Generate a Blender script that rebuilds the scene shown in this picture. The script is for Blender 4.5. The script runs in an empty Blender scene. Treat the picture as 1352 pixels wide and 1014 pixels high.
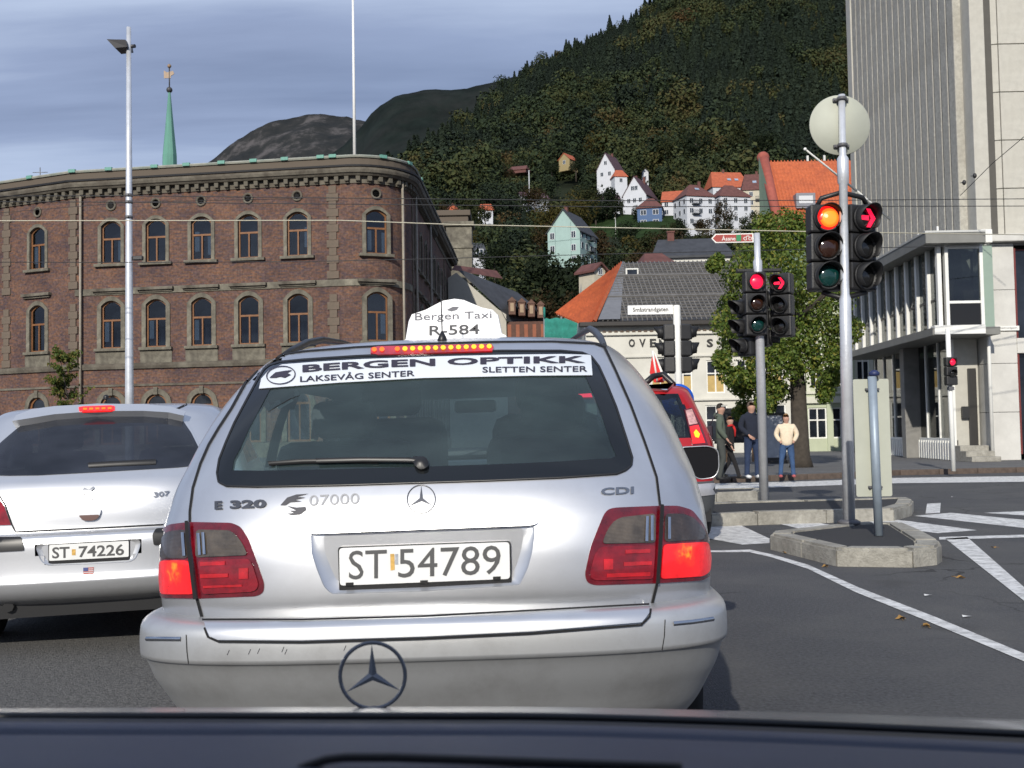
import bpy, bmesh, math, random
from math import sin, cos, pi, radians, sqrt, tan, atan2
from mathutils import Vector, Matrix, noise
from mathutils.bvhtree import BVHTree
from mathutils.geometry import delaunay_2d_cdt

random.seed(7)
S = bpy.context.scene
COL = S.collection

# ---------------------------------------------------------------- camera
EYE = 1.18
FOC = 1450.0
PITCH = radians(2.57)
ROLL = radians(-1.0)
cam = bpy.data.cameras.new('camera')
cam.sensor_width = 36.0
cam.lens = FOC / 1352 * 36.0
cam.clip_start = 0.05
cam.clip_end = 9000
cam.dof.use_dof = True; cam.dof.focus_distance = 5.5; cam.dof.aperture_fstop = 14
camo = bpy.data.objects.new('camera', cam)
COL.objects.link(camo)
CROT = Matrix.Rotation(pi / 2 + PITCH, 3, 'X') @ Matrix.Rotation(ROLL, 3, 'Z')
camo.matrix_world = Matrix.Translation((0, 0, EYE)) @ CROT.to_4x4()
S.camera = camo

# ---------------------------------------------------------------- sun, sky, exposure
SUN_AZ = radians(-13)      # the sun stands behind the viewer, to the left
SUN_EL = radians(27)
sun = bpy.data.lights.new('sun', 'SUN')
sun.energy = 4.1
sun.angle = radians(0.6)
sun.color = (1.0, 0.94, 0.84)
suno = bpy.data.objects.new('sun', sun)
COL.objects.link(suno)
sdir = Vector((sin(-SUN_AZ) * cos(SUN_EL), cos(SUN_AZ) * cos(SUN_EL), -sin(SUN_EL)))
suno.rotation_euler = sdir.to_track_quat('-Z', 'Y').to_euler()
suno.location = (-20, -40, 40)

W = bpy.data.worlds.new('World')
S.world = W
W.use_nodes = True
nt = W.node_tree
for n in list(nt.nodes):
    nt.nodes.remove(n)
def wn(t, **k):
    n = nt.nodes.new(t)
    for a, b in k.items():
        setattr(n, a, b)
    return n
out = wn('ShaderNodeOutputWorld'); bg = wn('ShaderNodeBackground')
sky = wn('ShaderNodeTexSky', sky_type='NISHITA', sun_disc=False)
sky.sun_elevation = SUN_EL
sky.sun_rotation = pi - SUN_AZ
sky.air_density = 1.0; sky.dust_density = 0.6; sky.ozone_density = 1.5
tc = wn('ShaderNodeTexCoord')
# clouds lie in a flat layer: project the direction onto a plane overhead
sep = wn('ShaderNodeSeparateXYZ'); nt.links.new(tc.outputs['Generated'], sep.inputs[0])
zz = wn('ShaderNodeMath', operation='MAXIMUM'); nt.links.new(sep.outputs['Z'], zz.inputs[0]); zz.inputs[1].default_value = 0.0
za = wn('ShaderNodeMath', operation='ADD'); nt.links.new(zz.outputs[0], za.inputs[0]); za.inputs[1].default_value = 0.10
dx = wn('ShaderNodeMath', operation='DIVIDE'); nt.links.new(sep.outputs['X'], dx.inputs[0]); nt.links.new(za.outputs[0], dx.inputs[1])
dy = wn('ShaderNodeMath', operation='DIVIDE'); nt.links.new(sep.outputs['Y'], dy.inputs[0]); nt.links.new(za.outputs[0], dy.inputs[1])
cb = wn('ShaderNodeCombineXYZ'); nt.links.new(dx.outputs[0], cb.inputs[0]); nt.links.new(dy.outputs[0], cb.inputs[1])
mp = wn('ShaderNodeMapping'); nt.links.new(cb.outputs[0], mp.inputs[0])
mp.inputs['Scale'].default_value = (0.34, 1.5, 1); mp.inputs['Rotation'].default_value = (0, 0, radians(7)); mp.inputs['Location'].default_value = (3.4, 1.7, 0)
n1 = wn('ShaderNodeTexNoise'); n1.inputs['Scale'].default_value = 1.05; n1.inputs['Detail'].default_value = 7; n1.inputs['Roughness'].default_value = 0.52; n1.inputs['Distortion'].default_value = 0.5
nt.links.new(mp.outputs[0], n1.inputs['Vector'])
r1 = wn('ShaderNodeValToRGB'); nt.links.new(n1.outputs['Fac'], r1.inputs[0])
e = r1.color_ramp.elements
e[0].position = 0.32; e[0].color = (1.45, 1.85, 2.95, 1)
e[1].position = 0.70; e[1].color = (4.2, 4.95, 6.4, 1)
m_ = r1.color_ramp.elements.new(0.50); m_.color = (2.3, 2.85, 4.25, 1)
cov = wn('ShaderNodeTexNoise'); cov.inputs['Scale'].default_value = 0.5; cov.inputs['Detail'].default_value = 3
nt.links.new(mp.outputs[0], cov.inputs['Vector'])
cr = wn('ShaderNodeMapRange'); nt.links.new(cov.outputs['Fac'], cr.inputs[0])
cr.inputs[1].default_value = 0.35; cr.inputs[2].default_value = 0.6; cr.inputs[3].default_value = 0.80; cr.inputs[4].default_value = 0.97
mx = wn('ShaderNodeMix', data_type='RGBA')
nt.links.new(cr.outputs[0], mx.inputs['Factor']); nt.links.new(sky.outputs[0], mx.inputs['A']); nt.links.new(r1.outputs[0], mx.inputs['B'])
nt.links.new(mx.outputs['Result'], bg.inputs['Color'])
bg.inputs['Strength'].default_value = 0.138
nt.links.new(bg.outputs[0], out.inputs['Surface'])

S.view_settings.view_transform = 'Standard'
S.view_settings.look = 'None'
S.view_settings.gamma = 1
S.view_settings.exposure = 0.0
S.view_settings.use_curve_mapping = False
S.render.engine = 'CYCLES'
S.cycles.max_bounces = 8
S.cycles.transparent_max_bounces = 24
S.cycles.caustics_reflective = False
S.cycles.caustics_refractive = False

# ---------------------------------------------------------------- pixel <-> place
def ray(px, py):
    return (CROT @ Vector(((px - 676) / FOC, -(py - 507) / FOC, -1.0))).normalized()
def at(px, py, D):
    """the place D metres ahead that is seen at photo pixel px, py"""
    r = ray(px, py)
    return Vector((0, 0, EYE)) + r * (D / r.y)
def gnd(px, py, z=0.0):
    r = ray(px, py)
    return Vector((0, 0, EYE)) + r * ((z - EYE) / r.z)
CINV = CROT.inverted()
def proj(p):
    q = CINV @ (Vector(p) - Vector((0, 0, EYE)))
    return 676 + FOC * q.x / -q.z, 507 - FOC * q.y / -q.z

# ---------------------------------------------------------------- materials
MATS = {}
def M(name, col, rough=0.6, metal=0.0, var=0.12, scale=3.0, bump=0.0, bscale=40.0, spec=0.5, coat=0.0,
      emit=None, estr=1.0, dirt=None, dscale=1.2, damt=0.4, detail=6, stretch=None):
    if name in MATS:
        return MATS[name]
    m = bpy.data.materials.new(name); m.use_nodes = True
    t = m.node_tree; b = t.nodes['Principled BSDF']
    b.inputs['Roughness'].default_value = rough; b.inputs['Metallic'].default_value = metal
    b.inputs['Specular IOR Level'].default_value = spec
    b.inputs['Coat Weight'].default_value = coat; b.inputs['Coat Roughness'].default_value = 0.06
    b.inputs['Base Color'].default_value = (*col, 1)
    tcn = t.nodes.new('ShaderNodeTexCoord'); vec = tcn.outputs['Object']
    if stretch:
        mpn = t.nodes.new('ShaderNodeMapping'); mpn.inputs['Scale'].default_value = stretch
        t.links.new(vec, mpn.inputs[0]); vec = mpn.outputs[0]
    if var > 0:
        nz = t.nodes.new('ShaderNodeTexNoise'); nz.inputs['Scale'].default_value = scale; nz.inputs['Detail'].default_value = detail
        nz.inputs['Roughness'].default_value = 0.65
        t.links.new(vec, nz.inputs['Vector'])
        mr = t.nodes.new('ShaderNodeMapRange'); t.links.new(nz.outputs['Fac'], mr.inputs[0])
        mr.inputs[1].default_value = 0.3; mr.inputs[2].default_value = 0.7
        mr.inputs[3].default_value = 1 - var; mr.inputs[4].default_value = 1 + var
        vm = t.nodes.new('ShaderNodeVectorMath'); vm.operation = 'SCALE'; vm.inputs[0].default_value = col
        t.links.new(mr.outputs[0], vm.inputs['Scale'])
        src = vm.outputs[0]
        if dirt:
            nd = t.nodes.new('ShaderNodeTexNoise'); nd.inputs['Scale'].default_value = dscale; nd.inputs['Detail'].default_value = 8
            nd.inputs['Roughness'].default_value = 0.7
            t.links.new(vec, nd.inputs['Vector'])
            md = t.nodes.new('ShaderNodeMapRange'); t.links.new(nd.outputs['Fac'], md.inputs[0])
            md.inputs[1].default_value = 0.42; md.inputs[2].default_value = 0.68; md.inputs[3].default_value = 0; md.inputs[4].default_value = damt
            mm = t.nodes.new('ShaderNodeMix'); mm.data_type = 'RGBA'
            t.links.new(md.outputs[0], mm.inputs['Factor']); t.links.new(src, mm.inputs['A']); mm.inputs['B'].default_value = (*dirt, 1)
            src = mm.outputs['Result']
        t.links.new(src, b.inputs['Base Color'])
    if bump > 0:
        nb = t.nodes.new('ShaderNodeTexNoise'); nb.inputs['Scale'].default_value = bscale; nb.inputs['Detail'].default_value = 5
        t.links.new(tcn.outputs['Object'], nb.inputs['Vector'])
        bp = t.nodes.new('ShaderNodeBump'); bp.inputs['Strength'].default_value = bump; bp.inputs['Distance'].default_value = 0.02
        t.links.new(nb.outputs['Fac'], bp.inputs['Height']); t.links.new(bp.outputs[0], b.inputs['Normal'])
    if emit:
        b.inputs['Emission Color'].default_value = (*emit, 1); b.inputs['Emission Strength'].default_value = estr
    MATS[name] = m
    return m

def glass_mat(name, tint, spec=0.5, rough=0.02, opaque=0.0, haze=0.0, hazecol=(.34, .50, .50)):
    if name in MATS: return MATS[name]
    m = bpy.data.materials.new(name); m.use_nodes = True
    t = m.node_tree; t.nodes.clear()
    o = t.nodes.new('ShaderNodeOutputMaterial')
    tr = t.nodes.new('ShaderNodeBsdfTransparent'); tr.inputs[0].default_value = (*tint, 1)
    gl = t.nodes.new('ShaderNodeBsdfGlossy'); gl.inputs['Roughness'].default_value = rough
    ge = t.nodes.new('ShaderNodeNewGeometry'); dt = t.nodes.new('ShaderNodeVectorMath'); dt.operation = 'DOT_PRODUCT'
    t.links.new(ge.outputs['Incoming'], dt.inputs[0]); t.links.new(ge.outputs['Normal'], dt.inputs[1])
    ab = t.nodes.new('ShaderNodeMath'); ab.operation = 'ABSOLUTE'; t.links.new(dt.outputs['Value'], ab.inputs[0])
    om = t.nodes.new('ShaderNodeMath'); om.operation = 'SUBTRACT'; om.inputs[0].default_value = 1; t.links.new(ab.outputs[0], om.inputs[1])
    pw = t.nodes.new('ShaderNodeMath'); pw.operation = 'POWER'; pw.inputs[1].default_value = 5; t.links.new(om.outputs[0], pw.inputs[0])
    ad = t.nodes.new('ShaderNodeMath'); ad.operation = 'MULTIPLY_ADD'; ad.inputs[1].default_value = 0.9; ad.inputs[2].default_value = 0.045 * (1 + spec) + opaque
    t.links.new(pw.outputs[0], ad.inputs[0]); ad.use_clamp = True
    mxn = t.nodes.new('ShaderNodeMixShader')
    t.links.new(ad.outputs[0], mxn.inputs[0]); t.links.new(tr.outputs[0], mxn.inputs[1]); t.links.new(gl.outputs[0], mxn.inputs[2])
    if haze > 0:   # uneven pale haze of reflected light, put into the glass colour
        df = t.nodes.new('ShaderNodeBsdfDiffuse'); df.inputs[0].default_value = (*hazecol, 1)
        tcn = t.nodes.new('ShaderNodeTexCoord'); mpn = t.nodes.new('ShaderNodeMapping'); mpn.inputs['Scale'].default_value = (2.2, 1, 6); t.links.new(tcn.outputs['Object'], mpn.inputs[0])
        nz = t.nodes.new('ShaderNodeTexNoise'); nz.inputs['Scale'].default_value = 1.4; nz.inputs['Detail'].default_value = 5; t.links.new(mpn.outputs[0], nz.inputs['Vector'])
        mr = t.nodes.new('ShaderNodeMapRange'); mr.inputs[1].default_value = .3; mr.inputs[2].default_value = .7; mr.inputs[3].default_value = haze * .55; mr.inputs[4].default_value = haze * 1.5; t.links.new(nz.outputs['Fac'], mr.inputs[0])
        m2 = t.nodes.new('ShaderNodeMixShader'); t.links.new(mr.outputs[0], m2.inputs[0]); t.links.new(mxn.outputs[0], m2.inputs[1]); t.links.new(df.outputs[0], m2.inputs[2]); mxn = m2
    t.links.new(mxn.outputs[0], o.inputs[0])
    MATS[name] = m
    return m

def leaf_mat(name, cols, rough=0.6, big=0.0):
    """foliage colours picked leaf by leaf, tree by tree"""
    if name in MATS: return MATS[name]
    m = bpy.data.materials.new(name); m.use_nodes = True
    t = m.node_tree; b = t.nodes['Principled BSDF']
    g = t.nodes.new('ShaderNodeNewGeometry'); oi = t.nodes.new('ShaderNodeObjectInfo')
    a = t.nodes.new('ShaderNodeMath'); a.operation = 'MULTIPLY'; a.inputs[1].default_value = 0.35 if big else 0.9
    t.links.new(g.outputs['Random Per Island'], a.inputs[0])
    c = t.nodes.new('ShaderNodeMath'); c.operation = 'MULTIPLY_ADD'; c.inputs[1].default_value = 0.65 if big else 0.1
    t.links.new(oi.outputs['Random'], c.inputs[0]); t.links.new(a.outputs[0], c.inputs[2])
    if big:
        nz = t.nodes.new('ShaderNodeTexNoise'); nz.inputs['Scale'].default_value = 0.016; nz.inputs['Detail'].default_value = 4
        t.links.new(oi.outputs['Location'], nz.inputs['Vector'])
        ma = t.nodes.new('ShaderNodeMath'); ma.operation = 'MULTIPLY_ADD'; ma.inputs[1].default_value = 2.0; ma.inputs[2].default_value = -1.0
        t.links.new(nz.outputs['Fac'], ma.inputs[0])
        c.inputs[1].default_value = 0.55; a.inputs[1].default_value = 0.28
        c2 = t.nodes.new('ShaderNodeMath'); c2.operation = 'ADD'; c2.use_clamp = True; t.links.new(c.outputs[0], c2.inputs[0]); t.links.new(ma.outputs[0], c2.inputs[1]); c = c2
    r = t.nodes.new('ShaderNodeValToRGB'); t.links.new(c.outputs[0], r.inputs[0])
    el = r.color_ramp.elements
    while len(el) < len(cols): el.new(0.5)
    for i, cc in enumerate(cols):
        el[i].position = i / (len(cols) - 1); el[i].color = (*cc, 1)
    t.links.new(r.outputs[0], b.inputs['Base Color'])
    b.inputs['Roughness'].default_value = rough
    b.inputs['Specular IOR Level'].default_value = 0.3
    if not big:
        tl = t.nodes.new('ShaderNodeBsdfTranslucent'); t.links.new(r.outputs[0], tl.inputs[0])
        ms = t.nodes.new('ShaderNodeMixShader'); ms.inputs[0].default_value = 0.4
        t.links.new(b.outputs[0], ms.inputs[1]); t.links.new(tl.outputs[0], ms.inputs[2])
        t.links.new(ms.outputs[0], t.nodes['Material Output'].inputs[0])
    MATS[name] = m
    return m

# ---------------------------------------------------------------- objects
def tag(o, label=None, cat=None, group=None, kind=None):
    if label: o['label'] = label
    if cat: o['category'] = cat
    if group: o['group'] = group
    if kind: o['kind'] = kind
    return o
def thing(name, label, cat, loc=(0, 0, 0), rz=0.0, group=None, mat=None):
    o = bpy.data.objects.new(name, None); COL.objects.link(o)
    o.empty_display_size = 0.2
    o.matrix_world = mat if mat is not None else Matrix.Translation(loc) @ Matrix.Rotation(rz, 4, 'Z')
    return tag(o, label, cat, group)
def rootkind(name, kind='structure'):
    o = bpy.data.objects.new(name, None); COL.objects.link(o); o['kind'] = kind
    return o
def place(name, me, parent=None, loc=None, rz=0.0, mat=None):
    o = bpy.data.objects.new(name, me); COL.objects.link(o)
    if parent is not None: o.parent = parent
    if mat is not None: o.matrix_local = mat
    elif loc is not None:
        o.location = loc; o.rotation_euler = (0, 0, rz)
    return o

class MB:
    """collects faces for one mesh object"""
    def __init__(s):
        s.v = []; s.f = []; s.m = []; s.uv = {}; s.sm = []
    def add(s, vs, fs, mi=0, smooth=False, uvs=None):
        b = len(s.v)
        s.v += [tuple(v) for v in vs]
        for k, f in enumerate(fs):
            s.f.append(tuple(i + b for i in f)); s.m.append(mi); s.sm.append(smooth)
            if uvs: s.uv[len(s.f) - 1] = [uvs[i] for i in f]
        return s
    def quad(s, a, b, c, d, mi=0, uv=None):
        return s.add([a, b, c, d], [(0, 1, 2, 3)], mi, False, uv)
    def box(s, x0, x1, y0, y1, z0, z1, mi=0, T=None):
        vs = [Vector((x, y, z)) for z in (z0, z1) for y in (y0, y1) for x in (x0, x1)]
        if T is not None: vs = [T @ v for v in vs]
        return s.add(vs, [(0, 2, 3, 1), (4, 5, 7, 6), (0, 1, 5, 4), (2, 6, 7, 3), (0, 4, 6, 2), (1, 3, 7, 5)], mi)
    def bbox(s, x0, x1, y0, y1, z0, z1, b=0.01, mi=0, T=None):
        """box with chamfered edges"""
        bm = bmesh.new(); bmesh.ops.create_cube(bm, size=1)
        for v in bm.verts:
            v.co = Vector(((x0 + x1) / 2 + v.co.x * (x1 - x0), (y0 + y1) / 2 + v.co.y * (y1 - y0), (z0 + z1) / 2 + v.co.z * (z1 - z0)))
        bmesh.ops.bevel(bm, geom=bm.edges[:], offset=b, segments=2, affect='EDGES', profile=0.5)
        s.bm(bm, mi, T, False); bm.free(); return s
    def bm(s, bm, mi=0, T=None, smooth=False):
        bm.verts.index_update()
        vs = [(T @ v.co) if T is not None else v.co.copy() for v in bm.verts]
        s.add(vs, [tuple(v.index for v in f.verts) for f in bm.faces], mi, smooth); return s
    def prism(s, pts, y0, y1, mi=0, T=None):
        """outline in x,z pushed along y"""
        n = len(pts)
        vs = [Vector((p[0], y, p[1])) for y in (y0, y1) for p in pts]
        if T is not None: vs = [T @ v for v in vs]
        fs = [tuple(range(n)), tuple(range(2 * n - 1, n - 1, -1))] + [(i, i + n, (i + 1) % n + n, (i + 1) % n) for i in range(n)]
        return s.add(vs, fs, mi)
    def slab(s, pts, z0, z1, mi=0):
        n = len(pts)
        vs = [Vector((p[0], p[1], z)) for z in (z0, z1) for p in pts]
        return s.add(vs, [tuple(range(n - 1, -1, -1)), tuple(range(n, 2 * n))] + [(i, (i + 1) % n, (i + 1) % n + n, i + n) for i in range(n)], mi)
    def tube(s, pts, r, n=8, mi=0, cap=True, smooth=True):
        pts = [Vector(p) for p in pts]; k = len(pts)
        rs = r if isinstance(r, (list, tuple)) else [r] * k
        vs = []; up = None
        for i, p in enumerate(pts):
            d = (pts[min(i + 1, k - 1)] - pts[max(i - 1, 0)]).normalized()
            if up is None: up = Vector((0, 0, 1)) if abs(d.z) < 0.9 else Vector((0, 1, 0))
            a = d.cross(up).normalized(); up = a.cross(d).normalized()
            for j in range(n):
                t = 2 * pi * j / n
                vs.append(p + (a * cos(t) + up * sin(t)) * rs[i])
        fs = [(i * n + j, i * n + (j + 1) % n, (i + 1) * n + (j + 1) % n, (i + 1) * n + j) for i in range(k - 1) for j in range(n)]
        s.add(vs, fs, mi, smooth)
        if cap:
            b = len(s.v) - len(vs)
            s.f.append(tuple(b + j for j in range(n - 1, -1, -1))); s.m.append(mi); s.sm.append(False)
            s.f.append(tuple(b + (k - 1) * n + j for j in range(n))); s.m.append(mi); s.sm.append(False)
        return s
    def lathe(s, prof, n=24, T=None, mi=0, smooth=True):
        """profile r,z turned round z"""
        vs = []
        for (r, z) in prof:
            for j in range(n):
                t = 2 * pi * j / n; v = Vector((r * cos(t), r * sin(t), z)); vs.append(T @ v if T is not None else v)
        k = len(prof)
        fs = [(i * n + j, i * n + (j + 1) % n, (i + 1) * n + (j + 1) % n, (i + 1) * n + j) for i in range(k - 1) for j in range(n)]
        s.add(vs, fs, mi, smooth)
        b = len(s.v) - len(vs)
        if prof[0][0] > 1e-4: s.f.append(tuple(b + j for j in range(n - 1, -1, -1))); s.m.append(mi); s.sm.append(False)
        if prof[-1][0] > 1e-4: s.f.append(tuple(b + (k - 1) * n + j for j in range(n))); s.m.append(mi); s.sm.append(False)
        return s
    def ball(s, c, r, n=12, mi=0, sq=(1, 1, 1), T=None):
        prof = [(max(1e-5, sin(pi * i / n)) , -cos(pi * i / n)) for i in range(n + 1)]
        TT = Matrix.Translation(c) @ Matrix.Diagonal((r * sq[0], r * sq[1], r * sq[2], 1))
        if T is not None: TT = T @ TT
        return s.lathe(prof, n * 2, TT, mi)
    def mesh(s, name, mats):
        me = bpy.data.meshes.new(name); me.from_pydata(s.v, [], s.f)
        for m in (mats if isinstance(mats, (list, tuple)) else [mats]): me.materials.append(m)
        me.polygons.foreach_set('material_index', s.m); me.polygons.foreach_set('use_smooth', s.sm)
        if s.uv:
            ul = me.uv_layers.new(name='UVMap')
            for p in me.polygons:
                u = s.uv.get(p.index)
                if u:
                    for li, q in zip(p.loop_indices, u): ul.data[li].uv = q
        me.update(); return me
    def obj(s, name, mats, parent=None, loc=None, rz=0.0, mat=None):
        return place(name, s.mesh(name, mats), parent, loc, rz, mat)

def face_cam_fix(me):
    bm = bmesh.new(); bm.from_mesh(me); bmesh.ops.recalc_face_normals(bm, faces=bm.faces); bm.to_mesh(me); bm.free()

def inside(p, poly):
    x, y = p[0], p[1]; r = False; n = len(poly); j = n - 1
    for i in range(n):
        xi, yi = poly[i][0], poly[i][1]; xj, yj = poly[j][0], poly[j][1]
        if (yi > y) != (yj > y) and x < (xj - xi) * (y - yi) / (yj - yi) + xi: r = not r
        j = i
    return r
def soften(pts, k=2):
    for _ in range(k):
        q = []
        for i in range(len(pts)):
            a = pts[i]; b = pts[(i + 1) % len(pts)]
            q += [(a[0] * .75 + b[0] * .25, a[1] * .75 + b[1] * .25), (a[0] * .25 + b[0] * .75, a[1] * .25 + b[1] * .75)]
        pts = q
    return pts
def roundc(pts, r=6, k=4):
    """round each corner by radius-like r (same unit as pts)"""
    q = []; n = len(pts)
    for i in range(n):
        p = Vector(pts[i]); a = Vector(pts[i - 1]); b = Vector(pts[(i + 1) % n])
        ra = min(r, (a - p).length * 0.48); rb = min(r, (b - p).length * 0.48)
        A = p + (a - p).normalized() * ra; B = p + (b - p).normalized() * rb
        for j in range(k + 1):
            t = j / k
            c = A * (1 - t) ** 2 + p * 2 * t * (1 - t) + B * t * t
            q.append((c.x, c.y))
    return q
def grow(pts, d):
    """push outline outwards (d>0) or inwards, about its edges"""
    n = len(pts); ar = sum(pts[i][0] * pts[(i + 1) % n][1] - pts[(i + 1) % n][0] * pts[i][1] for i in range(n))
    sg = 1 if ar > 0 else -1; q = []
    for i in range(n):
        a = Vector(pts[i - 1]); p = Vector(pts[i]); b = Vector(pts[(i + 1) % n])
        e1 = (p - a); e2 = (b - p)
        if e1.length < 1e-6: e1 = e2
        if e2.length < 1e-6: e2 = e1
        e1.normalize(); e2.normalize()
        nn = Vector((e1.y + e2.y, -e1.x - e2.x)) * sg
        if nn.length < 1e-6: q.append(tuple(p)); continue
        nn.normalize()
        q.append((p.x + nn.x * d, p.y + nn.y * d))
    return q
def dens(pts, sp, closed=True):
    q = []; n = len(pts)
    for i in range(n if closed else n - 1):
        a = Vector(pts[i]); b = Vector(pts[(i + 1) % n]); L = (b - a).length
        k = max(1, int(round(L / sp)))
        for j in range(k): q.append(tuple(a + (b - a) * j / k))
    if not closed: q.append(tuple(pts[-1]))
    return q

_font = None
def text_mesh2d(txt, bold=0.0, res=2):
    cu = bpy.data.curves.new('lettering', 'FONT'); cu.body = txt; cu.size = 1; cu.offset = bold; cu.resolution_u = res
    o = bpy.data.objects.new('lettering', cu); COL.objects.link(o)
    dg = bpy.context.evaluated_depsgraph_get(); dg.update()
    me = bpy.data.meshes.new_from_object(o.evaluated_get(dg))
    vs = [v.co.copy() for v in me.vertices]; fs = [tuple(p.vertices) for p in me.polygons]
    bpy.data.objects.remove(o); bpy.data.curves.remove(cu); bpy.data.meshes.remove(me)
    x0 = min(v.x for v in vs); x1 = max(v.x for v in vs); y0 = min(v.y for v in vs); y1 = max(v.y for v in vs)
    return [((v.x - x0) / (x1 - x0), (v.y - y0) / (y1 - y0)) for v in vs], fs
def flat_text(name, txt, w, h, mat, parent, T, bold=0.0):
    """raised letters w x h metres in the local xz plane of T, facing -y"""
    vs, fs = text_mesh2d(txt, bold)
    b = MB(); b.add([T @ Vector(((u - .5) * w, 0, v * h)) for u, v in vs], fs)
    return b.obj(name, mat, parent)

class Path:
    def __init__(s, pts):
        s.p = [Vector(p) for p in pts]; s.c = [0.0]
        for a, b in zip(s.p, s.p[1:]): s.c.append(s.c[-1] + (b - a).length)
        s.L = s.c[-1]
    def pt(s, u):
        u = max(-50.0, min(u, s.L + 50))
        i = 0
        while i < len(s.p) - 2 and u > s.c[i + 1]: i += 1
        a, b = s.p[i], s.p[i + 1]; t = (u - s.c[i]) / (s.c[i + 1] - s.c[i])
        d = (b - a).normalized()
        return a + (b - a) * t, d
    def P(s, u, z, o=0.0):
        p, d = s.pt(u); return Vector((p.x + d.y * o, p.y - d.x * o, z))
    def frame(s, u, z=0.0, o=0.0):
        """x along the wall, y into it, z up"""
        p = s.P(u, z, o); _, d = s.pt(u)
        return Matrix(((d.x, -d.y, 0, p.x), (d.y, d.x, 0, p.y), (0, 0, 1, p.z), (0, 0, 0, 1)))
    def u_px(s, px, z, a=0.0, b=None):
        b = s.L if b is None else b
        for _ in range(40):
            m = (a + b) / 2
            if proj(s.P(m, z))[0] < px: a = m
            else: b = m
        return (a + b) / 2

def wall_mesh(path, u0, u1, z0, z1, ops, depth=0.25, step=0.8, name='wall', off=0.0):
    """wall along a path with real openings; ops = (ua, ub, za, zb, rise)"""
    us = {round(u0, 4), round(u1, 4)}; zs = {round(z0, 4), round(z1, 4)}
    for c in path.c:
        if u0 < c < u1: us.add(round(c, 4))
    for a, b, c, d, r in ops:
        us |= {round(a, 4), round(b, 4)}; zs |= {round(c, 4), round(d, 4)}
        if r > 0: zs.add(round(d + r, 4))
    us = sorted(us); zs = sorted(zs)
    mb = MB()
    def cell(a, b, c, d):
        P = [path.P(a, c, off), path.P(b, c, off), path.P(b, d, off), path.P(a, d, off)]
        mb.quad(*P, uv=[(a, c), (b, c), (b, d), (a, d)])
    for i in range(len(us) - 1):
        for j in range(len(zs) - 1):
            a, b, c, d = us[i], us[i + 1], zs[j], zs[j + 1]
            mu, mz = (a + b) / 2, (c + d) / 2
            if any(o[0] < mu < o[1] and o[2] < mz < o[3] + o[4] for o in ops): continue
            cell(a, b, c, d)
    for a, b, c, d, r in ops:
        K = 10; ar = []
        for k in range(K + 1):
            x = -1 + 2 * k / K
            ar.append((a + (b - a) * k / K, d + (0 if r <= 0 else r * (1 - x * x) if r < (b - a) * .4 else r * sqrt(max(0, 1 - x * x)))))
        if r > 0:
            for k in range(K):
                (p, q), (p2, q2) = ar[k], ar[k + 1]
                if d + r - min(q, q2) > 1e-4:
                    mb.quad(path.P(p, q, off), path.P(p2, q2, off), path.P(p2, d + r, off), path.P(p, d + r, off), uv=[(p, q), (p2, q2), (p2, d + r), (p, d + r)])
        loop = [(a, c)] + ar + [(b, c)]
        for (p, q), (p2, q2) in zip(loop, loop[1:] + loop[:1]):
            mb.quad(path.P(p, q, off), path.P(p2, q2, off), path.P(p2, q2, off - depth), path.P(p, q, off - depth), uv=[(p, q), (p2, q2), (p2 + .1, q2), (p + .1, q)])
    return mb

def arch_pts(w, h, r, K=10):
    """outline of an arched opening, foot centre at 0,0"""
    rise = (lambda x: r * (1 - x * x)) if r < w * .4 else (lambda x: r * sqrt(max(0, 1 - x * x)))
    pts = [(-w / 2, 0)] + [(-w / 2 + w * k / K, h + rise(-1 + 2 * k / K)) for k in range(K + 1)] + [(w / 2, 0)]
    return pts
def ring(mb, outer, inner, y0, y1, T=None, mi=0, close=True):
    """band between two outlines with as many points, from y0 to y1"""
    n = len(outer)
    vs = [Vector((p[0], y, p[1])) for y in (y0, y1) for p in (*outer, *inner)]
    if T is not None: vs = [T @ v for v in vs]
    fs = []; N = 2 * n
    for i in range(n if close else n - 1):
        j = (i + 1) % n
        fs += [(i, j, n + j, n + i), (N + i, N + n + i, N + n + j, N + j), (i, N + i, N + j, j), (n + i, n + j, N + n + j, N + n + i)]
    mb.add(vs, fs, mi)
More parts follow.
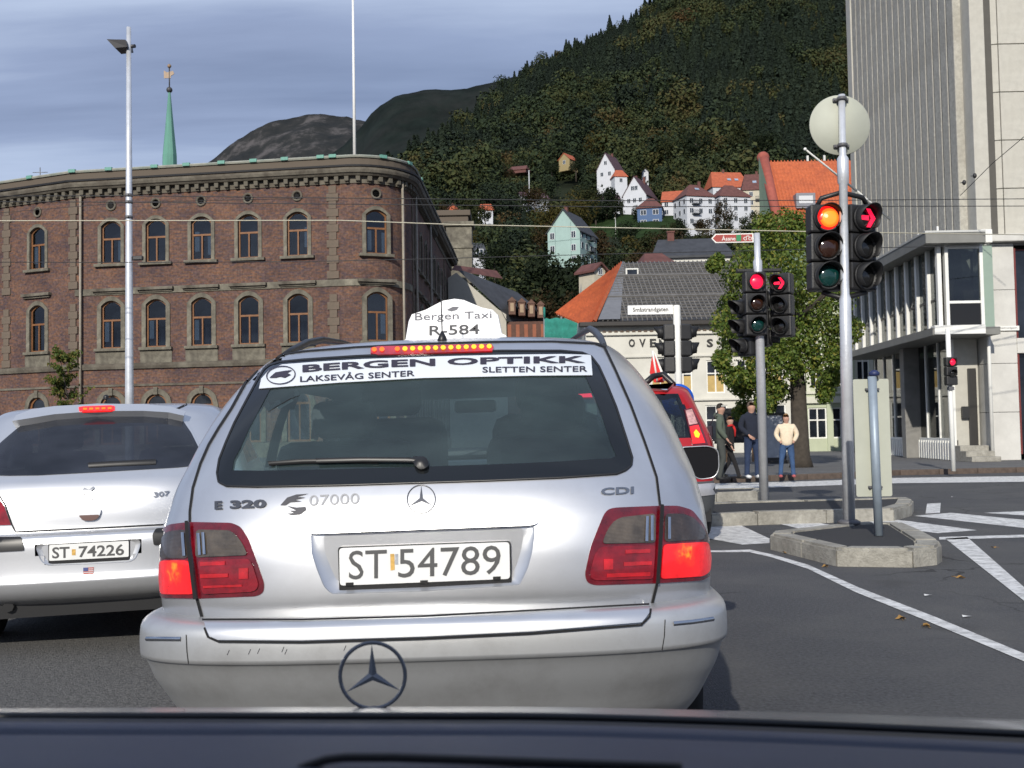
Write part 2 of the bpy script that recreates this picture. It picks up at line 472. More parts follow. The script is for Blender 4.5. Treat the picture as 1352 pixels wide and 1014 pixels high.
# ================================================================ ground
m_asph = M('asphalt', (0.072, 0.074, 0.079), 0.85, var=0.55, scale=48, bump=0.8, bscale=110, dirt=(0.125, 0.123, 0.118), dscale=0.5, damt=0.75, detail=9)
m_asph2 = M('asphalt_new', (0.034, 0.035, 0.038), 0.9, var=0.3, scale=70, bump=0.5, bscale=150)
def cracks(m, sc=.55, w=.012):
    t = m.node_tree; b = t.nodes['Principled BSDF']; src = b.inputs['Base Color'].links[0].from_socket
    tc_ = t.nodes.new('ShaderNodeTexCoord'); nz = t.nodes.new('ShaderNodeTexNoise'); nz.inputs['Scale'].default_value = 1.3; nz.inputs['Detail'].default_value = 6
    t.links.new(tc_.outputs['Object'], nz.inputs['Vector']); ad = t.nodes.new('ShaderNodeVectorMath'); ad.operation = 'MULTIPLY_ADD'; ad.inputs[1].default_value = (.9, .9, 0)
    t.links.new(nz.outputs['Color'], ad.inputs[0]); t.links.new(tc_.outputs['Object'], ad.inputs[2])
    vo = t.nodes.new('ShaderNodeTexVoronoi'); vo.feature = 'DISTANCE_TO_EDGE'; vo.inputs['Scale'].default_value = sc; t.links.new(ad.outputs[0], vo.inputs['Vector'])
    lt = t.nodes.new('ShaderNodeMath'); lt.operation = 'LESS_THAN'; lt.inputs[1].default_value = w * sc * .8; t.links.new(vo.outputs['Distance'], lt.inputs[0])
    n2 = t.nodes.new('ShaderNodeTexNoise'); n2.inputs['Scale'].default_value = .35; t.links.new(tc_.outputs['Object'], n2.inputs['Vector'])
    mr = t.nodes.new('ShaderNodeMapRange'); mr.inputs[1].default_value = .5; mr.inputs[2].default_value = .6; mr.inputs[4].default_value = .75; t.links.new(n2.outputs['Fac'], mr.inputs[0])
    mu = t.nodes.new('ShaderNodeMath'); mu.operation = 'MULTIPLY'; t.links.new(lt.outputs[0], mu.inputs[0]); t.links.new(mr.outputs[0], mu.inputs[1])
    mx = t.nodes.new('ShaderNodeMix'); mx.data_type = 'RGBA'; t.links.new(mu.outputs[0], mx.inputs['Factor']); t.links.new(src, mx.inputs['A']); mx.inputs['B'].default_value = (.018, .018, .02, 1)
    # oil spots
    v2 = t.nodes.new('ShaderNodeTexVoronoi'); v2.inputs['Scale'].default_value = .9; t.links.new(ad.outputs[0], v2.inputs['Vector'])
    m3 = t.nodes.new('ShaderNodeMapRange'); m3.inputs[1].default_value = .05; m3.inputs[2].default_value = .22; m3.inputs[3].default_value = .5; m3.inputs[4].default_value = 0; t.links.new(v2.outputs['Distance'], m3.inputs[0])
    m4 = t.nodes.new('ShaderNodeMix'); m4.data_type = 'RGBA'; t.links.new(m3.outputs[0], m4.inputs['Factor']); t.links.new(mx.outputs['Result'], m4.inputs['A']); m4.inputs['B'].default_value = (.035, .035, .037, 1)
    t.links.new(m4.outputs['Result'], b.inputs['Base Color'])
cracks(m_asph)
m_paint = M('road_paint', (0.80, 0.80, 0.78), 0.6, var=0.10, scale=6, dirt=(0.16, 0.16, 0.16), dscale=9, damt=0.75, bump=0.3, bscale=90)
m_kerb = M('granite_kerb', (0.36, 0.345, 0.30), 0.8, var=0.22, scale=14, bump=0.6, bscale=60, dirt=(0.13, 0.12, 0.10), dscale=3, damt=0.6)
m_kerbd = M('kerb_dark', (0.10, 0.075, 0.06), 0.9, var=0.3, scale=8)
m_pave = M('pavement', (0.115, 0.115, 0.118), 0.85, var=0.2, scale=9, bump=0.4, bscale=70, dirt=(0.2, 0.2, 0.19), dscale=1.5, damt=0.5)

g = MB(); g.quad((-400, -60, 0), (400, -60, 0), (400, 170, 0), (-400, 170, 0)); r_ = g.obj('road', m_asph); tag(r_, kind='structure')

m_asphl = M('pale_asphalt', (0.125, 0.122, 0.115), 0.85, var=0.6, scale=44, bump=0.9, bscale=100, dirt=(0.075, 0.075, 0.075), dscale=0.9, damt=0.5, detail=8)  # lighter asphalt for the sheet over the left lane
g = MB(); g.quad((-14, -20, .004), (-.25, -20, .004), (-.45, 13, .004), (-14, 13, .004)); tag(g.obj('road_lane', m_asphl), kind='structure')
def marking(pts, label=None):
    P = [gnd(x, y, 0.004) for x, y in pts]
    b = MB(); b.add([(p.x, p.y, 0.004) for p in P], [tuple(range(len(P)))])
    me = b.mesh('road_marking', m_paint); face_cam_fix(me)
    o = place('road_marking', me); tag(o, kind='structure')
def band(up, lo):
    k = min(len(up), len(lo))
    b = MB()
    A = [gnd(*p, 0.004) for p in up]; B = [gnd(*p, 0.004) for p in lo]
    for i in range(k - 1): b.quad(A[i], A[i + 1], B[i + 1], B[i])
    me = b.mesh('road_marking', m_paint); face_cam_fix(me)
    tag(place('road_marking', me), kind='structure')
marking([(930, 684), (975, 692), (1016, 711), (1016, 717), (980, 719), (920, 708)])
marking([(1010, 687), (1048, 685), (1104, 694), (1056, 698)])
marking([(1108, 683), (1145, 682), (1200, 688), (1290, 700), (1238, 704), (1160, 694)])
marking([(1207, 681), (1256, 677), (1400, 691), (1400, 699), (1352, 697)])
marking([(1299, 677), (1360, 674.5), (1450, 680), (1450, 687)])
marking([(1224, 665), (1242, 664), (1241, 677), (1222, 678)])
marking([(1240, 709), (1420, 704), (1420, 707.5), (1240, 712.5)])
marking([(1248, 711), (1277, 709), (1352, 775), (1430, 845), (1400, 845), (1352, 793)])
band([(925, 727), (955, 726.5), (990, 725.5), (1020, 732), (1067, 745.5), (1134, 775.6), (1234, 814), (1352, 862.6), (1480, 915)],
     [(925, 729), (955, 729), (990, 729), (1020, 736), (1067, 751), (1128, 781), (1215, 816), (1352, 873), (1480, 930)])
band([(900, 639.5), (955, 638.5), (1090, 634.5), (1180, 631), (1352, 628.5), (1700, 621)],
     [(900, 646.5), (955, 645.5), (1090, 641), (1180, 638), (1352, 636), (1700, 629)])

# ---- pavement beyond the crossing
kp = [gnd(x, y, 0) for x, y in [(905, 638), (955, 637), (1090, 632), (1180, 627.5), (1352, 623.5), (1700, 616)]]
sw = [(p.x, p.y) for p in kp] + [(60, 34), (60, 80), (kp[0].x + 1.5, 80)]
b = MB(); b.slab(sw, -0.05, 0.12); o = b.obj('sidewalk', m_pave); tag(o, kind='structure')
pth = Path([(p.x, p.y) for p in kp])
kerb_me = None
u = 0.0; i = 0
kr = rootkind('kerb')
while u < min(pth.L - 1, 34):
    b = MB(); b.bbox(0.006, 0.994, -0.14, -0.003, -0.02, 0.13, 0.015)
    if kerb_me is None: kerb_me = b.mesh('kerb_stone', m_kerbd)
    place('kerb_stone', kerb_me, kr, mat=pth.frame(u, 0)); u += 1.0

# pavement and low wall before the brick building
b = MB(); b.slab([(-80, 47), (-5.0, 47), (-2.6, 50), (-1.8, 100), (-80, 100)], -0.05, 0.13); tag(b.obj('sidewalk', m_pave), kind='structure')

def island(name, outer, holes_h, kw=0.22, h=0.16):
    root = rootkind('traffic_island')
    P = [gnd(x, y, h) for x, y in outer]; pts = [(p.x, p.y) for p in P]
    inn = grow(pts, -kw)
    b = MB(); b.slab(inn, 0.0, h - 0.015); b.obj('asphalt_infill', m_asph2, root)
    n = len(pts)
    for i in range(n):
        a, c = Vector(pts[i]), Vector(pts[(i + 1) % n]); ai, ci = Vector(inn[i]), Vector(inn[(i + 1) % n])
        L = (c - a).length; k = max(1, round(L / 0.9))
        for j in range(k):
            t0, t1 = j / k + 0.006 / L, (j + 1) / k - 0.006 / L
            q = [a + (c - a) * t0, a + (c - a) * t1, ai + (ci - ai) * t1, ai + (ci - ai) * t0]
            bm = bmesh.new()
            vs = [bm.verts.new((v.x, v.y, z)) for z in (-0.02, h + random.uniform(-.004, .004)) for v in q]
            for f in [(3, 2, 1, 0), (4, 5, 6, 7), (0, 1, 5, 4), (1, 2, 6, 5), (2, 3, 7, 6), (3, 0, 4, 7)]: bm.faces.new([vs[x] for x in f])
            bmesh.ops.recalc_face_normals(bm, faces=bm.faces)
            bmesh.ops.bevel(bm, geom=[e for e in bm.edges if abs(e.verts[0].co.z - e.verts[1].co.z) < 0.01 and e.verts[0].co.z > 0.1], offset=0.022, segments=2, affect='EDGES')
            mb = MB(); mb.bm(bm, 0); bm.free(); mb.obj('kerb_stone', m_kerb, root)
    return root
island('a', [(1017, 704), (1022, 700), (1112, 690), (1150, 688), (1192, 689), (1218, 700), (1240, 712), (1243, 717), (1236, 721), (1205, 724), (1104, 723)][::-1], 0)
island('b', [(900, 665), (960, 662), (1150, 657), (1196, 656), (1206, 660), (1203, 665), (1180, 671), (1000, 676), (900, 680)][::-1], 0)
island('c', [(890, 646), (1000, 643.5), (1007, 645), (1000, 648), (890, 652)][::-1], 0, 0.15)

# ================================================================ brick building
def brick_mat(name, c1, c2, mortar, bump=0.4):
    m = bpy.data.materials.new(name); m.use_nodes = True
    t = m.node_tree; b = t.nodes['Principled BSDF']; b.inputs['Roughness'].default_value = 0.85
    uv = t.nodes.new('ShaderNodeUVMap')
    br = t.nodes.new('ShaderNodeTexBrick'); br.inputs['Scale'].default_value = 1
    br.inputs['Brick Width'].default_value = 0.26; br.inputs['Row Height'].default_value = 0.085; br.inputs['Mortar Size'].default_value = 0.008
    br.inputs['Color1'].default_value = (*c1, 1); br.inputs['Color2'].default_value = (*c2, 1); br.inputs['Mortar'].default_value = (*mortar, 1)
    t.links.new(uv.outputs[0], br.inputs['Vector'])
    nz = t.nodes.new('ShaderNodeTexNoise'); nz.inputs['Scale'].default_value = 0.55; nz.inputs['Detail'].default_value = 9; nz.inputs['Roughness'].default_value = 0.7
    t.links.new(uv.outputs[0], nz.inputs['Vector'])
    cr = t.nodes.new('ShaderNodeValToRGB'); t.links.new(nz.outputs['Fac'], cr.inputs[0])
    e = cr.color_ramp.elements; e[0].position = 0.34; e[0].color = (0.45, 0.46, 0.55, 1); e[1].position = 0.68; e[1].color = (1.15, 1.10, .95, 1)
    mx = t.nodes.new('ShaderNodeMix'); mx.data_type = 'RGBA'; mx.blend_type = 'MULTIPLY'; mx.inputs['Factor'].default_value = 0.9
    t.links.new(br.outputs['Color'], mx.inputs['A']); t.links.new(cr.outputs[0], mx.inputs['B'])
    n2 = t.nodes.new('ShaderNodeTexNoise'); n2.inputs['Scale'].default_value = 7; n2.inputs['Detail'].default_value = 4
    t.links.new(uv.outputs[0], n2.inputs['Vector'])
    mr = t.nodes.new('ShaderNodeMapRange'); mr.inputs[1].default_value = .3; mr.inputs[2].default_value = .7; mr.inputs[3].default_value = .62; mr.inputs[4].default_value = 1.4
    t.links.new(n2.outputs['Fac'], mr.inputs[0])
    sc = t.nodes.new('ShaderNodeVectorMath'); sc.operation = 'SCALE'; t.links.new(mx.outputs['Result'], sc.inputs[0]); t.links.new(mr.outputs[0], sc.inputs['Scale'])
    t.links.new(sc.outputs[0], b.inputs['Base Color'])
    bp = t.nodes.new('ShaderNodeBump'); bp.inputs['Strength'].default_value = bump; bp.inputs['Distance'].default_value = 0.02
    t.links.new(br.outputs['Fac'], bp.inputs['Height']); bp.invert = True; t.links.new(bp.outputs[0], b.inputs['Normal'])
    return m
m_brick = brick_mat('red_brown_brick', (0.185, 0.085, 0.050), (0.100, 0.058, 0.066), (0.14, 0.115, 0.09))
m_stone = M('weathered_stone', (0.190, 0.175, 0.135), 0.85, var=0.45, scale=2.6, bump=0.5, bscale=14, dirt=(0.075, 0.066, 0.052), dscale=.8, damt=0.95)
m_stoned = M('sooty_stone', (0.095, 0.082, 0.064), 0.9, var=0.35, scale=2.0, bump=0.5, bscale=14, dirt=(0.27, 0.25, 0.2), dscale=1.1, damt=0.5)
m_quoin = M('quoin_stone', (0.150, 0.122, 0.092), 0.9, var=0.4, scale=1.6, bump=0.5, bscale=14, dirt=(0.12, 0.075, 0.06), dscale=1.5, damt=0.7)
m_wood = M('window_wood', (0.200, 0.088, 0.034), 0.6, var=0.2, scale=6)
m_pane = M('window_glass_dark', (0.016, 0.020, 0.028), 0.06, var=0.7, scale=.9, spec=0.6, bump=.12, bscale=1.3)
m_paneb = glass_mat('facade_glass', (.55, .6, .66), spec=.4)
m_pipe = M('grey_drainpipe', (0.28, 0.25, 0.2), 0.5, var=0.2)
m_copper = M('verdigris_copper', (0.13, 0.32, 0.26), 0.6, var=0.3, scale=1.6)
m_flash = M('roof_flashing', (0.34, 0.34, 0.29), 0.6, var=0.25, scale=1.5, dirt=(0.18, 0.24, 0.20), dscale=0.8, damt=0.7)
m_curt = M('pale_curtain', (0.32, 0.36, 0.38), 0.9, var=0.3, scale=9)

arc = [(-8.3 + 2.75 * sin(t), 57.9 + 2.75 * (1 - cos(t))) for t in [radians(a) for a in range(9, 88, 9)]]
BP = Path([(-31.5, 63.6), (-24.0, 60.3), (-8.3, 57.9)] + arc + [(-5.5, 60.9), (-4.85, 90.0)])
uA = BP.c[1]; uB = BP.c[2]; uC = BP.c[-2]
bb = thing('brick_building', 'long red brick building with rounded corner, arched windows and stone cornice behind the left car', 'building', (-16, 60, 0))
BI = bb.matrix_world.inverted()
def bput(me, name, M4, par=bb): return place(name, me, par, mat=BI @ M4)
def bobj(mb, name, mat, par=bb):
    me = mb.mesh(name, mat); me.transform(BI); return place(name, me, par)
Z1, Z2, ZG = 10.86, 6.2, 0.9
ops = []; wins = []
cols_px = [50, 147, 206, 266, 328, 393, 497]
us = [BP.u_px(x, 11.5) for x in cols_px]
us.insert(0, us[0] - 4.1)
side = [uC + 2.2 + 2.9 * k for k in range(9)]
for k, u in enumerate(us + side):
    ops.append((u - .58, u + .58, Z1, Z1 + 2.1, 0.28)); wins.append((u, Z1, 2.1, 'u'))
    ops.append((u - .58, u + .58, Z2, Z2 + 2.35, 0.28)); wins.append((u, Z2, 2.35, 'l'))
    ops.append((u - .66, u + .66, 0.95, 3.0, 0.66))
mb = wall_mesh(BP, 0, BP.L, 0, 15.9, ops, 0.28)
for i in range(len(mb.f)): pass
bobj(mb, 'wall', m_brick)
# what is behind the panes: floors and a back wall, so that the rooms are closed
mb = MB()
bk = [BP.P(u, 0, -0.9) for u in (0, uA, uB, uB + 1.5, uC - 1.0, BP.L)]
for a, c in zip(bk, bk[1:]): mb.quad((a.x, a.y, 0), (c.x, c.y, 0), (c.x, c.y, 15.8), (a.x, a.y, 15.8))
bobj(mb, 'inner_wall', M('dark_interior', (0.02, 0.02, 0.022), 0.9, var=0))

def mk_window(w, h, r, glass_pieces):
    """brown wooden casement: frame mesh and pane meshes, foot centre at the origin"""
    f = MB()
    ring(f, arch_pts(w, h, r), arch_pts(w - .16, h - .0, max(r - .08, 0.02)) if 0 else [(x * (1 - .16 / w), max(z - (0.08 if z > .5 else -0.08), 0.08)) for x, z in arch_pts(w, h, r)], 0.10, 0.2)
    zt = h * 0.66
    f.box(-w / 2 + .06, w / 2 - .06, 0.09, 0.19, zt - .05, zt + .05)
    f.box(-.04, .04, 0.085, 0.185, .06, zt - .052)
    fm = f.mesh('window_frame', m_wood)
    ps = []
    p = MB(); p.box(-w / 2 + .07, -.041, .14, .15, .08, zt - .05); ps.append(p.mesh('pane', m_paneb))
    p = MB(); p.box(.041, w / 2 - .07, .14, .15, .08, zt - .05); ps.append(p.mesh('pane', m_paneb))
    ap = [(x, z) for x, z in arch_pts(w - .14, h - .03, r - .02)]
    ap = [(x, max(z, zt + .05)) for x, z in ap]
    p = MB(); p.prism(ap, .14, .15); ps.append(p.mesh('pane', m_paneb))
    return fm, ps
fu = mk_window(1.16, 2.1, .28, 1); fl = mk_window(1.16, 2.35, .28, 1)
def surround(w, h, r, t, proud):
    s = MB(); o = arch_pts(w + 2 * t, h, r + t); i_ = arch_pts(w, h, r)
    ring(s, o, i_, -proud, 0.06, close=False)
    return s.mesh('window_surround', m_stone)
su, sl = surround(1.16, 2.1, .28, .19, .07), surround(1.16, 2.35, .28, .24, .07)
s = MB(); s.bbox(-.95, .95, -.20, .1, -.16, 0, .02); sill = s.mesh('window_sill', m_stone)
s = MB(); s.bbox(-1.05, 1.05, -.26, .02, 0, .17, .02); s.bbox(-.98, .98, -.14, .02, -.10, -.001, .02); hood = s.mesh('window_hood', m_stoned)
s = MB(); s.box(-.92, .92, -.05, .02, -.95, -.17); apron = s.mesh('window_apron', m_stone)
s = MB(); s.box(-.42, -.16, 0, .006, .12, 1.2); curt = s.mesh('curtain', m_curt)
rnd = random.Random(3)
for u, z, h, k in wins:
    T = BP.frame(u, z)
    fm, ps = fu if k == 'u' else fl
    fo = bput(fm, 'window', T)
    for p in ps: place('pane', p, fo, mat=Matrix.Identity(4))
    for sd_ in (0, 1):
        if rnd.random() < .5: place('curtain', curt, fo, mat=Matrix.Translation((sd_ * (.62 + rnd.uniform(0, .15)) - (1 - sd_) * rnd.uniform(0, .12), .165, rnd.uniform(-.05, .4))))
    bput(su if k == 'u' else sl, 'window_surround', T)
    bput(sill, 'window_sill', T)
    if k == 'l':
        bput(hood, 'window_hood', BP.frame(u, z + 3.12))
        bput(apron, 'window_apron', T)
# ground floor arches
s = MB(); ring(s, arch_pts(1.32 + .56, 2.05, .66 + .28, 14), arch_pts(1.32, 2.05, .66, 14), -.08, .06, close=False); s.bbox(-.12, .12, -.16, -.081, 2.66, 3.08, .02); asur = s.mesh('arch_surround', m_stone)
s = MB(); ring(s, arch_pts(1.32, 2.05, .66, 14), [(x * .82, max(.1, (z - .1) if z > 1 else z + .1)) for x, z in arch_pts(1.32, 2.05, .66, 14)], .08, .2); s.box(-.56, .56, .09, .19, 1.98, 2.1); s.box(-.04, .04, .085, .185, .1, 1.979)
s2 = MB(); s2.prism([(x * .84, max(.1, (z - .1) if z > 1 else z + .1)) for x, z in arch_pts(1.32, 2.05, .66, 14)], .13, .14)
afr = s.mesh('arch_frame', m_wood); apn = s2.mesh('pane', m_pane)
for u in us + side:
    T = BP.frame(u, .95); bput(asur, 'arch_surround', T); fo = bput(afr, 'arched_window', T); place('pane', apn, fo, mat=Matrix.Identity(4))
def run(name, prof, u0, u1, mat, sub=0.8, par=bb):
    """a moulding: profile of (out, z) carried along the wall"""
    cuts = sorted({u0, u1} | {c for c in BP.c if u0 < c < u1})
    mb = MB(); n = len(prof)
    vs = [BP.P(u, z, o) for u in cuts for o, z in prof]
    fs = [(i * n + j, (i + 1) * n + j, (i + 1) * n + (j + 1) % n, i * n + (j + 1) % n) for i in range(len(cuts) - 1) for j in range(n)]
    fs += [tuple(range(n)), tuple(range((len(cuts) - 1) * n + n - 1, (len(cuts) - 1) * n - 1, -1))]
    mb.add(vs, fs); me = mb.mesh(name, mat); face_cam_fix(me); me.transform(BI); return place(name, me, par)
L = BP.L
run('string_course', [(0, 5.05), (.12, 5.05), (.16, 5.2), (.16, 5.32), (0, 5.38)], 0, L, m_stoned)
run('string_course', [(0, 4.1), (.07, 4.1), (.07, 4.2), (0, 4.22)], 0, L, m_stoned)
run('string_course', [(0, 9.15), (.06, 9.15), (.06, 9.5), (0, 9.5)], uA, uC, m_stone)
run('plinth', [(0, 0), (.2, 0), (.2, .85), (.12, .92), (0, .92)], 0, L, m_stoned)
run('frieze', [(0, 14.62), (.06, 14.62), (.06, 14.98), (0, 14.98)], 0, L, m_stoned)
run('cornice', [(0, 14.99), (.34, 14.99), (.42, 15.08), (.50, 15.12), (.55, 15.26), (.55, 15.36), (.1, 15.40), (0, 15.40)], 0, L, m_stoned)
run('gutter', [(.42, 15.405), (.6, 15.405), (.62, 15.50), (.42, 15.48)], 0, L, M('black_gutter', (.02, .02, .022), .5))
run('parapet', [(-.3, 15.41), (.30, 15.41), (.30, 15.93), (-.3, 15.93)], 0, L, m_brick)
run('roof_edge', [(-.34, 15.935), (.38, 15.935), (.42, 16.02), (.36, 16.08), (-.34, 16.10)], 0, L, m_flash)
# roof behind the parapet
mb = MB(); rp = [BP.P(u, 15.95, -.25) for u in (0, uA, uB, uB + 1.5, uC - 1, L)]; mb.add([tuple(p) for p in rp] + [(-31, 92, 15.95)], [tuple(range(7))[::-1]])
bobj(mb, 'roof', m_stoned)
mb = MB(); mb.quad((-31.5, 63.6, 0), (-31.5, 92, 0), (-31.5, 92, 15.9), (-31.5, 63.6, 15.9)); mb.quad((-31.5, 90, 0), (-4.85, 90, 0), (-4.85, 90, 15.9), (-31.5, 90, 15.9)); bobj(mb, 'back_wall', m_stoned)
s = MB(); s.bbox(-.12, .12, -.30, 0.0, -.30, -.02, .03); s.box(-.09, .09, -.16, 0, -.38, -.301); brk = s.mesh('cornice_bracket', m_stone)
u = .3
while u < min(L, uC + 14):
    bput(brk, 'cornice_bracket', BP.frame(u, 15.0, .001)); u += .56
# round vents under the cornice
s = MB(); s.lathe([(.30, 0), (.30, .07), (.2, .07), (.2, -.0)], 16, Matrix.Rotation(pi / 2, 4, 'X'), 0); s.lathe([(.001, .012), (.2, .012)], 16, Matrix.Rotation(pi / 2, 4, 'X'), 1)
vent = s.mesh('round_vent', [m_stoned, M('vent_black', (.006, .006, .006), .9, var=0)])
for u in us: bput(vent, 'round_vent', BP.frame(u, 14.1, .002))
# piers with toothed quoins
def pier(u, w, z0, z1):
    z = z0; k = 0
    q1 = MB(); q1.bbox(-w / 2, w / 2, -.07, .02, 0.004, .412, .015); q2 = MB(); q2.bbox(-w / 2 - .12, w / 2 + .12, -.07, .02, 0.004, .412, .015)
    a, c = q1.mesh('quoin', m_quoin), q2.mesh('quoin', m_quoin)
    while z < z1 - .4:
        bput(a if k % 2 else c, 'quoin', BP.frame(u, z)); z += .416; k += 1
uP1 = BP.u_px(97, 10); uP2 = BP.u_px(440, 10); uP3 = BP.u_px(9, 10)
for up in (uP1, uP2, uP3):
    for z0, z1 in ((5.4, 9.1), (9.55, 14.6)): pier(up, .42, z0, z1)
for up in (uC + .6, uC + 12, uC + 22): pier(up, .4, 5.4, 14.6)
# drain pipes
for uu in (BP.u_px(529, 10), uP1 + .55, uC + 1.0, uC + 9.5):
    s = MB(); s.tube([BP.P(uu, 0, .2), BP.P(uu, 15.0, .2)], .07, 8); bobj(s, 'drainpipe', m_pipe)
# copper patches on the roof edge
cp = MB(); cp.bbox(-.20, .20, -.45, -.30, 15.95, 16.13, .01); cpm = cp.mesh('copper_patch', m_copper)
for px in (46, 100, 148, 208, 250, 296, 338, 379, 426, 442, 502, 533, 548):
    bput(cpm, 'copper_patch', BP.frame(BP.u_px(px, 16), 0))
# attic block and chimney behind the corner
mb = MB()
mb.bbox(-6.4, -3.6, 96, 99, 0, 20.4, .05); mb.bbox(-6.6, -3.4, 95.8, 99.2, 20.41, 20.9, .05)
bobj(mb, 'attic_block', m_brick)
mb = MB(); mb.bbox(-5.4, -3.2, 93, 95, 14, 18.9, .05, 0); mb.bbox(-5.6, -3.0, 92.8, 95.2, 18.91, 19.3, .05, 0); mb.bbox(-5.5, -3.1, 92.9, 95.1, 17.0, 17.3, .05, 0)
bobj(mb, 'chimney', m_stone)

# flagpole on the roof
p = at(468, 190, 63)
t = thing('flagpole', 'tall thin white flagpole standing on the brick building roof', 'flagpole', (p.x, p.y, 15.9))
b = MB(); b.tube([(0, 0, 0), (0, 0, 12)], [.10, .06], 10); b.obj('pole', M('white_paint', (.8, .8, .78), .4, var=.05), t)
b = MB(); b.lathe([(.25, 0), (.25, .3), (.12, .35)], 12); b.obj('base', m_stoned, t)

# green spire
p = at(224, 212, 150)
t = thing('church_spire', 'slim green copper church spire with weather vane rising behind the brick building', 'church spire', (p.x, p.y, 0))
zt = at(226, 122, 150).z; z0 = 14
m_sp = M('spire_copper', (0.105, 0.265, 0.205), .6, var=.25, scale=.8, stretch=(1, 1, .15))
b = MB(); b.lathe([(1.9, z0), (1.45, z0 + 3), (.98, at(224, 205, 150).z), (.62, at(224, 170, 150).z), (.16, zt)], 8, None, 0, False); b.obj('spire', m_sp, t)
b = MB(); b.bbox(-2.6, 2.6, -2.6, 2.6, 0, z0 + .2, .1); b.obj('tower', m_stone, t)
b = MB(); b.ball((0, 0, zt + .35), .42, 8); b.tube([(0, 0, zt), (0, 0, zt + 4.0)], .09, 6); b.obj('finial', M('finial_iron', (.05, .05, .05), .5), t)
b = MB(); b.prism([(-.75, zt + 2.0), (.2, zt + 2.0), (.2, zt + 2.3), (.7, zt + 2.6), (.5, zt + 3.0), (-.3, zt + 2.8), (-.75, zt + 3.1)], -.05, .05); b.ball((0, 0, zt + 3.7), .28, 6); b.obj('weather_vane', M('vane_gold', (.3, .2, .12), .5), t)
# roof aerial
p = at(53, 226, 66)
t = thing('roof_aerial', 'small thin television aerial on the far left of the brick roof', 'aerial', (p.x, p.y, 15.9))
b = MB(); b.tube([(0, 0, 0), (0, 0, 1.9)], .03, 5)
for zz_ in (1.3, 1.6): b.tube([(-.45, 0, zz_), (.45, 0, zz_)], .02, 4)
b.obj('mast', M('grey_metal', (.25, .25, .25), .5, .5), t)

# ================================================================ tower and glass building on the right
m_conc = M('aggregate_concrete', (0.43, 0.415, 0.365), 0.9, var=0.22, scale=9, bump=0.8, bscale=25, dirt=(0.30, 0.28, 0.235), dscale=0.9, damt=0.6)
m_slab = M('pale_stone_slab', (0.50, 0.485, 0.43), 0.75, var=0.09, scale=5, bump=0.35, bscale=60, dirt=(0.42, 0.40, 0.34), dscale=0.8, damt=0.5)
m_slab2 = M('marble_slab', (0.60, 0.59, 0.55), 0.55, var=0.08, scale=2, bump=0.15, bscale=30, dirt=(0.42, 0.41, 0.38), dscale=0.7, damt=0.5)
m_joint = M('dark_joint', (0.10, 0.095, 0.085), 0.9, var=0.1)
m_alu = M('anodised_aluminium', (0.62, 0.62, 0.58), 0.4, 0.35, var=0.06)
m_white = M('white_metal_panel', (0.78, 0.78, 0.74), 0.5, var=0.06)
m_dkfas = M('grey_fascia', (0.20, 0.20, 0.185), 0.6, var=0.1)
m_wglass = glass_mat('shop_glass', (0.45, 0.50, 0.50), spec=0.9)
m_int = M('shop_interior', (0.22, 0.20, 0.17), 0.9, var=0.3, scale=1.5)

tw = thing('office_tower', 'tall pale office tower with ribbed concrete side and stone slab front at the right', 'office tower', (16, 36, 0))
TI = tw.matrix_world.inverted()
def tob(mb, name, mat, par=tw, I=TI):
    me = mb.mesh(name, mat); me.transform(I); return place(name, me, par)
c0 = at(1276, 200, 33.4); c1 = at(1138, 200, 43.5)
RP = Path([(c1.x, c1.y), (c0.x, c0.y)])
mb = MB()
c2 = at(1290, 200, 33.0)
core = [(c0.x + .3, c0.y + .6), (c1.x + .3, c1.y - .1), (c1.x + 14, c1.y + 1), (c0.x + 14, c0.y + .6)]
mb.slab([(c1.x + .12, c1.y), (c0.x + .12, c0.y + .05), (c0.x + 22, c0.y + .05), (c1.x + 22, c1.y)], 6.5, 26)
tob(mb, 'core_wall', m_joint)
# ribs: each one a piece of its own
NR = 17; w = RP.L / NR
rb = MB(); rb.bbox(-w * .43, w * .43, -.26, .02, 5.6, 26, .03); rbm = rb.mesh('concrete_rib', m_conc)
for k in range(NR): place('concrete_rib', rbm, tw, mat=TI @ RP.frame((k + .5) * w))
e = MB(); e.bbox(-.55, .0, -.30, .3, 5.6, 26, .02); place('edge_strip', e.mesh('edge_strip', m_slab), tw, mat=TI @ RP.frame(0))
# corner mullion and slab front
fx = c0.x; fy = c0.y - .25
e = MB(); e.bbox(fx - .02, fx + .42, fy - .35, fy + .3, 6.8, 26, .02); tob(e, 'corner_strip', m_slab)
SF = Path([(fx + .43, fy - .02), (fx + .90, fy - .15), (fx + 12, fy - .15)])
zrows = [6.85 + 1.48 * k for k in range(14)]
rnd = random.Random(5)
pm = {}
for r, z in enumerate(zrows):
    b = MB(); b.bbox(.012, SF.c[1] - .01, -.02, .1, .012, 1.468, .012)
    place('stone_panel', b.mesh('stone_panel', m_slab), tw, mat=TI @ SF.frame(0, z))
    x = SF.c[1]; k = 0
    while x < SF.L - 1:
        wd = (1.15 if (r % 2) ^ (k == 0) else 1.55) if k < 1 else 1.5
        key = wd
        if key not in pm:
            b = MB(); b.bbox(.012, wd - .012, -.02, .1, .012, 1.468, .012); pm[key] = b.mesh('stone_panel', m_slab)
        pr = SF.frame(x + .001, z, rnd.uniform(0, .006))
        place('stone_panel', pm[key], tw, mat=TI @ pr); x += wd; k += 1
mb = MB(); mb.box(fx + .4, fx + 22, fy - .12, fy + 5, 6.6, 26); tob(mb, 'backing_wall', m_joint)
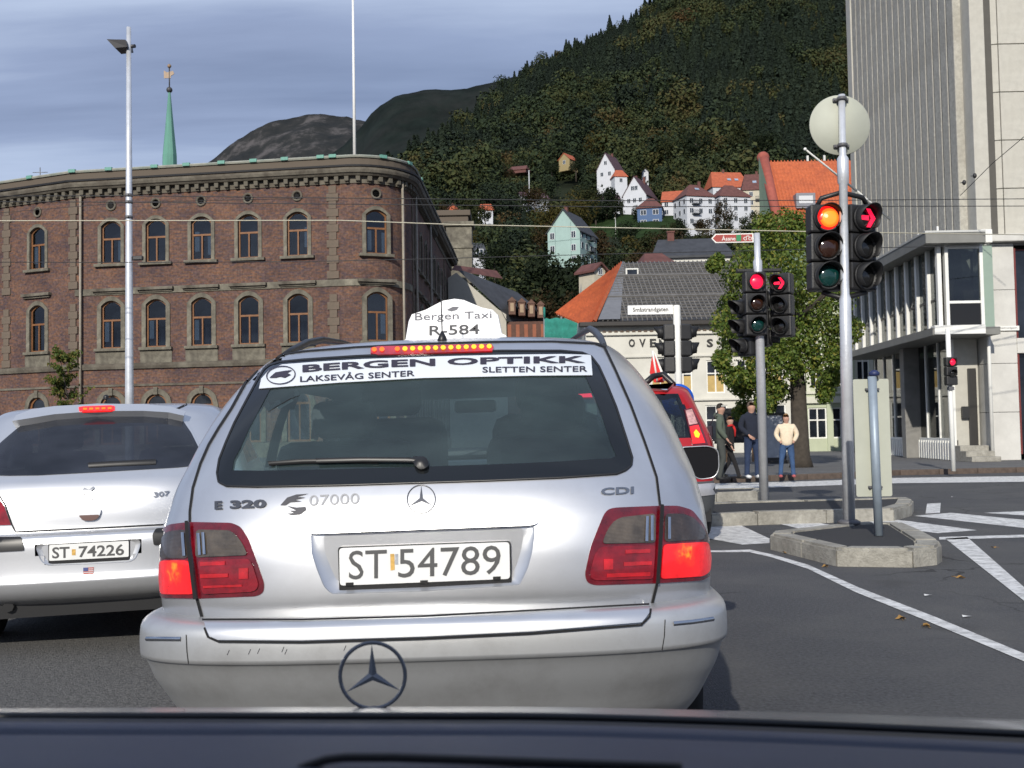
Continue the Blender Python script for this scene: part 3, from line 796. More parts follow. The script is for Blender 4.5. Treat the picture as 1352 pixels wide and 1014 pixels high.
# lower right: marble piers and red framed window
b = MB(); 
xl = at(1303, 450, 32.6).x; xr = at(1343, 450, 32.6).x
b0 = [6.60, 5.2, 3.95, 3.0, 1.55, .12]
for za, zb in zip(b0[1:], b0):
    s = MB(); s.bbox(xl, xr, 32.62, 33.4, za + .006, zb - .006, .012); tob(s, 'stone_panel', m_slab2)
s = MB(); s.box(xl + .05, xr - .02, 32.70, 33.3, .12, 6.6); tob(s, 'pier_core', m_joint)
s = MB(); s.box(xr, xr + .07, 32.66, 33.0, 3.75, 6.45); s.box(xr, xr + .07, 32.66, 33.0, .3, 3.3); s.box(xr + .07, xr + 1.4, 32.9, 32.95, 6.40, 6.45); tob(s, 'window_frame', M('dark_red_frame', (.16, .03, .025), .5))
s = MB(); s.box(xr + .071, xr + 2.4, 32.86, 32.88, .3, 6.4); tob(s, 'window_pane', m_pane)
s = MB(); s.bbox(xr + .0, xr + 2.5, 32.6, 33.3, 3.3, 3.75, .01); s.bbox(xr + 2.4, xr + 10, 32.6, 33.3, .12, 6.6, .02); tob(s, 'spandrel', m_slab2)
s = MB(); s.bbox(xl - .02, xr + 12, 32.35, 33.3, 6.62, 6.84, .02); tob(s, 'string_course', m_slab2)
s = MB(); s.bbox(1.0, 1.25, 0, .1, 0, .3, .02)

# glass fronted two storey wing
gw = thing('glass_wing', 'low two storey glass fronted wing with flat grey canopy roof below the ribbed tower', 'building', (13, 36, 0))
GI = gw.matrix_world.inverted()
def gob(mb, name, mat, par=gw): return tob(mb, name, mat, par, GI)
ga = at(1244, 450, 32.0); gz = at(1122, 470, 42.6)
GP = Path([(gz.x, gz.y), (ga.x, ga.y)]); GL = GP.L
zr = 6.45; zl = 4.02
ro = MB()
of = .55
A = GP.P(-.3, 0, of); B_ = GP.P(GL + of, 0, of); xe = at(1301, 305, B_.y).x; xe2 = at(1301, 430, 31.65).x
ro.slab([(A.x, A.y), (B_.x, B_.y), (xe, B_.y), (xe, ga.y + .9), (c0.x + .8, c0.y + .4), (c1.x + .5, c1.y - .2)][::-1], zr, zr + .30)
gob(ro, 'canopy_roof', m_dkfas)
ro = MB(); ro.slab([(A.x - .02, A.y), (B_.x - .02, B_.y - .02), (xe, B_.y - .02), (xe, B_.y + .3), (B_.x + .3, B_.y + .3), (A.x + .3, A.y)][::-1], zr + .302, zr + .36); gob(ro, 'roof_trim', m_alu)
# ledge between the floors
le = MB()
A = GP.P(-.3, 0, .38); B_ = GP.P(GL + .35, 0, .38)
le.slab([(A.x, A.y), (B_.x, B_.y), (xl, B_.y), (xl, 36), (gz.x + 2, gz.y)][::-1], zl - .22, zl - .0)
gob(le, 'ledge', m_dkfas)
# upper windows: one bay = frame, pane, mullions
nb = 10; bw = GL / nb
bay = MB(); bay.bbox(0.0, .10, -.08, .08, zl, zr, .01); bay.bbox(.14, .22, -.10, .06, zl, zr, .01)
baym = bay.mesh('mullion', m_white)
bl = MB(); bl.box(.27, .27 + .19, .02, .05, zl, zr - .02); blm = bl.mesh('blind_strip', m_white)
pn = MB(); pn.box(.22, bw - .002, .0, .012, zl + .02, zr - .01); pnm = pn.mesh('pane', m_wglass)
rl = MB(); rl.box(.225, bw - .002, -.02, -.001, zl + .85, zl + .92); rlm = rl.mesh('rail', M('dark_rail', (.04, .04, .04), .5))
for k in range(nb):
    T = GI @ GP.frame(k * bw)
    place('mullion', baym, gw, mat=T); place('pane', pnm, gw, mat=T); place('rail', rlm, gw, mat=T)
    nstr = 3 if k % 2 else 2
    for q in range(nstr): place('blind_strip', blm, gw, mat=T @ Matrix.Translation((.02 + .22 * q, 0, 0)))
# upper front
yf = ga.y - .02; xa = ga.x + .12
s = MB(); s.bbox(ga.x - .1, ga.x + .02, yf - .06, yf + .1, zl, zr, .01); s.bbox(xa, xa + .10, yf - .08, yf + .1, zl, zr, .01)
s.bbox(xl - .42, xl - .32, yf - .06, yf + .1, zl, zr, .01); s.bbox(xa + .1, xl - .42, yf - .04, yf + .06, zl + .72, zl + .80, .01)
s.bbox(xa + .1, xl - .42, yf - .04, yf + .06, zr - .1, zr, .01); gob(s, 'window_frame', m_white)
s = MB(); s.box(xa + .1, xl - .42, yf, yf + .02, zl + .8, zr - .1); gob(s, 'pane', m_wglass)
s = MB(); s.box(xa + .1, xl - .42, yf - .01, yf + .03, zl + .05, zl + .72); gob(s, 'black_panel', M('black_panel', (.012, .012, .013), .3, var=0))
s = MB(); s.box(xl - .32, xl - .02, yf, yf + .02, zl, zr); gob(s, 'green_pane', M('pale_green_pane', (.28, .36, .30), .3, var=.05))
s = MB(); s.bbox(ga.x - .35, xe2, yf - .36, yf - .02, zl - .2, zl + .06, .01); gob(s, 'white_band', m_white)
# room behind the upper glass
s = MB(); s.box(gz.x + 1.8, xl + 3, gz.y - .2, gz.y, zl, zr); s.quad((ga.x + 3.5, ga.y + .4, zl), (gz.x + 3.0, gz.y, zl), (gz.x + 3.0, gz.y, zr), (ga.x + 3.5, ga.y + .4, zr)); gob(s, 'inner_wall', m_int)
s = MB(); s.bbox(ga.x + .5, ga.x + .9, ga.y + 1.2, ga.y + 1.5, zl, zl + 1.7, .05); s.bbox(ga.x + 1.0, ga.x + 1.6, ga.y + .8, ga.y + 1.1, zl + .8, zl + 1.2, .05); gob(s, 'office_furniture', M('furniture_brown', (.09, .055, .03), .6))
# little vents and posts on the canopy roof
for px, py, h in ((1238, 302, .55), (1213, 312, .55), (1206, 320, .42)):
    q = at(px, py, 33.5 + (1238 - px) * .05); s = MB(); s.tube([(q.x, q.y, zr + .3), (q.x, q.y, zr + .3 + h)], .035, 6); gob(s, 'roof_post', m_white)
# ground floor: set back glazing, ribbed white stall riser, piers, steps
SP = Path([(gz.x + 1.0, gz.y), (ga.x + .75, ga.y + 1.2)]); sl_ = SP.L
s = MB(); s.box(0, sl_, .0, .015, .75, zl - .22); place('pane', s.mesh('pane', m_wglass), gw, mat=GI @ SP.frame(0))
s = MB()
for k in range(8): s.bbox(k * sl_ / 7 - .04, k * sl_ / 7 + .04, -.05, .05, .12, zl - .22, .01)
s.bbox(0, sl_, -.05, .05, .72, .80, .01)
place('window_frame', s.mesh('window_frame', m_white), gw, mat=GI @ SP.frame(0))
s = MB(); s.box(0, sl_, .06, .1, .1, .74); place('riser_back', s.mesh('riser_back', m_joint), gw, mat=GI @ SP.frame(0))
s = MB(); s.bbox(-.07, .07, -.10, .05, .13, .72, .01); rs = s.mesh('riser_slat', m_white)
x = .15
while x < sl_ - .1: place('riser_slat', rs, gw, mat=GI @ SP.frame(x)); x += .26
s = MB(); s.bbox(sl_ * .57, sl_ * .57 + .5, -.5, .06, .12, zl - .22, .02); place('pillar', s.mesh('pillar', M('grey_pillar', (.22, .215, .20), .7, var=.15)), gw, mat=GI @ SP.frame(0))
s = MB(); s.box(SP.p[1].x + .05, xl - .05, SP.p[1].y - .0, SP.p[1].y + .1, .12, zl - .22); gob(s, 'door_wall', m_slab)
s = MB(); s.bbox(xl - .38, xl - .12, SP.p[1].y - .06, SP.p[1].y - .001, .5, 2.9, .02); gob(s, 'door', M('dark_door', (.03, .028, .026), .5))
s = MB(); s.bbox(xl - .62, xl - .40, SP.p[1].y - .16, SP.p[1].y - .062, 1.4, 1.75, .01); gob(s, 'letter_box', M('dark_box', (.03, .03, .03), .4))
s = MB(); s.box(gz.x + 4, gz.x + 4.1, ga.y + 2, gz.y, .1, zl - .2); s.box(gz.x + 1, xl + 3, gz.y - .1, gz.y, .1, zl - .2); gob(s, 'shop_back_wall', m_int)
for k in range(3):
    s = MB(); s.bbox(ga.x + .62, xl - .1, SP.p[1].y - 1.5 + k * .4, SP.p[1].y - 1.5 + k * .4 + .42, .121, .27 + k * .155, .01); gob(s, 'step', m_kerb)
q = at(1309, 500, 32.2)
s = MB(); s.tube([(q.x, 32.3, .12), (q.x, 32.3, 6.7)], .055, 8); gob(s, 'drainpipe', m_white)
s = MB(); s.bbox(q.x - .17, q.x + .17, 32.15, 32.45, 6.55, 6.95, .02); gob(s, 'junction_box', m_white)
q = at(1332, 433, 32.5)
t = thing('street_name_plate', 'small white street name plate on the marble pier at the far right', 'street sign', (q.x, 32.6, q.z))
s = MB(); s.bbox(-.35, .35, -.02, .0, -.07, .07, .005); s.obj('plate', m_white, t)
flat_text('lettering', 'Småstrandgaten', .56, .075, M('letter_grey', (.12, .12, .12), .6, var=0), t, Matrix.Translation((0, -.024, -.035)))

# ================================================================ OVEN... building with slate roof
m_wht = M('white_render', (0.64, 0.63, 0.57), .8, var=.07, scale=1.0, dirt=(.42, .41, .37), dscale=.6, damt=.4)
m_slate = M('old_slate', (0.034, 0.036, 0.043), .6, var=.45, scale=2.5, bump=.6, bscale=8, dirt=(.07, .068, .066), dscale=1.0, damt=.5)
m_batt = M('roof_batten', (0.15, 0.145, 0.14), .8, var=.3, scale=3)
m_orange = M('orange_tile', (0.50, 0.125, 0.045), .75, var=.22, scale=5, dirt=(.30, .07, .035), dscale=1.0, damt=.6)
ov = thing('white_shop_building', 'cream building with battened slate roof and orange hip behind the traffic signals', 'building', (8, 52, 0))
OI = ov.matrix_world.inverted()
def oob(mb, name, mat, par=ov): return tob(mb, name, mat, par, OI)
D0 = 50.0
xL = at(773, 430, D0).x; xR = at(1062, 430, D0).x
OPth = Path([(xL, D0), (xR, D0)])
ze = at(880, 424, D0).z
oops = []; ow = []
for px in (800, 872, 902, 945, 985, 1022):
    u = at(px, 500, D0).x - xL
    oops.append((u - .42, u + .42, 2.85, 4.35, 0)); ow.append((u, 2.85, 1.5))
    oops.append((u - .5, u + .5, .6, 2.3, 0)); ow.append((u, .6, 1.7))
oob(wall_mesh(OPth, 0, OPth.L, 0, ze, oops, .15), 'wall', m_wht)
m_yb = M('yellow_blind', (.50, .36, .14), .8, var=.2)
def sash(w, h, name='window', blind=False, fr=None):
    f = MB(); a = .06
    f.box(-w / 2, -w / 2 + a, .05, .1, 0, h); f.box(w / 2 - a, w / 2, .05, .1, 0, h); f.box(-w / 2 + a, w / 2 - a, .05, .1, 0, a); f.box(-w / 2 + a, w / 2 - a, .05, .1, h - a, h)
    f.box(-.03, .03, .05, .1, a, h - a); f.box(-w / 2 + a, -.03, .05, .1, h * .6 - .03, h * .6 + .03); f.box(.03, w / 2 - a, .05, .1, h * .6 - .03, h * .6 + .03)
    return f.mesh(name, fr or m_white)
sw1 = sash(.84, 1.5); sw2 = sash(1.0, 1.7)
p = MB(); p.box(-.42, .42, .1, .11, 0, 1.5); pn1 = p.mesh('pane', m_pane)
p = MB(); p.box(-.5, .5, .1, .11, 0, 1.7); pn2 = p.mesh('pane', m_pane)
p = MB(); p.box(-.36, .36, .088, .099, .06, .8); bld = p.mesh('blind', m_yb)
for u, z, h in ow:
    f = place('window', sw1 if h < 1.6 else sw2, ov, mat=OI @ OPth.frame(u, z))
    place('pane', pn1 if h < 1.6 else pn2, f, mat=Matrix.Identity(4))
    if h < 1.6: place('blind', bld, f, mat=Matrix.Identity(4))
s = MB(); s.bbox(-.3, OPth.L + .3, -.45, .0, ze - .22, ze - .02, .03); place('eaves', s.mesh('eaves', M('eaves_black', (.03, .026, .024), .6)), ov, mat=OI @ OPth.frame(0))
s = MB(); s.bbox(0, OPth.L, -.14, 0, ze - .62, ze - .5, .02); place('cornice', s.mesh('cornice', m_wht), ov, mat=OI @ OPth.frame(0))
for zc_, o_ in ((4.57, .09), (2.56, .12)):
    s = MB(); s.bbox(0, OPth.L, -o_, 0, zc_ - .05, zc_ + .05, .02); place('string_course', s.mesh('string_course', m_wht), ov, mat=OI @ OPth.frame(0))
s = MB(); s.box(-.07, .07, -.1, 0, ze - .50, ze - .40); dm = s.mesh('dentil', M('dentil_brown', (.11, .08, .06), .8))
x = .3
while x < OPth.L: place('dentil', dm, ov, mat=OI @ OPth.frame(x)); x += .27
def wall_text(txt, px0, px1, py0, py1, D, par, I, mat, bold=.0):
    a = at(px0, py1, D); c = at(px1, py1, D); e_ = at(px0, py0, D)
    vs, fs = text_mesh2d(txt, bold)
    w_ = c.x - a.x; h_ = e_.z - a.z
    b = MB(); b.add([(a.x + u * w_, D - .03, a.z + v * h_) for u, v in vs], fs); me = b.mesh('lettering', mat); me.transform(I); place('lettering', me, par)
m_lb = M('letter_black', (.02, .02, .02), .6, var=0)
for ch, x0_ in (('O', 830), ('V', 844), ('E', 858), ('N', 870), ('S', 933)):
    wall_text(ch, x0_, x0_ + 8.5, 447.5, 458.5, D0, ov, OI, m_lb, .035)
# roof: front slope, battens, orange hip on the left
rz = at(816, 347, D0 + 7).z
e0 = Vector((xL + .55, D0 - .4, ze)); e1 = Vector((xR + .4, D0 - .4, ze)); t0 = Vector((at(822, 347, D0 + 7).x, D0 + 7, rz)); t1 = Vector((xR + .4, D0 + 7, rz))
hl = Vector((at(735, 408, D0 + 4).x, D0 + 5, at(735, 412, D0 + 4).z))
mb = MB(); mb.quad(e0, e1, t1, t0); mb.quad(t0, t1, (t1.x, D0 + 14, ze), (e0.x, D0 + 14, ze)); oob(mb, 'roof', m_slate)
nrm = (e1 - e0).cross(t0 - e0).normalized()
bt = MB()
N1 = 44
for k in range(N1 + 1):
    x = e0.x + (e1.x - e0.x) * k / N1
    tt = 0.0
    a = Vector((x, e0.y, e0.z)); c = Vector((x, t0.y, t0.z))
    if x < t0.x: 
        f_ = (x - e0.x) / (t0.x - e0.x); c = a + (c - a) * f_
        if f_ < .08: continue
    wv = Vector((.024, 0, 0)); up = nrm * .06
    bt.add([a - wv, a + wv, c + wv, c - wv, a - wv + up, a + wv + up, c + wv + up, c - wv + up], [(4, 5, 6, 7), (0, 4, 7, 3), (1, 2, 6, 5), (0, 1, 5, 4)])
for k in range(1, 22):
    f_ = k / 22; a = e0 + (t0 - e0) * f_; c = e1 + (t1 - e1) * f_; dd = (t1 - e1).normalized() * (.018 if k % 8 else .07); up = nrm * (.075 if k % 8 else .12)
    bt.add([a - dd, c - dd, c + dd, a + dd, a - dd + up, c - dd + up, c + dd + up, a + dd + up], [(4, 5, 6, 7), (0, 1, 5, 4), (3, 7, 6, 2)])
o = oob(bt, 'roof_batten', m_batt); o['kind'] = 'stuff'
s = MB(); s.bbox(-.33, .33, -.3, .1, 0, .5, .02); T = Matrix.Translation(at(834, 368, D0 + 5.3)) ; place('roof_window', s.mesh('roof_window', m_alu), ov, mat=OI @ T)
s = MB(); s.box(-.25, .25, -.31, -.302, .08, .42); place('skylight_pane', s.mesh('skylight_pane', m_pane), ov, mat=OI @ T)
# orange hip: rows of tiles as real ridges
A0 = Vector((at(778, 434, D0).x, D0 - .3, at(778, 434, D0).z)); A1 = hl; A2 = Vector((at(808, 361, D0 + 7).x, D0 + 6.8, at(808, 357, D0 + 7).z)); A3 = t0 + Vector((0, 0, .05))
mb = MB()
mb.quad(e0 + Vector((-.15, 0, .02)), A3, A2, A0); mb.add([A0, A2, A1], [(0, 1, 2)])
oob(mb, 'orange_hip', m_orange)
mb = MB()
for k in range(15):
    f_ = k / 14
    a = A0.lerp(A1, f_); c = A2
    up = Vector((-.05, -.05, .09)); sd = Vector((.09, 0, 0)) * (1)
    a2 = a.lerp(c, .0); c2_ = A3.lerp(A2, f_) if False else a.lerp(c, .97)
    mb.add([a2 - sd, a2 + sd, c2_ + sd * .3, c2_ - sd * .3, a2 + up, c2_ + up * .6], [(0, 4, 5, 3), (4, 1, 2, 5)])
for k in range(5):
    f_ = (k + .5) / 5; a = (e0 + Vector((-.15, 0, .02))).lerp(A0, f_); c = A3.lerp(A2, f_); up = Vector((-.05, -.05, .1)); sd = Vector((.09, 0, 0))
    mb.add([a - sd, a + sd, c + sd * .5, c - sd * .5, a + up, c + up * .8], [(0, 4, 5, 3), (4, 1, 2, 5)])
o = oob(mb, 'tile_rows', m_orange); o['kind'] = 'stuff'
mb = MB(); mb.quad((xL, D0, 0), (xL, D0 + 14, 0), (xL, D0 + 14, ze), (xL, D0, ze)); mb.add([(xL, D0 + 1, ze - .6), (xL, D0 + 13, ze - .6), (xL + .3, D0 + 7, rz - 1)], [(0, 1, 2)]); oob(mb, 'end_wall', m_wht)
# lead flashing at the hip joint
mb = MB(); q0 = e0 + nrm * .1; q1 = t0 + nrm * .1; mb.quad(q0, q0 + Vector((1.0, 0, 0)), q1 + Vector((.1, 0, -.1)), q1); oob(mb, 'lead_flashing', M('lead_grey', (.17, .175, .19), .6))

# pale green building behind the tree
m_pg = M('pale_green_render', (.46, .50, .36), .8, var=.06); m_cream = M('cream_trim', (.62, .62, .52), .7, var=.06)
gb = thing('pale_green_building', 'pale green building with cream pilasters seen under the tree beside the glass wing', 'building', (at(1100, 500, 50).x, 50, 0))
GB = gb.matrix_world.inverted()
xa_, xb_ = at(1063, 500, 50).x, at(1175, 500, 50).x
P2 = Path([(xa_, 50), (xb_, 50)])
op2 = []; w2 = []
for px in (1078, 1109, 1140):
    u = at(px, 500, 50).x - xa_
    op2 += [(u - .3, u + .3, 3.0, 5.0, 0), (u - .42, u + .42, .7, 2.1, 0)]; w2 += [(u, 3.0, .6, 2.0), (u, .7, .84, 1.4)]
me = wall_mesh(P2, 0, P2.L, 0, 7.6, op2, .15).mesh('wall', m_pg); me.transform(GB); place('wall', me, gb)
sm1 = sash(.6, 2.0); sm2 = sash(.84, 1.4)
for u, z, w_, h in w2:
    f = place('window', sm1 if h > 1.5 else sm2, gb, mat=GB @ P2.frame(u, z)); s = MB(); s.box(-w_ / 2, w_ / 2, .1, .11, 0, h); place('pane', s.mesh('pane', m_pane), f, mat=Matrix.Identity(4))
    if h > 1.5:
        s = MB(); s.box(-w_ / 2 - .16, -w_ / 2, -.04, .0, -.15, h + .15); s.box(w_ / 2, w_ / 2 + .16, -.04, 0, -.15, h + .15); s.box(-w_ / 2, w_ / 2, -.04, 0, h, h + .15); s.box(-w_ / 2 - .2, w_ / 2 + .2, -.1, 0, -.27, -.151)
        place('window_surround', s.mesh('window_surround', m_cream), gb, mat=GB @ P2.frame(u, z))
for za_, zb_ in ((2.3, 2.6), (7.3, 7.6)):
    s = MB(); s.bbox(0, P2.L, -.16, 0, za_, zb_, .02); place('cornice', s.mesh('cornice', m_cream), gb, mat=GB @ P2.frame(0))
for px in (1094, 1124):
    u = at(px, 500, 50).x - xa_; s = MB(); s.bbox(-.14, .14, -.08, 0, .1, 2.29, .01); s.bbox(-.14, .14, -.08, 0, 2.61, 7.29, .01); place('pilaster', s.mesh('pilaster', m_pg), gb, mat=GB @ P2.frame(u))
mb = MB(); mb.box(xa_, xb_, 50.01, 58, 7.45, 7.6); me = mb.mesh('roof', m_slate); me.transform(GB); place('roof', me, gb)
# ================================================================ hills and far mountains
def interp(x, pts):
    if x <= pts[0][0]: return pts[0][1]
    for (a, b), (c, d) in zip(pts, pts[1:]):
        if x <= c: return b + (d - b) * (x - a) / (c - a)
    return pts[-1][1]
m_rock = bpy.data.materials.new('bare_rock_heath'); m_rock.use_nodes = True
t_ = m_rock.node_tree; b_ = t_.nodes['Principled BSDF']; b_.inputs['Roughness'].default_value = .95; b_.inputs['Specular IOR Level'].default_value = .1
tcn = t_.nodes.new('ShaderNodeTexCoord'); nz = t_.nodes.new('ShaderNodeTexNoise'); nz.inputs['Scale'].default_value = .016; nz.inputs['Detail'].default_value = 11; nz.inputs['Roughness'].default_value = .72
t_.links.new(tcn.outputs['Object'], nz.inputs['Vector'])
crr = t_.nodes.new('ShaderNodeValToRGB'); t_.links.new(nz.outputs['Fac'], crr.inputs[0])
e = crr.color_ramp.elements; e[0].position = .36; e[0].color = (.017, .020, .022, 1); e[1].position = .64; e[1].color = (.090, .084, .084, 1); q_ = e.new(.52); q_.color = (.030, .031, .031, 1)
t_.links.new(crr.outputs[0], b_.inputs['Base Color'])
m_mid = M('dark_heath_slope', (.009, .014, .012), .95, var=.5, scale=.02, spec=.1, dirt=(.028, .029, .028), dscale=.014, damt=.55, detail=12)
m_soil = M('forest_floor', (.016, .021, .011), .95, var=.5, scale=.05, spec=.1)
m_grass = M('steep_grass', (.020, .038, .012), .95, var=.4, scale=.3, spec=.1)

def hill(name, mat, ridge, Dr, Df, x0, x1, amp, nsc, ysf, nc=150, nr=40, back=400):
    vs = []; fs = []
    for i in range(nc + 1):
        px = x0 + (x1 - x0) * i / nc; yr = interp(px, ridge)
        for j in range(nr + 4):
            if j <= nr:
                t = j / nr; D = Df + (Dr - Df) * t; y = ysf(px, t, yr)
            else: D = Dr + back * (j - nr) / 3; y = yr
            p = at(px, y, D)
            if j > nr: p.z = at(px, yr, Dr).z * (1 - (j - nr) / 3.6)
            n = noise.fractal(Vector((p.x * nsc, p.y * nsc, 3)), 1.0, 2.1, 6) if mat else 0
            w = min(1, j / 6)
            p.z += n * amp * w * (1 if j < nr else .5)
            vs.append(p)
    R = nr + 4
    for i in range(nc):
        for j in range(R - 1): fs.append((i * R + j, (i + 1) * R + j, (i + 1) * R + j + 1, i * R + j + 1))
    b = MB(); b.add(vs, fs, 0, True); o = b.obj(name, mat); tag(o, kind='structure'); return o
hill('mountain', m_rock, [(200, 260), (255, 228), (285, 208), (305, 190), (330, 177), (355, 165), (380, 157), (405, 149), (430, 147), (458, 151), (480, 160), (540, 175), (640, 190)], 2500, 1600, 190, 700, 26, .006,
     lambda px, t, yr: 430 + (yr - 430) * t ** .75, 160, 60, 900)
hill('mountain_spur', m_mid, [(400, 230), (455, 192), (478, 168), (490, 150), (503, 138), (520, 128), (560, 121), (600, 116), (650, 108), (700, 98), (760, 86), (900, 70)], 1600, 1000, 380, 950, 14, .01,
     lambda px, t, yr: 430 + (yr - 430) * t ** .8, 140, 40, 500)
RIDGE = [(430, 330), (520, 262), (560, 212), (590, 188), (620, 168), (655, 138), (700, 104), (735, 84), (790, 58), (835, 34), (870, 8), (1000, -62), (1110, -112), (1300, -160)]
def hy(px, D):
    yr = interp(px, RIDGE)
    pts = [(120, 560), (150, 470), (240, 352), (330, 296), (400, 258), (650, 258 + (yr - 258) * .58), (900, yr)]
    return max(interp(D, pts), yr)
def hz(px, D):
    return at(px, hy(px, D), D)
vs = []; fs = []; NCOL, NROW = 110, 64
for i in range(NCOL + 1):
    px = 430 + 850 * i / NCOL
    for j in range(NROW + 4):
        D = 120 + 780 * (min(j, NROW) / NROW) ** 1.3 + max(0, j - NROW) * 80
        p = hz(px, min(D, 900))
        if j > NROW: p.y = D; p.z *= (1 - (j - NROW) / 5)
        vs.append(p)
R = NROW + 4
for i in range(NCOL):
    for j in range(R - 1): fs.append((i * R + j, (i + 1) * R + j, (i + 1) * R + j + 1, i * R + j + 1))
b = MB(); b.add(vs, fs, 0, True); tag(b.obj('hillside', m_soil), kind='structure')
# level ground out to the foot of the mountains
b = MB(); b.quad((-3500, 170, -.3), (3500, 170, -.3), (3500, 4200, -.3), (-3500, 4200, -.3)); tag(b.obj('terrain', m_soil), kind='structure')
b = MB(); b.quad((-3500, -1500, -.3), (-400, -1500, -.3), (-400, 170, -.3), (-3500, 170, -.3)); b.quad((400, -1500, -.3), (3500, -1500, -.3), (3500, 170, -.3), (400, 170, -.3)); b.quad((-400, -1500, -.3), (400, -1500, -.3), (400, -60, -.3), (-400, -60, -.3)); tag(b.obj('ground', m_pave), kind='structure')

# ---------------------------------------------------------------- trees
def crown_mb(seed, n, leaf, lumps=9, rx=1, rz=1.1, cone=False, flat=.75):
    r = random.Random(seed); b = MB(); C = []
    for k in range(lumps):
        a = r.uniform(0, 2 * pi); q = r.uniform(.15, .72); h = r.uniform(.05, .95)
        C.append((Vector((cos(a) * q * rx, sin(a) * q * rx, h * rz * 1.5)), r.uniform(.30, .58)))
    if not cone: C.append((Vector((0, 0, rz * .8)), .75))
    for k in range(n):
        if cone:
            h = r.random() ** 1.3; a = r.uniform(0, 2 * pi); tier = .75 + .25 * abs(sin(h * 24)); q = (1 - h) * tier * r.uniform(.55, 1) * rx
            p = Vector((cos(a) * q, sin(a) * q, h * rz * 2.4)); nn = Vector((cos(a), sin(a), .35))
        else:
            c, cr = r.choice(C)
            d = Vector((r.gauss(0, 1), r.gauss(0, 1), r.gauss(0, 1))).normalized()
            p = c + d * cr * r.uniform(.72, 1.05); nn = d + Vector((0, 0, .35))
        nn = (nn.normalized() + Vector((r.uniform(-1, 1), r.uniform(-1, 1), r.uniform(-1, 1))) * .65).normalized()
        t = nn.orthogonal().normalized(); t.rotate(Matrix.Rotation(r.uniform(0, 6.28), 3, nn)); s_ = nn.cross(t)
        L = leaf * r.uniform(.6, 1.3)
        b.add([p - t * L, p - s_ * L * .6, p + t * L, p + s_ * L * .6 + nn * L * .2], [(0, 1, 2, 3)])
    return b
DARK = [(.009, .017, .009), (.016, .028, .012), (.028, .042, .014), (.048, .056, .017), (.064, .052, .016), (.080, .046, .016)]  # cloud shade over the hillside is put into these dark leaf colours
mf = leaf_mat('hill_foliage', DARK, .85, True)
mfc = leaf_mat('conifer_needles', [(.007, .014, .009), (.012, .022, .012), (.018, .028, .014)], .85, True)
protos = []
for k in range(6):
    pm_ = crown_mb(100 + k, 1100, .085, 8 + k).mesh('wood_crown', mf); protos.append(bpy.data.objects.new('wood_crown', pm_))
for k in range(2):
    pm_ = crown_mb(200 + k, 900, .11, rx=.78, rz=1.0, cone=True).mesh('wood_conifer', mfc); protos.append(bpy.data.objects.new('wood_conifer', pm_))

def scatter(name, pts, proto):
    """pts = (x, y, z, size, spin): one tree on each point"""
    me = bpy.data.meshes.new(name); me.from_pydata([p[:3] for p in pts], [], [])
    a = me.attributes.new('size', 'FLOAT', 'POINT'); a.data.foreach_set('value', [p[3] for p in pts])
    a = me.attributes.new('spin', 'FLOAT', 'POINT'); a.data.foreach_set('value', [p[4] for p in pts])
    o = bpy.data.objects.new(name, me); COL.objects.link(o); o['kind'] = 'stuff'
    ng = bpy.data.node_groups.new('trees_on_points', 'GeometryNodeTree')
    ng.interface.new_socket('Geometry', in_out='INPUT', socket_type='NodeSocketGeometry'); ng.interface.new_socket('Geometry', in_out='OUTPUT', socket_type='NodeSocketGeometry')
    N = ng.nodes; gi = N.new('NodeGroupInput'); go = N.new('NodeGroupOutput'); ip = N.new('GeometryNodeInstanceOnPoints'); ob = N.new('GeometryNodeObjectInfo')
    ob.inputs['Object'].default_value = proto; ob.inputs['As Instance'].default_value = True
    sa = N.new('GeometryNodeInputNamedAttribute'); sa.data_type = 'FLOAT'; sa.inputs[0].default_value = 'size'
    ra = N.new('GeometryNodeInputNamedAttribute'); ra.data_type = 'FLOAT'; ra.inputs[0].default_value = 'spin'
    cx = N.new('ShaderNodeCombineXYZ'); er = N.new('FunctionNodeEulerToRotation')
    Lk = ng.links
    Lk.new(gi.outputs[0], ip.inputs['Points']); Lk.new(ob.outputs['Geometry'], ip.inputs['Instance'])
    Lk.new(ra.outputs['Attribute'], cx.inputs[2]); Lk.new(cx.outputs[0], er.inputs[0]); Lk.new(er.outputs[0], ip.inputs['Rotation'])
    Lk.new(sa.outputs['Attribute'], ip.inputs['Scale']); Lk.new(ip.outputs[0], go.inputs[0])
    md = o.modifiers.new('trees', 'NODES'); md.node_group = ng
    return o

# ---------------------------------------------------------------- houses on the hill
m_hw = M('house_white', (.56, .58, .62), .8, var=.06, scale=.6); m_hroofred = M('roof_dull_red', (.125, .050, .042), .8, var=.3, scale=1.2)
m_hroofor = M('roof_bright_orange', (.40, .10, .045), .8, var=.25, scale=1.2); m_hroofpl = M('roof_plum', (.085, .045, .055), .8, var=.3, scale=1.2)
m_hroofgr = M('roof_dark_grey', (.045, .048, .055), .7, var=.3, scale=1.2)
m_mint = M('mint_wall', (.33, .46, .43), .8, var=.08, scale=.5); m_blue = M('blue_wall', (.075, .13, .25), .8, var=.1); m_hcream = M('cream_wall', (.50, .46, .36), .8, var=.1)
m_hyel = M('yellow_wall', (.30, .24, .12), .8, var=.1); m_trimw = M('house_trim', (.62, .64, .66), .7, var=.0); m_hdark = M('house_glass', (.03, .04, .055), .15, var=.2)
m_brickh = M('chimney_brick', (.14, .06, .05), .9, var=.2)
WM = {}
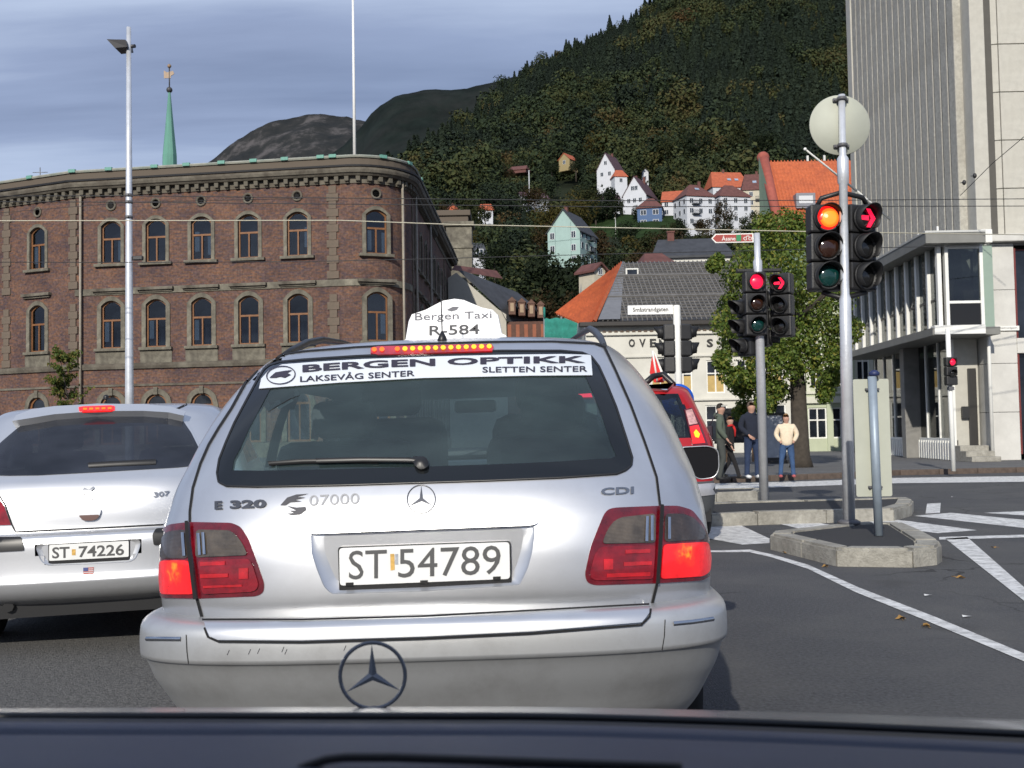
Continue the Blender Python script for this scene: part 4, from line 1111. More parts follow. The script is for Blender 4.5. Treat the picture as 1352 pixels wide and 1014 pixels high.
def hwin(w, h, dark=True):
    k = (w, h)
    if k not in WM:
        f = MB(); a = .10
        f.box(-w / 2 - a, w / 2 + a, -.06, 0, -a, h + a)
        p = MB(); p.box(-w / 2, -.05, -.08, -.061, 0, h); p.box(.05, w / 2, -.08, -.061, 0, h)
        WM[k] = (f.mesh('window', m_trimw), p.mesh('pane', m_hdark))
    return WM[k]
def house(name, label, px, py, D, w, d, he, hr, wall, roof, rz=0, ridge='x', hip=0.0, wf=None, wsd=None, cat='house', group=None, chim=None, ov=.35, extra=None, below=6, gwin=None, wwin=(1.0, 1.3)):
    p = at(px, py, D)
    t = thing(name, label, cat, p, rz, group)
    b = MB(); b.box(-w / 2, w / 2, 0, d, -below, he)
    if hip == 0:
        if ridge == 'x':
            for x in (-w / 2, w / 2): b.add([(x, 0, he), (x, d, he), (x, d / 2, hr - .05)], [(0, 1, 2)])
        else:
            for y in (0, d): b.add([(-w / 2, y, he), (w / 2, y, he), (0, y, hr - .05)], [(0, 1, 2)])
    b.obj('wall', wall, t)
    r = MB(); th = .22
    if ridge == 'x':
        k = (hr - he) / (d / 2); e0 = he - ov * k
        A = [(-w / 2 - ov, -ov, e0), (w / 2 + ov, -ov, e0), (w / 2 + ov - hip * w, d / 2, hr), (-w / 2 - ov + hip * w, d / 2, hr), (-w / 2 - ov, d + ov, e0), (w / 2 + ov, d + ov, e0)]
        up = [(x, y, z + th) for x, y, z in A]
        r.add(A + up, [(0, 1, 7, 6), (6, 7, 8, 9), (9, 8, 11, 10), (4, 10, 11, 5), (0, 6, 9, 3), (3, 9, 10, 4), (1, 2, 8, 7), (2, 5, 11, 8), (0, 3, 2, 1), (3, 4, 5, 2)] + ([(6, 9, 10), (7, 11, 8)] if hip else []))
    else:
        k = (hr - he) / (w / 2); e0 = he - ov * k
        A = [(-w / 2 - ov, -ov, e0), (-w / 2 - ov, d + ov, e0), (0, d + ov - hip * d, hr), (0, -ov + hip * d, hr), (w / 2 + ov, -ov, e0), (w / 2 + ov, d + ov, e0)]
        up = [(x, y, z + th) for x, y, z in A]
        r.add(A + up, [(0, 6, 7, 1), (6, 9, 8, 7), (9, 10, 11, 8), (4, 5, 11, 10), (0, 3, 9, 6), (3, 4, 10, 9), (1, 7, 8, 2), (2, 8, 11, 5), (0, 1, 2, 3), (3, 2, 5, 4)] + ([(6, 10, 9), (7, 8, 11)] if hip else []))
    ro = r.obj('roof', roof, t)
    if chim:
        for cx, cy in (chim if isinstance(chim[0], tuple) else [chim]):
            c = MB(); c.bbox(cx - .35, cx + .35, cy - .35, cy + .35, he, hr + .9, .04); c.box(cx - .42, cx + .42, cy - .42, cy + .42, hr + .901, hr + 1.05); c.obj('chimney', m_brickh, ro)
    wm, pm2 = hwin(*wwin)
    def putw(M4):
        f = place('window', wm, t, mat=M4); place('pane', pm2, f, mat=Matrix.Identity(4))
    if wf:
        nx, zs = wf
        for z in zs:
            for i in range(nx): putw(Matrix.Translation((-w / 2 + w * (i + .5) / nx, 0, z)))
    if wsd:
        nx, zs = wsd
        for sx in (-1, 1):
            for z in zs:
                for i in range(nx): putw(Matrix.Translation((sx * w / 2, d * (i + .5) / nx, z)) @ Matrix.Rotation(sx * pi / 2, 4, 'Z'))
    if gwin:
        for x, z in gwin: putw(Matrix.Translation((x, 0, z)))
    if extra: extra(t)
    return t
def balconies(lst):
    def f(t):
        for x, y, z, rz in lst:
            b = MB(); T = Matrix.Translation((x, y, z)) @ Matrix.Rotation(rz, 4, 'Z')
            b.box(-1.2, 1.2, -1.1, -.01, -.12, 0, 0, T); b.box(-1.2, 1.2, -1.14, -1.06, .85, .95, 0, T)
            for k in range(9): b.box(-1.2 + .29 * k, -1.12 + .29 * k, -1.12, -1.08, 0, .85, 0, T)
            b.obj('balcony', M('balcony_dark', (.04, .045, .05), .6), t)
    return f
def skylights(lst):
    def f(t):
        for x, y, z, a in lst:
            b = MB(); T = Matrix.Translation((x, y, z)) @ Matrix.Rotation(a, 4, 'X'); b.bbox(-.6, .6, -.5, .5, -.05, .12, .02, 0, T); b.obj('skylight', M('skylight_glass', (.30, .38, .48), .2), t)
    return f
def boards(t):
    b = MB()
    for x in (-2.0, 1.7): b.box(x - .05, x + .05, -.04, -.001, -2, 9.8)
    b.box(-4.2, 4.2, -.045, -.002, 5.75, 5.85); b.obj('timber_band', M('mint_band', (.19, .28, .27), .8), t)
house('apartment_house', 'mint green four storey gabled house alone among the trees on the slope', 745, 352, 240, 7.6, 11, 7.8, 12.6, m_mint, m_hroofgr, radians(-24), 'y', 0,
      wsd=(4, (1.2, 4.0, 6.4)), gwin=[(-2.7, 6.3), (2.3, 6.3), (-2.7, 3.4), (2.3, 3.4), (2.3, .8)], chim=(0, 2), cat='house',
      extra=lambda t: (boards(t), balconies([(3.9, 5.5, 1.0, pi / 2), (3.9, 5.5, 3.7, pi / 2), (3.9, 5.5, 6.2, pi / 2)])(t)), wwin=(.9, 1.3))
house('gabled_house', 'tall white gabled house with plum roof, highest of the white houses on the hill', 800, 243, 390, 7.0, 9, 5.2, 11.2, m_hw, m_hroofpl, radians(-30), 'y', 0, gwin=[(0, 7), (-1.5, 3), (1.5, 3)], wsd=(2, (2.6,)), chim=(0, 6))
house('cottage', 'tiny white cottage with orange roof just right of the tall white gabled house', 820, 244, 384, 4.5, 5, 3.2, 5.6, m_hw, m_hroofor, radians(10), 'x', .3, wf=(1, (1,)))
house('gabled_house', 'white gabled house with plum roof standing left of and above the blue house', 838, 272, 352, 8.0, 10, 3.6, 9.6, m_hw, m_hroofpl, radians(-28), 'y', 0, gwin=[(-.6, 5.2), (.6, 5.2), (-2, 1.2), (0, 1.2), (2, 1.2)], wsd=(3, (1.2,)), chim=((-.8, 4), (.8, 7)))
house('garden_house', 'small white single storey house half hidden by the tree below the gabled houses', 800, 276, 345, 9, 6, 3.2, 5.0, m_hw, m_hroofpl, radians(5), 'x', 0, wf=(3, (1,)))
house('blue_house', 'blue house with white windows and dull red hipped roof', 858, 300, 312, 7.0, 8, 5.8, 8.9, m_blue, m_hroofred, radians(-12), 'x', .42, wf=(2, (.8, 3.7)), wsd=(2, (.8, 3.7)), wwin=(1.5, 1.3))
house('row_house', 'white house with bright orange roof just right of the blue house', 892, 299, 318, 7.6, 9, 7.6, 11.2, m_hw, m_hroofor, radians(-14), 'x', 0, wf=(3, (1.0, 3.7, 6.0)), extra=skylights([(1.5, 1.3, 8.9, radians(38))]))
house('villa', 'white villa with dull red hipped roof and three stacked balconies', 926, 300, 306, 8.6, 9, 9.0, 12.8, m_hw, m_hroofred, radians(16), 'x', .40, wf=(3, (1.0, 4.0, 6.8)), wsd=(3, (1.0, 4.0, 6.8)), chim=(1.5, 4), extra=lambda t: (balconies([(-1.6, 0, .8, 0), (-1.6, 0, 3.7, 0), (-1.6, 0, 6.5, 0)])(t), skylights([(0, 2.2, 11.3, radians(38))])(t)))
house('villa', 'white villa with dull red hipped roof and rusty climbing plants', 972, 296, 312, 9.4, 9, 8.2, 12.0, m_hw, m_hroofred, radians(14), 'x', .40, wf=(3, (1.0, 4.0, 6.2)), wsd=(3, (1.0, 4.0, 6.2)))
house('orange_roof_house', 'house with large bright orange roof and two skylights above the hipped villas', 966, 262, 356, 12.5, 10, 4, 9.6, m_hw, m_hroofor, radians(8), 'x', .12, wf=(4, (1,)), chim=(-1, 5), extra=skylights([(0, 2.0, 6.7, radians(48)), (2.5, 2.0, 6.7, radians(48))]))
house('brown_roof_house', 'cream house with brown roof and balcony beside the green gable', 1003, 288, 330, 9.5, 10, 9.0, 14.4, m_hcream, m_hroofred, radians(-6), 'x', .15, wf=(2, (1.2, 4.2, 6.8)), chim=(0, 5), extra=lambda t: (balconies([(0, 0, 5.6, 0)])(t), skylights([(-1, 2.2, 11.6, radians(48))])(t)))
house('yellow_house', 'small yellow house with orange gable up in the wood', 745, 219, 430, 5.0, 6, 2.6, 5.0, m_hyel, m_hroofor, radians(-35), 'y', 0, gwin=[(0, .8)], below=2)
house('shed', 'low dark red roofed shed left of the yellow house in the wood', 683, 225, 430, 7, 6, .4, 2.2, m_hroofred, m_hroofred, radians(-18), 'x', .1, below=1)
house('far_house', 'house with plum roof half hidden by yellowing trees above the mint house', 708, 270, 360, 9, 8, 2.2, 4.6, m_hw, m_hroofpl, radians(20), 'x', 0, wf=(3, (1,)))
house('far_house', 'little orange brick house close to the corner of the brick building', 598, 291, 330, 4.2, 5, 3, 5.0, m_hroofor, m_hroofred, 0, 'y', 0)
house('far_house', 'little pink roofed house among trees left of the dark conifers', 641, 288, 330, 4.5, 5, 2.6, 4.6, m_hw, m_hroofor, 0, 'x', .2)
house('far_house', 'tiny white house on the wooded slope above the blue house', 852, 231, 420, 2.4, 3, 1.2, 2.4, m_hw, m_hroofgr, 0, 'y', 0)
house('grey_roof_house', 'low white house with grey roof left of the dark conifers', 618, 345, 170, 5.6, 6, 1.0, 3.2, m_hw, m_hroofgr, radians(14), 'x', 0, wf=(3, (.6,)), chim=(0, 3))
house('slate_roof_house', 'long low white house with dark slate roof just above the battened roof', 915, 352, 110, 7.6, 7, 1.1, 3.2, m_wht, m_hroofgr, radians(-4), 'x', .12, wf=(5, (-.2,)), chim=(-1.9, 3.5), wwin=(.6, .6))
house('tiny_gable_house', 'small house with orange gable peeping over the orange hip roof', 792, 363, 112, 1.5, 2.4, .5, 1.1, m_hcream, m_hroofred, radians(38), 'y', 0, gwin=[(0, .1)], wwin=(.4, .5))
house('tiny_gable_house', 'small red gable peeping over the ridge of the battened roof', 822 + 48, 356, 96, 2.2, 3, .6, 1.5, m_hw, m_hroofred, radians(10), 'x', .3)

# big orange roofed house with green gable
og = house('green_gable_house', 'large house with steep orange tile roof and green gable end rising over the street tree', 1076, 420, 80, 5.9, 9, 8.0, 12.0, M('green_gable_wall', (.20, .27, .20), .8, var=.1), m_orange, radians(0), 'x', 0, ov=.02) if 0 else None
D = 80
p = at(1076, 560, D)
t = thing('green_gable_house', 'large house with steep orange tile roof and green gable end rising over the street tree', 'house', (p.x, D, 0))
zr_ = at(1076, 208, D + 3).z; zev = at(1076, 300, D).z; xl_ = at(1030, 250, D).x - p.x; xr_ = at(1150, 250, D).x - p.x
m_gg = M('green_gable_wall', (.16, .22, .165), .8, var=.1)
b = MB(); b.box(xl_ - .02, xr_, .3, 8, 0, zev - .3); b.add([(xl_ - .02, .3, zev - .3), (xl_ - .02, 8, zev - .3), (xl_ - .02, 4.2, zr_)], [(0, 1, 2)]); b.quad((xl_ - .02, .3, 0), (xl_ - 1.0, 3.2, 0), (xl_ - .75, 3.3, zr_ + .3), (xl_ - .04, .4, zev)); b.obj('wall', m_gg, t)
rr = MB(); NR_ = 17
for k in range(NR_):
    f0, f1 = k / NR_, (k + 1) / NR_; y0_, z0_ = 4.2 * f0, zev - .3 + (zr_ - zev + .3) * f0; y1_, z1_ = 4.2 * f1, zev - .3 + (zr_ - zev + .3) * f1
    rr.add([(xl_, y0_, z0_ + .09), (xr_, y0_, z0_ + .09), (xr_, y1_, z1_ + .02), (xl_, y1_, z1_ + .02), (xl_, y0_, z0_), (xr_, y0_, z0_)], [(0, 1, 2, 3), (4, 5, 1, 0)])
rr.quad((xl_, 8.4, zev), (xr_, 8.4, zev), (xr_, 4.2, zr_), (xl_, 4.2, zr_))
ro = rr.obj('roof', m_orange, t)
s = MB()
for k in range(26):
    x = xl_ + .15 + k * .26
    if x < xr_: s.add([(x - .05, 0, zev - .2), (x + .05, 0, zev - .2), (x + .05, 4.2, zr_ + .1), (x - .05, 4.2, zr_ + .1), (x, -.02, zev - .13), (x, 4.2, zr_ + .15)], [(0, 4, 5, 3), (4, 1, 2, 5)])
o = s.obj('tile_ridges', m_orange, ro); o['kind'] = 'stuff'
s = MB(); a1 = at(1020, 206, D + 3.5); a2 = at(1030, 300, D)
s.tube([(xl_ - .25, 4.0, zr_ + .35), (xl_ - .05, 0, zev - .35)], [.42, .34], 10); s.ball((xl_ - .25, 4.0, zr_ + .3), .48, 8); s.obj('verge_tiles', M('verge_red', (.33, .085, .06), .8, var=.15), t)
s = MB(); q = at(1063, 258, D + 1.2); T = Matrix.Translation((q.x - p.x, 1.5, q.z)) ; s.bbox(-.72, .72, -.5, 1, -1.0, .15, .04, 0, T); s.obj('dormer_frame', M('dormer_grey', (.22, .23, .26), .6), t)
s = MB(); s.box(-.52, .52, -.51, -.502, -.62, -.06, 0, T); s.obj('dormer_pane', m_trimw, t)
for k in (0, 1.3): s = MB(); q = at(1067, 206, D + 4); s.bbox(q.x - p.x + k - .08, q.x - p.x + k + .08, 4.1, 4.3, zr_, zr_ + .45, .02); s.obj('roof_vent', m_alu, t)

# grey gable with slate roof and dormers
D = 85
X = lambda px, D=85: at(px, 400, D).x
Zp = lambda px, py, D=85: at(px, py, D).z
p0 = at(640, 560, D)
t = thing('slate_roof_building', 'pale gabled building with slate roof and a row of small brown dormers', 'building', (p0.x, D, 0))
lo = lambda x: x - p0.x
b = MB(); zt_ = Zp(600, 360)
b.prism([(lo(X(592)), 0), (lo(X(668)), 0), (lo(X(668)), Zp(668, 415)), (lo(X(657)), Zp(657, 408)), (lo(X(603)), zt_), (lo(X(592)), zt_ - .4)], 0, .3); b.obj('gable_wall', M('pale_gable', (.46, .44, .38), .85, var=.08), t)
b = MB(); b.box(lo(X(668)), lo(X(722)), .3, 8, 0, Zp(690, 424)); b.box(lo(X(592)), lo(X(668)), .31, 8, 0, Zp(690, 430)); b.obj('wall', M('brown_wall', (.11, .055, .04), .85, var=.2), t)
r = MB(); r.add([(lo(X(606)), .0, zt_ + .15), (lo(X(660)), .0, Zp(660, 408)), (lo(X(722)), 5.0, Zp(722, 415)), (lo(X(715)), 5.0, Zp(715, 400)), (lo(X(684)), 5.5, Zp(684, 374)), (lo(X(612)), .3, zt_ + .2)], [(0, 1, 2, 3, 4, 5)])
r.add([(lo(X(660)), -.05, Zp(660, 408)), (lo(X(722)), 4.9, Zp(722, 413)), (lo(X(722)), 4.7, Zp(722, 424)), (lo(X(668)), -.1, Zp(668, 424))], [(0, 1, 2, 3)]); r.obj('roof', m_hroofgr, t)
r = MB(); r.add([(lo(X(596)), .5, zt_ + .3), (lo(X(664)), 5.6, zt_ + .25), (lo(X(655)), 6, zt_ + 1.0), (lo(X(600)), 2, zt_ + .9)], [(0, 1, 2, 3)]); r.obj('back_roof', m_hroofred, t)
for k in range(4):
    s = MB(); cx = lo(X(676 + 13 * k)); zz2 = Zp(676, 414); yy = .3 + k * .95; s.bbox(cx - .27, cx + .27, yy - .5, yy + 1.5, zz2 - .1, zz2 + .95, .03); s.prism([(cx - .36, zz2 + .951), (cx + .36, zz2 + .951), (cx, zz2 + 1.3)], yy - .55, yy + 1.6); d_ = s.obj('dormer', M('dormer_brown', (.13, .07, .05), .8), t)
    s = MB(); s.box(cx - .14, cx + .14, yy - .53, yy - .501, zz2 + .15, zz2 + .8); s.obj('dormer_pane', M('dormer_light', (.36, .26, .17), .7), d_)
for k in range(5):
    s = MB(); cx = lo(X(672 + 11 * k)); s.box(cx - .14, cx + .14, .26 , .3, Zp(680, 445), Zp(680, 428)); s.obj('shutter', M('brown_shutter', (.28, .10, .055), .8), t)

# scaffold with green netting
D = 58; p = at(742, 560, D)
t = thing('netted_scaffold', 'scaffold wrapped in green netting in front of the orange hip roof', 'scaffold', (p.x, D, 0))
x0_, x1_ = at(719, 430, D).x - p.x, at(765, 430, D).x - p.x; z0_, z1_ = at(740, 470, D).z, at(740, 419, D).z
m_net = M('green_netting', (.02, .21, .17), .8, var=.25, scale=3, bump=.8, bscale=9)
s = MB(); NX, NZ = 14, 10
vs = [(x0_ + (x1_ - x0_) * i / NX, .06 * sin(i * 2.3 + j) + (.05 if j % 3 else 0), z0_ + (z1_ - z0_) * j / NZ - (.08 * sin(pi * i / NX * 3) ** 2 if j == NZ else 0)) for j in range(NZ + 1) for i in range(NX + 1)]
s.add(vs, [(j * (NX + 1) + i, j * (NX + 1) + i + 1, (j + 1) * (NX + 1) + i + 1, (j + 1) * (NX + 1) + i) for j in range(NZ) for i in range(NX)], 0, True); s.obj('netting', m_net, t)
m_gal = M('galvanised_tube', (.30, .34, .34), .5, .5)
for x in (x0_, (x0_ + x1_) / 2, x1_):
    for y in (.12, 1.1): s = MB(); s.tube([(x, y, 0), (x, y, z1_ + (.5 if x == x0_ else .15))], .03, 6); s.obj('pole', m_gal, t)
for z in (z0_ + .1, z0_ + 1.0, z1_ - .1): s = MB(); s.tube([(x0_, .13, z), (x1_, .13, z)], .03, 6); s.obj('rail', m_gal, t)
s = MB(); s.tube([(x0_, -.03, z1_), (x0_, -.03, z1_ + .55)], .06, 6); s.obj('netting_roll', m_net, t)
s = MB(); q = at(748, 414, D); s.bbox(q.x - p.x - .45, q.x - p.x + .45, .2, .5, q.z - .08, q.z + .1, .02); s.obj('white_board', m_white, t)

# white mast on the slope
p = at(699, 262, 360); t = thing('mast', 'thin white mast standing on the wooded slope left of the yellowing tree', 'mast', p); b = MB(); b.tube([(0, 0, -3), (0, 0, 9)], .14, 6); b.obj('pole', m_trimw, t); b = MB(); b.ball((0, 0, 9.1), .25, 5); b.obj('finial', m_trimw, t)
p = at(813, 312, 300); t = thing('lamp_mast', 'thin grey lamp mast on the grass bank under the white gabled house', 'lamp mast', p); b = MB(); b.tube([(0, 0, -1), (0, 0, 5)], .09, 6); b.obj('pole', m_alu, t); b = MB(); b.bbox(-.4, .1, -.1, .1, 5.0, 5.12, .02); b.obj('lamp_head', m_alu, t)
# grass bank
vs = [at(770, 285, 335), at(860, 290, 318), at(860, 318, 296), at(770, 330, 300), at(905, 306, 304), at(905, 290, 316)]
b = MB(); b.add([v + Vector((0, 0, 1.2)) for v in vs], [(0, 3, 2, 1), (1, 2, 4, 5)]); tag(b.obj('grass_bank', m_grass), kind='stuff')

# ---------------------------------------------------------------- the wood on the hill
KEEP = [(715, 276, 802, 352, 262), (780, 195, 830, 248, 400), (814, 232, 868, 278, 366), (838, 258, 882, 306, 326), (874, 242, 912, 303, 330), (900, 228, 1022, 306, 345), (734, 200, 757, 222, 445), (670, 212, 700, 227, 445), (936, 215, 1024, 262, 372), (700, 255, 722, 272, 372), (742, 232, 766, 250, 405), (586, 266, 606, 294, 345), (634, 274, 652, 290, 345), (604, 318, 645, 350, 185), (850, 225, 862, 234, 430), (860, 300, 1020, 350, 118), (694, 225, 704, 264, 362), (770, 286, 862, 316, 338), (668, 340, 740, 440, 100), (1010, 180, 1160, 420, 100)]
rw = random.Random(11)
buckets = [[] for _ in protos]
nt_ = 0
grid_ = {}
for _ in range(90000):
    D = 135 + 770 * rw.random() ** .62
    px = rw.uniform(470, 1200)
    if D < 200 and (px < 560 or px > 1180): continue
    sz = (rw.uniform(4.5, 9.5) if rw.random() < .75 else rw.uniform(9, 13)) * (0.75 if D < 300 else 1)
    if rw.random() > 1.1: continue
    c = hz(px, D); h = sz * 2.1; 
    con = noise.noise(Vector((c.x * .012, c.y * .009, 1))) + (D - 500) / 900
    isc = con > .34 + rw.uniform(-.3, .3)
    if isc: sz *= .9 if D < 820 else .62; h = sz * 2.4
    x_, yt = proj((c.x, c.y, c.z + h)); _, yb = proj((c.x, c.y, c.z)); hw = sz * FOC / D * .9
    bad = False
    for (a, b1, c1_, d1, DD) in KEEP:
        if D < DD and x_ + hw > a and x_ - hw < c1_ and yt < d1 and yb > b1: bad = True; break
    if bad: continue
    cell = (int(c.x // 8), int(c.y // 8)); mind = sz * (.80 if not isc else .55)
    if any((c.x - ox) ** 2 + ((c.y - oy) * .8) ** 2 < mind * mind for ax in (-1, 0, 1) for ay in (-1, 0, 1) for ox, oy in grid_.get((cell[0] + ax, cell[1] + ay), ())): continue
    grid_.setdefault(cell, []).append((c.x, c.y))
    k = rw.randrange(6) if not isc else 6 + rw.randrange(2)
    buckets[k].append((c.x, c.y, c.z - .3, sz, rw.uniform(0, 6.28))); nt_ += 1
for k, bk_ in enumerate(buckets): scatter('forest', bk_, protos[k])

# trees one can tell apart, in front of and between the houses
m_bark = M('bark', (.055, .045, .035), .95, var=.3, scale=8, bump=.6, bscale=20)
LM = {  # single slope trees carry the same cloud shade in their colours
 'dark': leaf_mat('dark_tree_leaves', [(.010, .018, .008), (.016, .027, .010), (.024, .036, .012)], .8),
 'olive': leaf_mat('olive_tree_leaves', [(.020, .030, .010), (.034, .042, .012), (.046, .046, .014)], .8),
 'yellow': leaf_mat('yellowing_tree_leaves', [(.045, .048, .012), (.075, .066, .014), (.10, .070, .016)], .8),
 'brown': leaf_mat('rusty_tree_leaves', [(.026, .026, .010), (.050, .036, .012), (.065, .034, .014)], .8)}
CM = {}
def hill_tree(px, py, D, r, kind, label, hmul=1.0, seed=0, cone=False, group='single trees on the slope'):
    """py is the pixel row of the top of the crown"""
    top = at(px, py, D); H = r * 1.95 * hmul if not cone else r * 3.4 * hmul
    base = Vector((top.x, top.y, top.z - H - r * .35))
    t = thing('conifer' if cone else 'tree', label, 'tree', base, seed * 1.3, group)
    key = (kind, seed % 4, cone)
    if key not in CM: CM[key] = (crown_mb(300 + seed % 4, 1500, .075, 10, rx=.62 if cone else 1, rz=1.3 if cone else 1.1, cone=cone)).mesh('crown', LM[kind])
    c = place('crown', CM[key], t); c.location = (0, 0, r * .35); c.scale = (r, r, r * hmul)
    b = MB(); b.tube([(0, 0, -3), (0, 0, H * .6)], [r * .10, r * .04], 6); b.obj('trunk', m_bark, t)
    return t
TL = [
 (690, 334, 150, 4.6, 'dark', 'broad dark round tree in the dark clump left of the orange hip, its left end'), (722, 326, 152, 4.6, 'dark', 'dark round tree in the clump directly below the mint house gable'),
 (757, 332, 148, 4.6, 'dark', 'dark round tree at the right end of the clump, touching the orange hip'), (700, 385, 140, 3.4, 'brown', 'rusty brown tree low in the dark clump above the brown dormers'),
 (742, 388, 138, 3.2, 'brown', 'rusty low tree just above the green netting'), (667, 355, 155, 3.6, 'olive', 'olive tree above the slate roof with dormers'),
 (745, 268, 262, 4.6, 'yellow', 'yellowing tree directly left of the mint house roof'), (724, 272, 262, 4.0, 'yellow', 'smaller yellowing tree further left of the mint house'), (762, 255, 300, 5.4, 'yellow', 'tall yellowing tree behind the mint house ridge'),
 (787, 232, 330, 6.2, 'dark', 'big dark tree standing before the tall white gabled house'), (800, 246, 322, 5.4, 'dark', 'dark tree between the two white gabled houses'), (776, 246, 326, 5.0, 'olive', 'olive tree left of the big dark tree'),
 (654, 285, 262, 5.4, 'dark', 'dark conifer, tallest of the pair left of the mint house'), (668, 300, 258, 4.4, 'dark', 'dark conifer, shorter of the pair left of the mint house'),
 (620, 262, 320, 5.6, 'olive', 'olive bushy tree right of the little orange brick house'), (604, 300, 250, 4.4, 'olive', 'light olive tree beside the brick building corner'), (628, 300, 230, 3.6, 'yellow', 'pale green tree above the grey roofed house'),
 (812, 315, 230, 4.6, 'olive', 'olive tree right of the mint house balconies'), (838, 308, 232, 4.8, 'yellow', 'yellow green tree on the bank below the blue house'), (864, 304, 230, 4.6, 'olive', 'olive tree just below the blue house'), (888, 302, 226, 4.0, 'brown', 'rusty tree below the white house with the orange roof'),
 (912, 302, 222, 4.0, 'olive', 'olive tree below the left villa'), (820, 330, 180, 3.6, 'dark', 'dark tree just above the ridge of the battened roof, left of the others'), (848, 328, 178, 3.4, 'brown', 'rusty tree above the middle of the battened roof'),
 (940, 292, 240, 3.8, 'brown', 'rusty tree between the two hipped villas'), (955, 262, 290, 3.0, 'brown', 'climbing rusty tree against the right villa'), (985, 292, 230, 4.0, 'olive', 'olive tree under the right villa'), (1002, 286, 220, 3.6, 'dark', 'dark tree beside the green gable'),
 (607, 340, 120, 2.4, 'olive', 'olive tree in front of the grey roofed house'), (596, 262, 300, 3.6, 'brown', 'rusty tree by the attic block of the brick building'),
 (735, 192, 452, 5.0, 'olive', 'olive tree right behind the yellow house'), (790, 176, 455, 6.2, 'yellow', 'yellowish tall tree above the tall white gabled house'), (880, 178, 430, 6.6, 'olive', 'olive domed tree on the slope above the blue house'), (918, 162, 430, 7.0, 'dark', 'dark domed tree on the slope above the left villa'), (968, 160, 430, 7.4, 'olive', 'large olive domed tree on the slope above the orange roof'),
 (706, 246, 350, 4.0, 'brown', 'rusty tree in front of the plum roofed house'), (728, 256, 345, 3.6, 'olive', 'olive tree at the right end of the plum roofed house'), (688, 250, 352, 4.2, 'dark', 'dark tree left of the plum roofed house and the white mast'),
 (786, 262, 318, 3.4, 'dark', 'dark tree hiding the small single storey house, left one'), (812, 262, 322, 2.6, 'olive', 'olive bush at the left foot of the right white gabled house'), (842, 270, 315, 2.2, 'dark', 'dark bush between the right gabled house and the blue house'),
 (880, 290, 290, 2.6, 'olive', 'olive bush at the right foot of the blue house'), (900, 286, 292, 2.8, 'dark', 'dark bush before the white house with the orange roof'), (928, 288, 288, 2.6, 'brown', 'rusty bush at the foot of the left villa'), (958, 286, 286, 2.8, 'dark', 'dark bush between the two villas'), (990, 276, 292, 3.0, 'olive', 'olive bush at the right foot of the right villa'),
 (796, 300, 250, 4.0, 'brown', 'rusty tree right of the mint house, on the grass bank'), (826, 292, 262, 3.6, 'dark', 'dark tree on the grass bank under the lamp mast'), (716, 292, 250, 3.8, 'brown', 'rusty tree just left of the mint gable'), (704, 312, 235, 4.0, 'dark', 'dark tree low left of the mint gable'),
 (595, 316, 165, 2.0, 'olive', 'olive bush at the left end of the grey roofed house'), (652, 318, 165, 3.0, 'dark', 'dark tree at the right end of the grey roofed house'), (775, 338, 145, 2.6, 'dark', 'dark bush between the mint house and the orange hip'), (728, 206, 425, 3.2, 'dark', 'dark tree left of the yellow house'), (760, 204, 425, 3.4, 'dark', 'dark tree right of the yellow house'),
 (672, 222, 425, 3.0, 'brown', 'rusty tree at the left end of the red shed'), (640, 268, 322, 2.4, 'dark', 'dark bush at the left of the little pink roofed house'), (834, 226, 400, 3.0, 'olive', 'olive tree between the orange cottage and the tiny white house'),
 (842, 205, 440, 5.4, 'brown', 'rusty domed tree right of the orange cottage'), (1010, 172, 400, 6.0, 'dark', 'dark domed tree left of the orange verge'),
]
for k, (px, py, D, r, kind, lab) in enumerate(TL):
    cone = 'conifer' in lab
    hill_tree(px, py, D, r if not cone else r * 1.1, kind, lab, 1.0, k, cone)

# ---------------------------------------------------------------- street tree
def branchy(t, base_h, H, R, seed, r0, mat, name='trunk', lean=(0, 0)):
    r = random.Random(seed); b = MB(); tips = []
    top = Vector((lean[0], lean[1], H * .62))
    b.tube([(0, 0, 0), (0, 0, .3), Vector((lean[0] * .3, lean[1] * .3, base_h)), top], [r0 * 1.35, r0, r0 * .85, r0 * .35], 10)
    for k in range(11):
        f = r.uniform(.35, 1); z = base_h + (H * .62 - base_h) * f; a = r.uniform(0, 6.28); L = R * r.uniform(.55, .9)
        s0 = Vector((lean[0] * f, lean[1] * f, z)); e_ = s0 + Vector((cos(a) * L, sin(a) * L, L * r.uniform(.35, .9))); m_i = (s0 + e_) / 2 + Vector((0, 0, -.1))
        b.tube([s0, m_i, e_], [r0 * .35, r0 * .22, r0 * .06], 6); tips.append((m_i, e_))
    b.obj(name, mat, t); return tips
bp_ = gnd(1058, 617, .12)
st = thing('street_tree', 'leafy green street tree with thick dark trunk behind the traffic signals', 'tree', (bp_.x, bp_.y, .12))
branchy(st, 2.2, 6.8, 2.0, 4, .25, m_bark, lean=(-.1, 0))
m_lf = leaf_mat('linden_leaves', [(.06, .105, .018), (.095, .15, .028), (.14, .20, .038), (.19, .24, .045), (.30, .25, .045)], .45)
rl_ = random.Random(21); lb = MB()
lump = []
Dt = bp_.y
